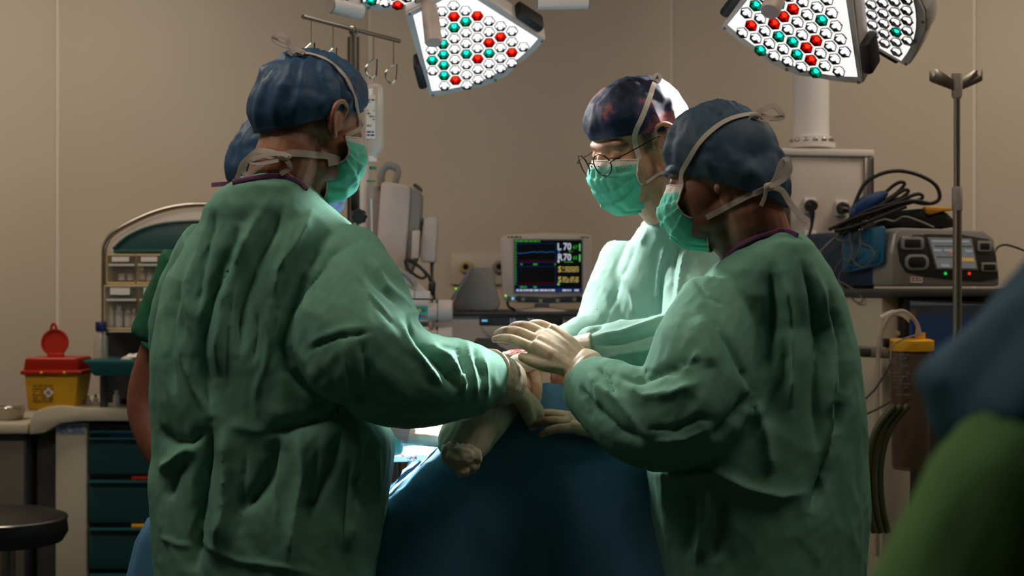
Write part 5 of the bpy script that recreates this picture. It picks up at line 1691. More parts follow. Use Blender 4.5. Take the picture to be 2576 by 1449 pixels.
drug_bottle(299, 823, 19, 54, Yb2, WHITEP, PAPER, WHITEP, 'tall white bottle beside the yellow capped one in the lower left bin', G1)
drug_bottle(322, 823, 17, 52, Yb2, WHITEP, PAPER, GREYP, 'grey capped white bottle in the lower left bin', G1)
drug_bottle(337, 823, 13, 46, Yb2, WHITEP, PAPER, WHITEP, 'slim white bottle at the right end of the lower left bin', G1)
drug_bottle(384, 824, 18, 50, Yb2, CLEARB, PAPER, REDP, 'clear bottle with red cap in the second lower bin', G1)
drug_bottle(362, 824, 15, 36, Yb2, CLEARB, PAPER, WHITEP, 'small clear bottle left of the red capped one', G1)

# teal tray on the rack
YT = 4.36
tr_ = [(205, 909), (214, 905), (640, 905), (650, 909), (640, 918), (626, 940), (616, 946), (238, 946), (228, 938), (222, 918)]
G().prism([P(x, y, YT) for x, y in tr_], (0, 0.22, 0), 0.004).build('tray', TEALP, cart)
for x in (250, 560):
    G().pbox(x, 946, x + 16, 1030, YT + 0.1, 0.03, 0.004).build('tray_bracket', DGREYP, cart)
Yt = YT + 0.10
c = P(254, 906, Yt)
bt = thing('plastic_bottle', 'clear bottle with dark blue cap standing on the teal tray', 'bottle', tuple(c))
r = S(18, Yt); h = S(70, Yt)
G().lathe([(r * .9, 0), (r, .006), (r, h * .70), (r * .9, h * .86), (r * .45, h), (r * .45, h * 1.05)], c, (0, 0, 1), 24).build('bottle_body', glass('bottle_plastic', (196, 190, 180), 0.66, 0.1), bt)
G().lathe([(r * .72, h * 1.03), (r * .76, h * 1.05), (r * .76, h * 1.34), (r * .66, h * 1.38)], c, (0, 0, 1), 20).build('cap', mat('navy_cap', (14, 26, 82), 0.4), bt)
for i, (x, w_, rz, lab) in enumerate(((335, 60, 0.2, 'crumpled clear packet lying on the teal tray'), (352, 46, -0.3, 'white paper packet on top of the clear packet, teal tray'))):
    o = pad('sterile_packet', lab, 'packet', x, 904 - 6 * i, Yt - 0.02, S(w_, Yt), 0.09, 0.006 + 0.002 * i, CLEARB if i == 0 else PAPER, rz, 4.0 + i)
# small vials on the cart top
for (x, w_, h_, b_, cp, lab) in ((188, 13, 34, CLEARB, BLUEP, 'small vial with blue cap beside the yellow sharps bin'), (203, 10, 26, WHITEP, GREYP, 'tiny white vial next to the blue capped vial'),
                              (222, 13, 30, CLEARB, WHITEP, 'clear vial with white cap, second from the tall ampoule box'), (241, 13, 34, CLEARB, GREYP, 'clear vial with grey cap nearest the tray bracket'),
                              (293, 16, 44, WHITEP, WHITEP, 'white vial with orange print standing alone on the cart top')):
    v = drug_bottle(x, 1026, w_, h_, YC + 0.08, b_, PAPER, cp, lab, 'small vials on the cart top')
red = thing('folded_cloth', 'dark red folded pouch on the cart top behind the vials', 'pouch', tuple(P(335, 1024, YC + 0.15)))
G().box(P(338, 1014, YC + 0.15), (0.09, 0.06, 0.022), 0.008).build('pouch_body', mat('dark_red_cloth', (74, 18, 16), 0.8), red)
G().box(P(338, 1004, YC + 0.13), (0.088, 0.03, 0.006), 0.002).build('flap', MAT['dark_red_cloth'], red)

# sharps bin
YS = 4.42
sb = thing('sharps_bin', 'yellow sharps bin with red lid, round flap standing open', 'bin', tuple(P(128, 1032, YS + 0.07)))
def frust(x0, x1, x2, x3, ya, yb, Y, d0, d1):
    a = [P(x0, ya, Y), P(x1, ya, Y)]; b = [P(x2, yb, Y + 0.012), P(x3, yb, Y + 0.012)]
    V = [a[0], a[1], a[1] + Vector((0, d0, 0)), a[0] + Vector((0, d0, 0)), b[0], b[1], b[1] + Vector((0, d1, 0)), b[0] + Vector((0, d1, 0))]
    g = G(); bm = bmesh.new()
    vs = [bm.verts.new(v) for v in V]
    for f in ((3, 2, 1, 0), (4, 5, 6, 7), (0, 1, 5, 4), (1, 2, 6, 5), (2, 3, 7, 6), (3, 0, 4, 7)): bm.faces.new([vs[i] for i in f])
    bmesh.ops.recalc_face_normals(bm, faces=bm.faces[:])
    bmesh.ops.bevel(bm, geom=bm.edges[:], offset=0.008, segments=3, affect='EDGES', profile=0.5)
    bm.verts.index_update(); bm.verts.ensure_lookup_table()
    g.add([v.co.copy() for v in bm.verts], [[v.index for v in f.verts] for f in bm.faces]); bm.free()
    return g
bb_ = frust(60, 197, 69, 188, 938, 1033, YS, 0.15, 0.12).build('bin_body', YELP, sb)
ld_ = frust(62, 194, 55, 202, 900, 944, YS - 0.004, 0.15, 0.16).build('lid', REDP, sb)
G().pbox(50, 932, 206, 943, YS - 0.010, 0.17, 0.004).build('lid_rim', REDP, ld_)
for x in (104, 162):
    G().ball(P(x, 938, YS - 0.012), 0.005, 12, 8).build('lid_stud', YELP, ld_)
fl = P(138, 862, YS + 0.075)
rf = S(35, YS)
G().lathe([(rf, -0.004), (rf, 0.004), (rf * 0.88, 0.004), (rf * 0.86, 0.0), (rf * 0.2, 0.0)], fl, (0, -1, 0.08), 36).build('flap', REDP, ld_)
G().tube([P(128, 832, YS + 0.075), P(130, 820, YS + 0.075), P(135, 814, YS + 0.075), P(140, 820, YS + 0.075), P(143, 832, YS + 0.075)], 0.0042, 10, smoothn=4).build('flap_loop', REDP, ld_)
G().pbox(118, 888, 158, 902, YS + 0.065, 0.02, 0.004).build('flap_hinge', REDP, ld_)
YL = YS + 0.0065
lines('label_print', bb_, 82, 954, 134, 1014, YL - 0.003, 8, mat('brown_ink', (120, 84, 24), 0.7), 0.85, 8)
dc = P(122, 988, YL - 0.0035); ds_ = S(13, YS)
dm = G().prism([dc + Vector((0, 0, ds_)), dc + Vector((ds_, 0, 0)), dc + Vector((0, 0, -ds_)), dc + Vector((-ds_, 0, 0))], (0, 0.001, 0)).build('hazard_diamond', PAPER, bb_, smooth=False)
g = G()
for k in range(3):
    a = math.pi / 2 + k * 2 * math.pi / 3
    cc = dc + Vector((math.cos(a) * ds_ * 0.26, -0.0006, math.sin(a) * ds_ * 0.26))
    ring = [cc + Vector((math.cos(t_) * ds_ * 0.22, 0, math.sin(t_) * ds_ * 0.22)) for t_ in [a + 0.5 + (2 * math.pi - 1.0) * i / 16 for i in range(17)]]
    g.tube(ring, ds_ * 0.06, 6)
g.build('hazard_symbol', INK, dm)

# side cabinet with a steel bowl, black stool
sc_ = thing('side_cabinet', 'low grey cabinet at the far left edge carrying steel bowls', 'cabinet', (P(-60, 0, 4.3).x, 4.55, 0))
G().pbox(-260, 1066, 70, 1092, 4.42, 0.45, 0.006).build('worktop', BEIGEP, sc_)
G().pbox(-250, 1092, 66, 1600, 4.45, 0.42, 0.004).build('body', DGREYP, sc_)
G().pbox(-90, 1110, 60, 1560, 4.44, 0.02, 0.004).build('door', mat('taupe_front', (96, 88, 80), 0.5), sc_)
for (x, y, w_, lab) in ((30, 1064, 62, 'steel kidney bowl at the left edge, on the low cabinet'), ):
    c = P(x - 12, y, 4.56); R = S(w_ * 0.72, 4.56)
    b_ = thing('steel_bowl', lab, 'bowl', tuple(c))
    G().lathe([(R * .5, 0), (R * .85, .012), (R, .045), (R * 1.06, .050), (R * 1.02, .052), (R * .95, .045), (R * .8, .016), (R * .4, .006)], c, (0, 0, 1), 32).build('bowl_body', STEEL, b_)
    G().tube([c + Vector((R * 1.04 * math.cos(t), R * 1.04 * math.sin(t), .051)) for t in [2 * math.pi * k / 32 for k in range(33)]], .003, 8).build('rim', CHROME, b_)
sz_ = P(0, 1330, 3.9)
stl = thing('stool', 'round black wheeled stool in the lower left corner', 'stool', (sz_.x, 3.95, 0))
G().lathe([(0.02, 0.50), (0.15, 0.505), (0.165, 0.53), (0.16, 0.575), (0.12, 0.59), (0.02, 0.592)], (sz_.x, 3.95, 0.09), (0, 0, 1), 36).build('seat', BLACKP, stl)
G().lathe([(0.024, 0.06), (0.024, 0.60)], (sz_.x, 3.95, 0), (0, 0, 1), 16).build('column', STEEL, stl)
for k in range(5):
    a = 2 * math.pi * k / 5
    G().tube([Vector((sz_.x, 3.95, 0.10)), Vector((sz_.x + 0.26 * math.cos(a), 3.95 + 0.26 * math.sin(a), 0.07))], [0.022, 0.014], 10).build('leg', BLACKP, stl)
    G().lathe([(0.03, -0.012), (0.03, 0.012)], (sz_.x + 0.26 * math.cos(a), 3.95 + 0.26 * math.sin(a), 0.03), (-math.sin(a), math.cos(a), 0), 16).build('castor', BLACKP, stl)
G().tube([Vector((sz_.x + 0.16 * math.cos(t), 3.95 + 0.16 * math.sin(t), 0.66)) for t in [2 * math.pi * k / 32 for k in range(33)]], 0.005, 8).build('seat_ring', STEEL, stl)

# ------------------------------------------------------------------ drip stand on the left with bottle
YP = 3.60
dsn = thing('drip_stand', 'steel drip stand with slanting cross bar of hooks behind the left surgeon', 'stand', (P(889, 0, YP).x, YP, 0))
pb = P(889, 0, YP)
G().tube([Vector((pb.x, YP, 0.08)), Vector((pb.x, YP, P(0, 72, YP).z))], 0.0085, 14).build('pole', STEEL, dsn)
for dx in (-0.013, 0.012):
    G().tube([Vector((pb.x + dx, YP + 0.005, 0.9)), Vector((pb.x + dx, YP + 0.005, P(0, 92, YP).z))], 0.0038, 10).build('guide_rod', STEEL, dsn)
bA = P(762, 42, 3.42); bB = P(1005, 108, 3.76); bB.z = bA.z
G().tube([bA, bB], 0.0055, 12).build('cross_bar', STEEL, dsn)
G().box(Vector((pb.x, YP, bA.z)), (0.022, 0.022, 0.022), 0.004).build('bar_clamp', STEEL, dsn)
for (px, top, L1) in ((783, 50, 62), (838, 66, 60), (940, 92, 62), (990, 106, 62)):
    t_ = (px - 762) / (1005 - 762)
    Yh_ = 3.42 + (3.76 - 3.42) * t_
    tp = P(px, top, Yh_); tp.z = bA.z
    d = S(1, Yh_)
    rod = [tp, tp - Vector((0, 0, L1 * d))]
    hk = [rod[1], rod[1] + Vector((-4 * d, 0, -4 * d)), rod[1] + Vector((-18 * d, 0, -18 * d)), rod[1] + Vector((-19 * d, 0, -32 * d)), rod[1] + Vector((-8 * d, 0, -46 * d)), rod[1] + Vector((4 * d, 0, -42 * d)),
          rod[1] + Vector((8 * d, 0, -25 * d)), rod[1] + Vector((9 * d, 0, 2 * d))]
    G().tube(rod, 0.0014, 8).build('hook_rod', STEEL, dsn)
    G().tube(hk, 0.0028, 10, smoothn=5).build('hook', CHROME, dsn)
G().pbox(882, 478, 901, 530, YP - 0.02, 0.04, 0.004).build('clamp', BLACKP, dsn)
kn = P(905, 545, YP - 0.03)
g = G(); V = []; 
n = 48
for z, sc__ in ((0, .8), (0.004, 1), (0.018, 1), (0.022, .85)):
    for k in range(n):
        a = 2 * math.pi * k / n
        rr = 0.0185 * sc__ * (1 + 0.07 * math.cos(a * 8))
        V.append(kn + Vector((rr * math.cos(a), -z, rr * math.sin(a))))
F = [(i * n + k, i * n + (k + 1) % n, (i + 1) * n + (k + 1) % n, (i + 1) * n + k) for i in range(3) for k in range(n)]
F += [tuple(range(n)), tuple(reversed(range(3 * n, 4 * n)))]
g.add(V, F); g.build('clamp_knob', BLACKP, dsn)
for k in range(5):
    a = 2 * math.pi * k / 5 + 0.3
    G().tube([Vector((pb.x, YP, 0.10)), Vector((pb.x + 0.09 * math.cos(a), YP + 0.09 * math.sin(a), 0.06))], [0.018, 0.012], 10).build('leg', STEEL, dsn)
    G().lathe([(0.03, -0.01), (0.03, 0.01)], (pb.x + 0.09 * math.cos(a), YP + 0.09 * math.sin(a), 0.03), (-math.sin(a), math.cos(a), 0), 16).build('castor', BLACKP, dsn)

YI = 3.63
iv = thing('infusion_bottle', 'clear infusion bottle hanging from the drip stand hook, with drip chamber and line', 'bottle', tuple(P(941, 400, YI)))
def ivring(x0, x1, y, dep):
    a = P(x0, y, YI); b = P(x1, y, YI)
    cx = (a.x + b.x) / 2; rx = (b.x - a.x) / 2; out = []
    for k in range(28):
        t = 2 * math.pi * k / 28; c_, s_ = math.cos(t), math.sin(t)
        out.append((cx + rx * math.copysign(abs(c_) ** .6, c_), YI + dep * math.copysign(abs(s_) ** .7, s_), a.z))
    return out
R_ = [ivring(932, 952, 210, .006), ivring(922, 961, 214, .018), ivring(917, 966, 226, .026), ivring(917, 966, 368, .026), ivring(920, 963, 378, .023), ivring(927, 950, 392, .012), ivring(927, 950, 398, .012)]
V = [p for r in R_ for p in r]; F = []
for i in range(len(R_) - 1):
    for k in range(28): F.append((i * 28 + k, (i + 1) * 28 + k, (i + 1) * 28 + (k + 1) % 28, i * 28 + (k + 1) % 28))
F += [tuple(range(28)), tuple(reversed(range((len(R_) - 1) * 28, len(R_) * 28)))]
G().add(V, F).build('bottle_body', glass('cloudy_infusion_bottle', (214, 206, 196), 0.42, 0.2), iv)
lbp = G().pbox(921, 240, 944, 349, YI - 0.029, 0.002).build('paper_label', PAPER, iv)
lines('label_print', lbp, 923, 244, 942, 262, YI - 0.030, 3, INK, .8, 2); lines('label_print', lbp, 923, 268, 942, 322, YI - 0.030, 7, GREYINK, .6, 5); lines('label_print', lbp, 923, 330, 942, 346, YI - 0.030, 2, BLUEP, .95, 6)
G().tube([P(928, 213, YI), P(924, 200, YI), P(930, 190, YI), P(936, 200, YI), P(934, 213, YI)], 0.0026, 8, smoothn=4).build('hanger', CLEARB, iv)
G().lathe([(S(16, YI), 0), (S(17, YI), .004), (S(15, YI), S(14, YI))], P(932, 408, YI), (0, 0, 1), 20).build('stopper', WHITEP, iv)
GRN = mat('green_plastic', (10, 110, 70), 0.4)
G().lathe([(S(9, YI), 0), (S(10, YI), .003), (S(9, YI), .007)], P(938, 426, YI), (0, 0, 1), 16).build('spike_collar', GRN, iv)
G().lathe([(S(7, YI), 0), (S(8, YI), .01), (S(8.5, YI), S(70, YI))], P(934, 500, YI), (0, 0, 1), 16).build('drip_chamber', CLEAR, iv)
G().lathe([(S(11, YI), 0), (S(11, YI), .003)], P(933, 457, YI), (0, 0, 1), 16).build('chamber_ring', GRN, iv)
G().tube([P(933, 500, YI), P(934, 515, YI), P(936, 600, YI), P(942, 700, YI), P(930, 820, YI)], [0.005, 0.0026, 0.0024, 0.0024, 0.0024], 8, smoothn=5).build('infusion_line', CLEARB, iv)

# ------------------------------------------------------------------ tall white housings behind
YQ = 4.25
tw = thing('equipment_tower', 'tall tilted white equipment housing with grey loop handle behind the infusion line', 'medical device', (P(1000, 0, YQ).x, YQ + 0.15, 0))
def panel(pts, Y, d, m, name, par, bev=0.006):
    return G().prism([P(x, y, Y) for x, y in pts], (0, d, 0), bev).build(name, m, par)
panel([(900, 412), (922, 410), (930, 425), (926, 1000), (905, 1000)], YQ + 0.10, 0.08, WHITEP, 'rear_panel', tw)
panel([(925, 470), (962, 466), (952, 1000), (922, 1000)], YQ + 0.06, 0.10, GREYP, 'column', tw)
panel([(958, 462), (966, 456), (1024, 464), (1032, 472), (1018, 690), (942, 690)], YQ, 0.14, WARMP, 'front_housing', tw, 0.01)
panel([(1032, 470), (1048, 474), (1060, 488), (1052, 640), (1030, 690), (1018, 690)], YQ + 0.02, 0.12, GREYP, 'side_housing', tw, 0.006)
panel([(940, 690), (1030, 690), (1030, 1500), (940, 1500)], YQ + 0.02, 0.14, GREYP, 'pedestal', tw)
G().box((P(985, 0, YQ).x, YQ + 0.1, 0.05), (0.26, 0.24, 0.1), 0.02).build('base', DGREYP, tw)
G().tube([P(958, 470, YQ + 0.05), P(960, 435, YQ + 0.05), P(972, 418, YQ + 0.05), P(992, 420, YQ + 0.05), P(1001, 434, YQ + 0.05), P(994, 460, YQ + 0.05)], [0.012, 0.012, 0.012, 0.011, 0.010, 0.010], 14, smoothn=5).build('handle', GREYP, tw)
panel([(1037, 466), (1044, 460), (1060, 472), (1060, 482)], YQ + 0.03, 0.06, DGREYP, 'cap', tw, 0.003)
md = thing('module_rack', 'narrow white module boxes hanging right of the tall white housing', 'medical device', (P(1075, 0, YQ).x, YQ + 0.1, P(0, 665, YQ).z))
panel([(1066, 546), (1094, 544), (1101, 552), (1094, 660), (1058, 658)], YQ + 0.02, 0.10, WARMP, 'rear_module', md, 0.005)
panel([(1050, 548), (1064, 546), (1058, 600), (1048, 602)], YQ + 0.06, 0.05, GREYP, 'rail', md, 0.003)
panel([(1037, 580), (1056, 578), (1052, 650), (1034, 652)], YQ - 0.01, 0.05, WARMP, 'front_module', md, 0.004)
for i, pts in enumerate(([(1090, 650), (1088, 700), (1098, 780)], [(1084, 652), (1086, 700), (1092, 770)])):
    G().tube([P(x, y, YQ + 0.05) for x, y in pts], 0.003, 8, smoothn=5).build('cable', DGREYP, md)
cb = thing('cable_loop', 'black coiled cable hanging beside the infusion pumps', 'cable', tuple(P(1060, 720, YQ - 0.05)))
G().tube([P(x, y, YQ - 0.05) for x, y in ((1022, 652), (1040, 660), (1060, 675), (1072, 692), (1062, 700), (1044, 692), (1024, 672), (1022, 654), (1050, 668), (1075, 690), (1084, 706))], 0.0045, 10, smoothn=6).build('cable', BLACKP, cb)
G().tube([P(1080, 695, YQ - 0.06), P(1086, 708, YQ - 0.06), P(1087, 715, YQ - 0.06), P(1086, 735, YQ - 0.06), P(1085, 745, YQ - 0.06), P(1086, 790, YQ - 0.06)], [0.006, 0.008, 0.011, 0.010, 0.006, 0.006], 12, smoothn=4).build('connector', BLACKP, cb)

# infusion pump stack
YU = 4.05
ps = thing('infusion_workstation', 'white rounded pump docking station with arched grey handle', 'medical device', (P(1010, 0, YU).x, YU + 0.1, 0))
dome = [(930, 752), (930, 706), (950, 694), (985, 690), (1020, 696), (1050, 712), (1070, 730), (1082, 746), (1082, 752)]
G().prism([P(x, y, YU) for x, y in dome], (0, 0.16, 0), 0.008).build('hood', WARMP, ps)
G().pbox(930, 735, 1042, 751, YU - 0.006, 0.02, 0.003).build('front_strip', WHITEP, ps)
G().pbox(1043, 732, 1082, 751, YU - 0.008, 0.02, 0.003).build('corner_block', WHITEP, ps)
G().tube([P(950, 700, YU - 0.01), P(962, 684, YU - 0.01), P(990, 679, YU - 0.01), P(1018, 688, YU - 0.01), P(1036, 704, YU - 0.01), P(1046, 720, YU - 0.01)], 0.0085, 12, smoothn=5).build('handle', GREYP, ps)
G().pbox(935, 752, 1075, 1100, YU + 0.06, 0.10, 0.006).build('dock', GREYP, ps)
G().tube([P(1000, 1100, YU + 0.1), Vector((P(1000, 0, YU + 0.1).x, YU + 0.1, 0.06))], 0.018, 14).build('post', STEEL, ps)
G().lathe([(0.07, 0), (0.07, 0.03), (0.03, 0.06)], (P(1000, 0, YU + 0.1).x, YU + 0.1, 0.0), (0, 0, 1), 30).build('base', DGREYP, ps)
TEALK = mat('teal_keypad', (20, 150, 130), 0.5)
def pump(y0, lab):
    p = thing('syringe_pump', lab, 'pump', tuple(P(1040, y0 + 54, YU)), 'syringe pumps in the docking station')
    b = G().pbox(930, y0, 1080, y0 + 56, YU - 0.01, 0.12, 0.006).build('housing', WARMP, p)
    G().pbox(935, y0 + 1, 1078, y0 + 16, YU - 0.022, 0.014, 0.004).build('clear_cover', CLEARB, p)
    k = G().pbox(960, y0 + 18, 1077, y0 + 49, YU - 0.013, 0.004, 0.001).build('keypad', TEALK, p)
    for (x, y, m) in ((1008, 33, WHITEP), (1017, 40, WHITEP), (1025, 28, WHITEP), (1025, 41, WHITEP), (1035, 34, WHITEP), (1044, 27, TEALP), (1055, 27, YELP), (1066, 27, TEALP), (1044, 41, WHITEP), (1056, 41, BLUEP), (1067, 41, REDP)):
        G().disc(P(x, y0 + y, YU - 0.014), S(4.4, YU), (0, -1, 0), 14, 0.0015).build('key', m, k)
    h = G().tube([P(1090, y0 + 28, YU + 0.03), P(1138, y0 + 28, YU + 0.03)], S(28, YU), 28).build('drive_head', WARMP, p)
    a = P(1100, y0 + 28, YU + 0.03)
    G().lathe([(S(29, YU), -0.003), (S(29, YU), 0.003)], a, (1, 0, 0), 28).build('green_ring', GRN, p)
    G().tube([P(1078, y0 + 30, YU + 0.01), P(1100, y0 + 30, YU + 0.01)], S(22, YU), 24).build('plunger_grip', WARMP, p)
pump(754, 'upper syringe pump with teal keypad, just under the docking hood')
pump(822, 'lower syringe pump half hidden by the left surgeon sleeve')

# ------------------------------------------------------------------ cerebral monitor and anaesthesia machine
YM = 4.50
am = thing('anaesthesia_machine', 'white anaesthesia machine with black display strip under the monitor', 'medical device', (P(1300, 0, YM).x, YM + 0.25, 0))
G().pbox(1085, 792, 1535, 1600, YM - 0.04, 0.5, 0.012).build('body', WARMP, am)
G().pbox(1080, 784, 1545, 793, YM - 0.06, 0.54, 0.004).build('top_shelf', DGREYP, am)
dp = G().pbox(1206, 797, 1416, 818, YM - 0.048, 0.012, 0.003).build('display_strip', BLACKP, am)
SCREENW = glow('display_digits', (170, 180, 200), 0.45)
for (x, s_) in ((1289, '10'), (1335, '20')):
    text_mesh('display_digits', s_, S(19, YM), P(x, 808, YM - 0.0495), (1, 0, 0), (0, 0, 1), SCREENW, dp, 0.0002, squash=0.9)
G().pbox(1212, 804, 1226, 809, YM - 0.0492, 0.001).build('status_lamp', glow('pale_blue_lamp', (120, 180, 220), 0.9), dp)
G().pbox(1420, 798, 1474, 806, YM - 0.043, 0.004).build('name_strip', BLACKP, am)
cut = [(1200, 850), (1240, 852), (1256, 870), (1275, 880), (1300, 884), (1300, 1000), (1190, 1000), (1190, 860)]
G().prism([P(x, y, YM - 0.043) for x, y in cut], (0, 0.02, 0), 0.003).build('recess_panel', DGREYP, am)
ar = [(1208, 820), (1412, 820), (1400, 845), (1360, 862), (1270, 862), (1225, 845)]
G().prism([P(x, y, YM - 0.050) for x, y in ar], (0, 0.02, 0), 0.004).build('bulged_front', WARMP, am)
G().pbox(1100, 1200, 1520, 1230, YM - 0.05, 0.02, 0.004).build('drawer_grip', GREYP, am)

mo = thing('patient_monitor', 'small white monitor reading L 70 and R 70 on the anaesthesia machine', 'monitor', tuple(P(1375, 784, YM + 0.06)))
fr = [(1262, 596), (1280, 590), (1376, 586), (1470, 589), (1488, 594), (1490, 610), (1486, 740), (1483, 756), (1470, 761), (1380, 764), (1290, 761), (1268, 756), (1263, 740), (1259, 610)]
fo = G().prism([P(x, y, YM) for x, y in fr], (0, 0.07, 0), 0.006).build('casing', WARMP, mo)
def frame_ring(rect, bw, Y, d):
    x0, y0, x1, y1 = rect
    g = G()
    g.pbox(x0 - bw, y0 - bw, x1 + bw, y0, Y, d); g.pbox(x0 - bw, y1, x1 + bw, y1 + bw, Y, d); g.pbox(x0 - bw, y0, x0, y1, Y, d); g.pbox(x1, y0, x1 + bw, y1, Y, d)
    return g
frame_ring((1294, 604, 1464, 736), 3, YM - 0.004, 0.006).build('screen_bezel', GREYP, mo)
SCB = mat('screen_black', (4, 4, 6), 0.5, spec=0.1)
scn = G().pbox(1294, 604, 1464, 736, YM - 0.002, 0.004).build('screen', SCB, mo, smooth=False)
def gl_(name, c, s_): return glow(name, c, s_)
GWH = gl_('screen_white', (205, 212, 225), 0.75); GGR = gl_('screen_green', (70, 190, 60), 0.5); GBL = gl_('screen_blue', (14, 44, 100), 0.8)
GYE = gl_('screen_yellow', (226, 200, 110), 0.65); GCY = gl_('screen_cyan', (46, 130, 200), 0.6); GRD = gl_('screen_red', (96, 18, 16), 0.35); GLG = gl_('screen_light_green', (120, 220, 130), 0.7)
YX = YM - 0.0032
def sx(x, y): return P(x, y, YX)
def stext(s_, x, y, px, m, bold=0.0, sq=1.0): return text_mesh('screen_text', s_, S(px, YM) * 1.35, sx(x, y), (1, 0, 0), (0, 0, 1), m, scn, 0.00015, bold, squash=sq)
stext('L', 1407, 621, 18, GWH, 0.0006, 0.9); stext('70', 1427, 621, 18, GWH, 0.0006, 0.85)
stext('R', 1409, 648, 18, GWH, 0.0006, 0.9); stext('70', 1427, 648, 18, GWH, 0.0006, 0.85)
stext('67', 1447, 622, 9, GGR, 0.0003); stext('65', 1447, 649, 9, GGR, 0.0003)
stext('S', 1408, 678, 15, GYE, 0.0006, 0.9); stext('S', 1408, 704, 15, GYE, 0.0006, 0.9)
g = G()
for y in (622, 649): g.pbox(1457, y - 9, 1460, y + 9, YX, 0.0003)
g.build('screen_mark', GLG, scn, smooth=False)
g = G()
for (x0, y0, x1, y1) in ((1300, 612, 1398, 661), (1300, 670, 1398, 719)):
    w_ = 1.2
    g.pbox(x0, y0, x1, y0 + w_, YX, .0003); g.pbox(x0, y1 - w_, x1, y1, YX, .0003); g.pbox(x0, y0, x0 + w_, y1, YX, .0003); g.pbox(x1 - w_, y0, x1, y1, YX, .0003)
g.pbox(1295, 725, 1463, 735, YX, .0002)
g.build('graph_frame', GBL, scn, smooth=False)
tr = []
for i in range(34):
    x = 1301 + i * 2.85
    y = 637 - 3 * (1 / (1 + math.exp(-(x - 1328) / 3))) + 1.2 * math.sin(x * 0.28) * (x > 1330) + 0.5 * math.sin(x * 0.7) * (x > 1350)
    tr.append(P(x, y, YX))
G().tube(tr, 0.0007, 5).build('trend_line', GCY, scn)
g = G()
for y in (654, 711): g.pbox(1303, y, 1396, y + 3, YX, .0002)
g.build('baseline', GRD, scn, smooth=False)
lines('scale_marks', scn, 1295, 612, 1299, 720, YX, 17, GGR, 1.0, 5); lines('screen_caption', scn, 1296, 605, 1370, 609, YX, 1, GGR, .85, 9, 0.9)
lines('screen_caption', scn, 1300, 663, 1398, 668, YX, 1, GGR, .25, 12, 0.8); lines('screen_caption', scn, 1300, 720, 1398, 725, YX, 1, GGR, .25, 13, 0.8)
lines('screen_caption', scn, 1415, 671, 1456, 686, YX, 4, GYE, .9, 14); lines('screen_caption', scn, 1415, 697, 1456, 712, YX, 4, GYE, .9, 15)
lines('screen_caption', scn, 1299, 728, 1460, 733, YX - .0003, 1, GWH, .8, 16, 0.9); lines('screen_caption', scn, 1420, 631, 1441, 634, YX, 1, GGR, .8, 17, .9); lines('screen_caption', scn, 1420, 658, 1441, 661, YX, 1, GGR, .8, 18, .9)
for (x, y, m) in ((1406, 632, GCY), (1405, 658, GWH), (1405, 688, GRD), (1405, 715, GLG)): G().disc(sx(x, y), S(3, YM), (0, -1, 0), 12, .0003).build('screen_dot', m, scn)
lines('casing_print', fo, 1277, 594, 1312, 599, YM - .001, 1, GREYINK, 1, 21, .9); lines('casing_print', fo, 1460, 595, 1482, 599, YM - .001, 1, GREYINK, 1, 22, .9)
kp = [(1296, 753), (1296, 747), (1302, 744), (1380, 748), (1460, 744), (1465, 748), (1464, 756), (1458, 759), (1380, 762), (1304, 759)]
kb = G().prism([P(x, y, YM - 0.004) for x, y in kp], (0, 0.006, 0), 0.001).build('key_strip', BLACKP, mo)
for x, y in ((1316, 753), (1360, 756), (1403, 756), (1445, 753)): G().disc(P(x, y, YM - 0.004), S(5, YM), (0, -1, 0), 16, .002).build('key', GREYP, kb)
G().disc(P(1478, 750, YM), S(6, YM), (0, -1, 0), 18, .003).build('orange_knob', mat('orange_plastic', (190, 84, 44), .5), mo)
G().disc(P(1280, 751, YM), S(5.5, YM), (0, -1, 0), 18, .002).build('green_button', mat('dull_green', (70, 92, 76), .5), mo)
G().disc(P(1272, 744, YM), S(2.6, YM), (0, -1, 0), 14, .002).build('green_lamp', glow('green_lamp', (150, 240, 60), 1.0), mo)
G().disc(P(1290, 751, YM), S(2.6, YM), (0, -1, 0), 14, .002).build('blue_lamp', glow('blue_lamp', (120, 200, 255), 1.2), mo)
G().pbox(1345, 762, 1382, 776, YM + 0.02, 0.04, 0.004).build('neck', GREYP, mo)
G().lathe([(S(68, YM), 0), (S(66, YM), .006), (S(48, YM), S(9, YM)), (S(24, YM), S(13, YM))], P(1365, 785, YM + 0.05), (0, 0, 1), 36).build('foot', WARMP, mo)
G().tube([P(1276, 760, YM + .05), P(1280, 772, YM + .04), P(1292, 778, YM + .04), P(1294, 784, YM + .05)], .004, 8, smoothn=4).build('cable', BLACKP, mo)

bx_ = thing('grey_device', 'grey wedge shaped device with a slanting light bar left of the monitor', 'medical device', tuple(P(1200, 784, YM + 0.06)))
wd = [(1136, 770), (1180, 678), (1192, 672), (1236, 673), (1242, 684), (1248, 730), (1258, 765), (1252, 780), (1240, 783), (1150, 783), (1138, 778)]
G().prism([P(x, y, YM) for x, y in wd], (0, 0.12, 0), 0.006).build('casing', GREYP, bx_)
G().tube([P(1136, 756, YM - 0.002), P(1186, 674, YM - 0.002)], 0.0055, 10).build('light_bar', mat('pale_bar', (150, 152, 150), .3), bx_)
G().disc(P(1147, 726, YM - .009), S(2.6, YM), (0, -1, 0), 12, .002).build('green_lamp', MAT['green_lamp'], bx_)
G().pbox(1146, 760, 1162, 765, YM - .003, .003).build('status_lamp', mat('pink_mark', (190, 120, 104), .5), bx_)
wp = thing('wall_socket_plate', 'wall plate with two round gas outlets behind the grey wedge device', 'socket', tuple(P(1210, 716, YW - 0.01)))
G().pbox(1134, 640, 1268, 716, YW - 0.014, 0.014, 0.004).build('plate', WARMP, wp)
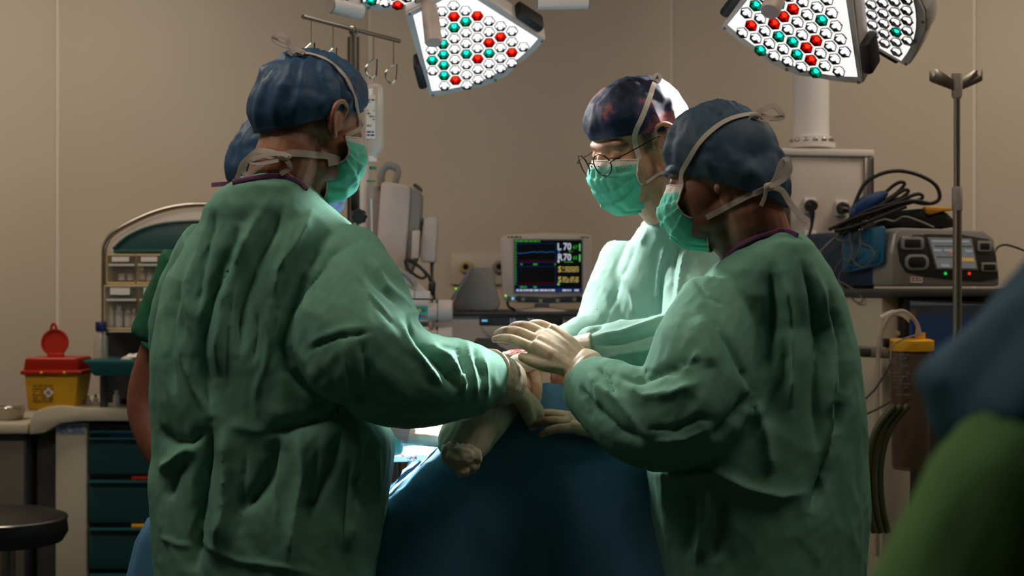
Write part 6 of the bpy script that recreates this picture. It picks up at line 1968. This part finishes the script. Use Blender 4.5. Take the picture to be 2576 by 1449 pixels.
for x in (1172, 1256):
    G().lathe([(S(17, YW), 0), (S(17, YW), .01), (S(12, YW), .018), (S(8, YW), .018), (S(7, YW), .004)], P(x, 672, YW - 0.014), (0, -1, 0), 26).build('outlet_ring', CREAM if x < 1200 else GREYP, wp)
    G().disc(P(x, 672, YW - 0.02), S(8, YW), (0, -1, 0), 18, .004).build('outlet_hole', BLACKP, wp)

# ================================================================== EQUIPMENT, RIGHT
YD = 4.40
pe = thing('ceiling_pendant', 'ceiling pendant column with supply box and power sockets behind the right surgeon', 'pendant', (P(2040, 0, YD).x, YD + 0.12, ZC))
cc = P(2040, 372, YD + 0.14)
rc = S(45, YD + .14)
G().tube([Vector((cc.x, cc.y, cc.z)), Vector((cc.x, cc.y, ZC))], rc, 36).build('column', LAMPP, pe)
G().lathe([(rc * 1.12, 0), (rc * 1.12, S(28, YD)), (rc * 1.0, S(30, YD))], cc, (0, 0, 1), 36).build('collar', LAMPP, pe)
G().lathe([(rc * 1.35, -.002), (rc * 1.35, .014)], cc, (0, 0, 1), 36).build('flange', WHITEP, pe)
for k in range(7):
    a = math.radians(180 + 180 * (k + .5) / 7)
    d = Vector((math.cos(a), math.sin(a), 0))
    G().lathe([(.008, 0), (.008, .006), (.004, .008)], cc + d * rc * 1.12 + Vector((0, 0, S(16, YD))), d, 10).build('bolt', STEEL, pe)
# supply box turned a little: corners in plan
A0 = P(1972, 0, YD - 0.02); A1 = P(2188, 0, YD + 0.03)
ex = (Vector((A1.x - A0.x, A1.y - A0.y, 0))).normalized(); ey = Vector((-ex.y, ex.x, 0))
wB = (Vector((A1.x - A0.x, A1.y - A0.y, 0))).length
ztp = P(0, 392, YD).z; zbt = P(0, 760, YD).z
Rb = Matrix((ex, ey, Vector((0, 0, 1)))).transposed()
bc = Vector((A0.x, A0.y, 0)) + ex * wB / 2 + ey * 0.13
G().box(Vector((bc.x, bc.y, (ztp + zbt) / 2)), (wB, 0.26, ztp - zbt), 0.004, Rb).build('supply_box', WARMP, pe)
G().box(Vector((bc.x, bc.y, ztp + .010)), (wB + .022, 0.285, .022), 0.005, Rb).build('top_cap', WHITEP, pe)
for sx_ in (-1, 1):
    for sy in (-1, 1):
        q = bc + ex * sx_ * (wB / 2 - .006) + ey * sy * .124
        G().box(Vector((q.x, q.y, (ztp + zbt) / 2)), (.026, .03, ztp - zbt - .004), 0.003, Rb).build('corner_rail', STEEL, pe)
        G().box(Vector((q.x, q.y, (ztp + zbt) / 2)) + ex * sx_ * .012, (.006, .034, ztp - zbt - .006), 0.001, Rb).build('rail_groove', BLACKP, pe)
def on_box(px, py, lift=0.0):
    # front face of the box
    n = -ey; o = Vector((0, 0, CAMZ)); d = (P(px, py, 1.0) - o).normalized()
    p0 = Vector((A0.x, A0.y, 0)) + n * lift
    t = (p0 - o).dot(n) / d.dot(n)
    return o + d * t
for (x, y) in ((2037, 518), (2117, 524), (2037, 600)):
    c = on_box(x, y, .004)
    s = G().box(c, (S(34, YD), .012, S(40, YD)), .004, Rb).build('power_socket', WHITEP, pe)
    G().lathe([(S(12, YD), 0), (S(12, YD), .004)], on_box(x, y, .010), -ey, 20).build('socket_well', GREYP, s)
for i, (x, y, pts) in enumerate(((2037, 518, [(2040, 520), (2043, 540), (2042, 565), (2034, 600), (2030, 640)]), (2117, 524, [(2117, 526), (2135, 530), (2150, 545), (2158, 590)]))):
    lab = ('black power plug in the left pendant socket, cord hanging straight down', 'black power plug in the right pendant socket, beside the cable bundle')[i]
    p = thing('power_plug', lab, 'plug', tuple(on_box(x, y, .012)), 'plugs in the pendant')
    G().lathe([(S(15, YD), 0), (S(16, YD), .01), (S(13, YD), .028), (S(8, YD), .034)], on_box(x, y, .012), -ey, 20).build('plug_body', BLACKP, p)
    G().tube([on_box(a, b, .05) for a, b in pts], [S(8, YD), S(7, YD)] + [S(4, YD)] * (len(pts) - 2), 10, smoothn=5).build('cord', BLACKP, p)

# electrosurgical unit on its cart (seen from its front left corner)
O0 = P(2245, 720, 3.90); exu = Vector((0.34, 0.15, 0)).normalized(); eyu = Vector((-exu.y, exu.x, 0)); ezu = Vector((0, 0, 1))
def U(a, b, c):           # along front, into depth, up
    return O0 + exu * a + eyu * b + ezu * c
Ru = Matrix((exu, eyu, ezu)).transposed()
hU = S(148, 3.9); wU = 0.38; dU = 0.42
def up_(px, py, lift=0.0):   # point on its front plane seen at that place
    n = -eyu; o = Vector((0, 0, CAMZ)); d = (P(px, py, 1.0) - o).normalized(); p0 = O0 + n * lift
    return o + d * ((p0 - o).dot(n) / d.dot(n))
def us_(px, py, lift=0.0):   # on its left side plane
    n = -exu; o = Vector((0, 0, CAMZ)); d = (P(px, py, 1.0) - o).normalized(); p0 = O0 + n * lift
    return o + d * ((p0 - o).dot(n) / d.dot(n))
cartr = thing('equipment_cart', 'tall cart with beige sides carrying the electrosurgical unit and a dark touch screen', 'cart', tuple(Vector((U(.19, .2, 0).x, U(.19, .2, 0).y, 0))))
zc0 = O0.z - 0.012
G().box(Vector((U(.19, .2, 0).x, U(.19, .2, 0).y, zc0 - .006)), (.44, .46, .024), .006, Ru).build('shelf', DGREYP, cartr)
G().box(Vector((U(.03, .22, 0).x, U(.03, .22, 0).y, (zc0 + .10) / 2)), (.10, .40, zc0 - .10), .006, Ru).build('side_panel', BEIGEP, cartr)
G().box(Vector((U(.37, .22, 0).x, U(.37, .22, 0).y, (zc0 + .10) / 2)), (.06, .40, zc0 - .10), .006, Ru).build('side_panel', BEIGEP, cartr)
G().box(Vector((U(.21, .24, 0).x, U(.21, .24, 0).y, (zc0 + .10) / 2)), (.28, .36, zc0 - .10), .004, Ru).build('inner_body', DGREYP, cartr)
G().box(Vector((U(.19, .2, 0).x, U(.19, .2, 0).y, .085)), (.46, .48, .05), .01, Ru).build('base', DGREYP, cartr)
for a in (.0, .38):
    for b in (.0, .40):
        q = U(a, b, 0); G().lathe([(.035, -.012), (.035, .012)], (q.x, q.y, .035), exu, 18).build('castor', BLACKP, cartr)
G().prism([up_(2162, 868, .03), up_(2240, 872, .03), up_(2240, 902, .03), up_(2162, 898, .03)], eyu * .02, .003).build('rail', GREYP, cartr)
for (x0, x1) in ((2165, 2192), (2212, 2216)):
    G().prism([up_(x0, 876, .034), up_(x1, 877, .034), up_(x1, 895, .034), up_(x0, 894, .034)], eyu * .004, .001).build('rail_slot', DGREYP, cartr)
# touch screen lower down
ts = G().prism([up_(2276, 748, .02), up_(2500, 760, .02), up_(2500, 900, .02), up_(2276, 890, .02)], eyu * .03, .005).build('touch_screen', BLACKP, cartr)
G().prism([up_(2288, 756, .021), up_(2490, 766, .021), up_(2490, 890, .021), up_(2288, 880, .021)], -eyu * .001).build('screen_face', mat('dim_screen', (34, 40, 46), .3, emit=(40, 48, 56), estr=.25), ts, smooth=False)
for (a, b, c, d, m) in ((2290, 758, 2486, 768, mat('dim_grey_screen', (70, 72, 70), .4, emit=(80, 84, 84), estr=.25)), (2315, 768, 2345, 782, DGREYP), (2310, 792, 2480, 880, mat('dim_blue_screen', (26, 40, 64), .4, emit=(22, 40, 70), estr=.3)), (2290, 780, 2304, 800, mat('dim_amber', (110, 84, 34), .4))):
    G().prism([up_(a, b, .0225), up_(c, b + (c - a) * .05, .0225), up_(c, d + (c - a) * .0, .0225), up_(a, d, .0225)], -eyu * .0008).build('screen_tile', m, ts, smooth=False)
G().lathe([(.007, 0), (.007, .003)], up_(2258, 838, .002), -eyu, 16).build('button', BEIGEP, cartr)

esu = thing('electrosurgical_unit', 'silver and blue electrosurgical unit with touch screen and black sockets', 'medical device', tuple(U(.19, .2, 0)))
SILV = mat('silver_plastic', (150, 146, 140), .35, metal=.3)
DFACE = mat('dark_face', (46, 45, 44), .35)
BLUESIDE = mat('navy_side', (22, 46, 70), .5, var=.08)
prof = [(0.0, 0.0), (0.0, hU * .55), (.012, hU * .92), (.03, hU), (wU - .06, hU * .985), (wU - .02, hU * .85), (wU, hU * .2), (wU, 0)]
G().prism([U(a, 0, c) for a, c in prof], eyu * .09, .008).build('front_housing', SILV, esu)
G().prism([U(a + .004, .09, c * .985) for a, c in prof], eyu * (dU - .09), .004).build('blue_casing', BLUESIDE, esu)
face = [(2258, 612), (2268, 596), (2330, 588), (2420, 590), (2490, 602), (2506, 640), (2512, 700), (2470, 708), (2400, 704), (2320, 694), (2280, 684), (2266, 660)]
fc = G().prism([up_(x, y, .004) for x, y in face], eyu * .01, .002).build('control_face', DFACE, esu)
def port(pts, hole):
    p = G().prism([up_(x, y, .008) for x, y in pts], eyu * .008, .0025).build('socket_frame', SILV, fc)
    G().prism([up_(x, y, .0085) for x, y in hole], eyu * .002, .0006).build('socket_hole', BLACKP, p)
def rr(x0, y0, x1, y1, r, k=5):
    out = []
    for (cx, cy, a0) in ((x1 - r, y0 + r, -90), (x1 - r, y1 - r, 0), (x0 + r, y1 - r, 90), (x0 + r, y0 + r, 180)):
        for i in range(k + 1):
            a = math.radians(a0 + 90 * i / k); out.append((cx + r * math.cos(a), cy + r * math.sin(a)))
    return out
port(rr(2268, 596, 2326, 629, 8), rr(2276, 602, 2317, 623, 5)); port(rr(2278, 640, 2338, 680, 16), rr(2285, 646, 2330, 674, 12))
port(rr(2460, 606, 2497, 634, 5), rr(2466, 612, 2490, 628, 3)); port(rr(2470, 660, 2510, 684, 5), rr(2475, 665, 2505, 680, 3))
lines('face_print', fc, 2295, 590, 2325, 595, 3.86, 1, GREYINK, .9, 41, .7)
tsn = G().prism([up_(2334, 597, .008), up_(2445, 600, .008), up_(2462, 680, .008), up_(2356, 678, .008)], eyu * .006, .002).build('screen_bezel', SILV, fc)
G().prism([up_(2339, 601, .0095), up_(2441, 604, .0095), up_(2457, 675, .0095), up_(2359, 674, .0095)], eyu * .002).build('screen', mat('grey_screen', (120, 122, 122), .3, emit=(128, 130, 130), estr=.28), tsn, smooth=False)
tile = mat('pale_tile', (150, 164, 176), .4, emit=(150, 164, 176), estr=.3); ylw = mat('amber_tile', (190, 150, 70), .4, emit=(190, 150, 70), estr=.4)
for (a, b, c, d, m) in ((2344, 604, 2438, 609, tile), (2349, 626, 2368, 632, tile), (2376, 626, 2396, 632, tile), (2428, 628, 2446, 634, tile), (2368, 664, 2388, 671, tile), (2404, 648, 2450, 657, ylw), (2352, 618, 2446, 620, DGREYP), (2356, 645, 2400, 647, DGREYP)):
    G().prism([up_(a, b, .0105), up_(c, b + 1, .0105), up_(c + 1, d + 1, .0105), up_(a + 1, d, .0105)], eyu * .0008).build('screen_tile', m, tsn, smooth=False)
G().lathe([(.004, 0), (.004, .001)], up_(2392, 635, .0105), -eyu, 12).build('screen_mark', mat('orange_mark', (196, 90, 60), .4, emit=(196, 90, 60), estr=.5), tsn)
G().lathe([(.0045, 0), (.0045, .002)], up_(2378, 688, .005), -eyu, 14).build('green_lamp', glow('esu_green', (40, 200, 90), .9), fc)
G().lathe([(.0045, 0), (.0045, .002)], up_(2438, 688, .005), -eyu, 14).build('red_lamp', glow('esu_red', (240, 60, 30), .9), fc)
pl_ = G().prism([up_(2291, 696, .002), up_(2321, 697, .002), up_(2321, 712, .002), up_(2291, 711, .002)], eyu * .003).build('rating_plate', WARMP, esu, smooth=False)
lines('plate_print', pl_, 2294, 699, 2318, 709, 3.885, 2, INK, .8, 44, .5)
# pouch on its side
po = thing('document_pouch', 'teal blue pouch hanging on the side of the electrosurgical unit', 'pouch', tuple(us_(2180, 684, .01)))
pp = [(2122, 590), (2160, 580), (2222, 568), (2228, 572), (2226, 660), (2218, 668), (2135, 686), (2124, 682)]
G().prism([us_(x, y, .006) for x, y in pp], -exu * .008, .002).build('pouch_back', mat('teal_vinyl', (14, 92, 124), .45), po)
pf = [(2126, 634), (2170, 622), (2214, 630), (2212, 656), (2140, 676), (2126, 674)]
G().prism([us_(x, y, .014) for x, y in pf], -exu * .004, .0012).build('pouch_pocket', MAT['teal_vinyl'], po)

# cables heaped on the unit
ct = U(.15, .18, hU)
YK = 4.02
def coil(pts, r, name, par, m, Y=YK):
    return G().tube([P(x, y, Y + (q[0] if q else 0)) for (x, y, *q) in pts], r, 10, smoothn=7).build(name, m, par)
bun = thing('cable_bundle', 'tangle of thick black cables looped on top of the electrosurgical unit', 'cable', tuple(P(2250, 575, YK)))
coil([(2100, 580, .02), (2150, 540), (2140, 545), (2170, 470), (2210, 440), (2260, 430), (2310, 440), (2350, 462), (2364, 490), (2355, 508), (2320, 512), (2260, 500), (2220, 520), (2150, 560), (2110, 585)], .0055, 'thick_cable', bun, RUBBER)
coil([(2110, 590), (2160, 545), (2210, 500), (2250, 465), (2270, 458), (2274, 466), (2250, 490), (2200, 520), (2130, 580)], .0050, 'thick_cable', bun, RUBBER, YK - .02)
coil([(2120, 592), (2190, 535), (2240, 500), (2275, 478), (2285, 482), (2270, 496), (2230, 520), (2160, 570)], .0050, 'thick_cable', bun, RUBBER, YK - .035)
coil([(2110, 575), (2180, 530), (2250, 510), (2300, 490), (2318, 490), (2318, 500), (2290, 510), (2230, 530), (2140, 585)], .0050, 'thick_cable', bun, RUBBER, YK - .045)
coil([(2085, 578), (2110, 566), (2150, 548), (2200, 532), (2260, 512), (2300, 505), (2340, 512)], .0048, 'thick_cable', bun, RUBBER, YK - .055)
coil([(2100, 582), (2140, 572), (2190, 555), (2240, 535), (2280, 520)], .0052, 'thick_cable', bun, RUBBER, YK - .06)
blk = thing('instrument_case', 'black zipped case with yellow clip lying on the electrosurgical unit', 'case', tuple(P(2330, 572, YK + .05)))
cs_ = [(2200, 572), (2215, 545), (2260, 530), (2320, 524), (2380, 532), (2400, 550), (2404, 572)]
G().prism([P(x, y, YK + .0) for x, y in cs_], (0, .16, 0), .008).build('case_body', RUBBER, blk)
G().prism([P(x, y, YK - .012) for x, y in ((2326, 522), (2330, 518), (2394, 522), (2396, 530), (2370, 532), (2340, 540), (2330, 536))], (0, .03, 0), .003).build('yellow_clip', mat('orange_yellow_plastic', (216, 146, 34), .45), blk)
blu = thing('folded_wrap', 'dark blue wrap folded round the black cable loops', 'wrap', tuple(P(2190, 545, YK)))
G().prism([P(x, y, YK - .03) for x, y in ((2142, 532), (2152, 512), (2180, 490), (2215, 480), (2232, 478), (2240, 488), (2220, 505), (2170, 540), (2148, 548))], (0, .05, 0), .008).build('wrap_fold', mat('navy_vinyl', (14, 56, 110), .4), blu)
G().prism([P(x, y, YK - .02) for x, y in ((2150, 548), (2200, 520), (2240, 505), (2230, 520), (2160, 558))], (0, .05, 0), .005).build('wrap_fold', MAT['navy_vinyl'], blu)
wr_ = thing('wire_tangle', 'thin grey wires hanging in loops over the teal pouch', 'wire', tuple(us_(2170, 700, .04)))
WIRE = mat('grey_wire', (112, 102, 92), .5)
def wire(pts, r=.0021, m=WIRE, lift=.03): return G().tube([us_(x, y, lift + .004 * math.sin(x * .3)) for x, y in pts], r, 8, smoothn=7).build('wire', m, wr_)
wire([(2160, 560), (2156, 585), (2164, 620), (2150, 650), (2128, 655), (2120, 630), (2130, 605), (2150, 600)])
wire([(2180, 555), (2164, 580), (2168, 610), (2190, 622), (2200, 640), (2190, 660), (2170, 672), (2150, 660), (2140, 640)])
wire([(2170, 556), (2152, 570), (2140, 600), (2146, 640), (2130, 670), (2112, 690), (2112, 712), (2130, 735), (2150, 758), (2166, 760), (2168, 748), (2150, 730), (2120, 712), (2098, 700), (2100, 680), (2118, 650)])
wire([(2118, 588), (2100, 596), (2118, 606), (2140, 604)])
wire([(2200, 560), (2225, 552), (2250, 556), (2275, 545), (2310, 555), (2350, 572)], .0026, mat('pale_wire', (136, 130, 120), .4), .06)
wire([(2058, 640), (2090, 608), (2120, 585), (2150, 570)], .0045, GREYP, .02)
G().tube([P(2500, 640, 4.1), P(2510, 622, 4.12), P(2530, 616, 4.15), P(2560, 624, 4.2), P(2600, 640, 4.2)], .0032, 8, smoothn=6).build('power_cord', BLACKP, esu)

# suction canister with yellow lid and tubing
YN = 3.72
sn = thing('suction_canister', 'suction canister with yellow lid and clear tubing on the equipment cart', 'canister', tuple(P(2280, 1180, YN + .06)))
cN = P(2290, 1180, YN + .065); rN = S(54, YN); hN = S(305, YN)
G().lathe([(rN * .8, 0), (rN * .86, .01), (rN, hN), (rN * .97, hN)], cN, (0, 0, 1), 32).build('canister_body', glass('brown_canister', (110, 92, 78), .35, .2), sn)
G().lathe([(rN * .72, .008), (rN * .88, hN * .8)], cN, (0, 0, 1), 28).build('fluid', mat('brown_fluid', (74, 52, 40), .3), sn)
G().lathe([(rN * 1.08, hN - .002), (rN * 1.1, hN + .004), (rN * 1.1, hN + S(24, YN)), (rN * .9, hN + S(28, YN))], cN, (0, 0, 1), 32).build('lid', YELP, sn)
G().lathe([(rN * .35, hN + S(26, YN)), (rN * .35, hN + S(44, YN))], cN + Vector((.02, 0, 0)), (0, 0, 1), 20).build('lid_port', YELP, sn)
G().tube([P(2294, 850, YN + .03), P(2296, 825, YN + .03), P(2294, 802, YN + .03)], [.007, .008, .007], 12, smoothn=3).build('blue_connector', BLUEP, sn)
lines('scale_print', sn, 2245, 890, 2290, 1000, YN + .004, 12, GREYINK, .6, 51)
G().pbox(2226, 852, 2240, 874, YN + .05, .03, .003).build('bracket', BLACKP, sn)
TUBE = glass('clear_tubing', (190, 168, 150), .35, .15)
G().tube([P(x, y, YN + .02) for x, y in ((2208, 1400), (2206, 1250), (2206, 1050), (2208, 920), (2214, 850), (2234, 800), (2262, 783), (2285, 790), (2306, 815), (2314, 845))], .006, 12, smoothn=7).build('suction_tube', TUBE, sn)
G().tube([P(x, y, YN + .06) for x, y in ((2215, 800), (2250, 786), (2285, 800), (2312, 840))], .0075, 12, smoothn=7).build('suction_tube', CLEARB, sn)
G().tube([P(x, y, YN - .02) for x, y in ((2240, 905), (2246, 870), (2275, 852), (2310, 842))], .0022, 8, smoothn=6).build('thin_line', GREYP, sn)
hs_ = thing('hose_coil', 'dark green hoses looped below the suction canister', 'hose', tuple(P(2220, 1250, YN - .05)))
for i, off in enumerate((0, 16, 34)):
    G().tube([P(x + off, y, YN - .06 + .01 * i) for x, y in ((2250, 1020), (2210, 1070), (2188, 1130), (2180, 1200), (2186, 1280), (2200, 1340))], .009, 10, smoothn=6).build('hose', mat('olive_hose_%d' % i, (62, 66, 40), .5), hs_)
for pts in ([(2240, 915), (2220, 950), (2200, 980), (2170, 1010)], [(2240, 1010), (2205, 1030), (2170, 1045)]):
    G().tube([P(x, y, YN - .03) for x, y in pts], .003, 8, smoothn=6).build('thin_cable', DGREYP, hs_)

# drip stand at the right
YV = 3.70
ivr = thing('drip_stand', 'single drip pole with two slotted hook plates in front of the pendant equipment', 'stand', (P(2408, 0, YV).x, YV, 0))
px_ = P(2408, 0, YV).x
G().tube([Vector((px_, YV, .08)), Vector((px_, YV, P(0, 520, YV).z))], .0115, 18).build('lower_tube', STEEL, ivr)
G().tube([Vector((px_ - .001, YV, P(0, 560, YV).z)), Vector((px_ - .001, YV, P(0, 185, YV).z))], .0085, 16).build('upper_tube', STEEL, ivr)
TAPE = mat('clear_tape', (176, 166, 156), .35, var=.1, vscale=60, bump=.3, bscale=80)
G().lathe([(.0125, 0), (.014, .004), (.0135, S(55, YV)), (.012, S(60, YV))], P(2408, 530, YV), (0, 0, 1), 18).build('tape_wrap', TAPE, ivr)
G().lathe([(.010, 0), (.0135, .006), (.0145, S(40, YV)), (.0135, S(62, YV)), (.010, S(64, YV))], P(2407, 248, YV), (0, 0, 1), 18).build('tape_wrap', TAPE, ivr)
for s, pts in ((-1, [(2400, 200), (2400, 228), (2342, 206), (2338, 202), (2338, 176), (2342, 174), (2344, 188), (2349, 190), (2353, 186), (2352, 174), (2360, 174)]),
               (1, [(2416, 200), (2416, 228), (2466, 206), (2472, 202), (2472, 176), (2468, 174), (2468, 188), (2463, 190), (2459, 186), (2460, 176), (2452, 176)])):
    G().prism([P(x, y, YV - .004 + (.02 if s > 0 else -.01)) for x, y in pts], (0, .003, 0), .0006).build('hook_plate', STEEL, ivr)
for k in range(5):
    a = 2 * math.pi * k / 5 + .5
    G().tube([Vector((px_, YV, .10)), Vector((px_ + .13 * math.cos(a), YV + .13 * math.sin(a), .06))], [.018, .012], 10).build('leg', STEEL, ivr)
    G().lathe([(.03, -.01), (.03, .01)], (px_ + .13 * math.cos(a), YV + .13 * math.sin(a), .03), (-math.sin(a), math.cos(a), 0), 16).build('castor', BLACKP, ivr)
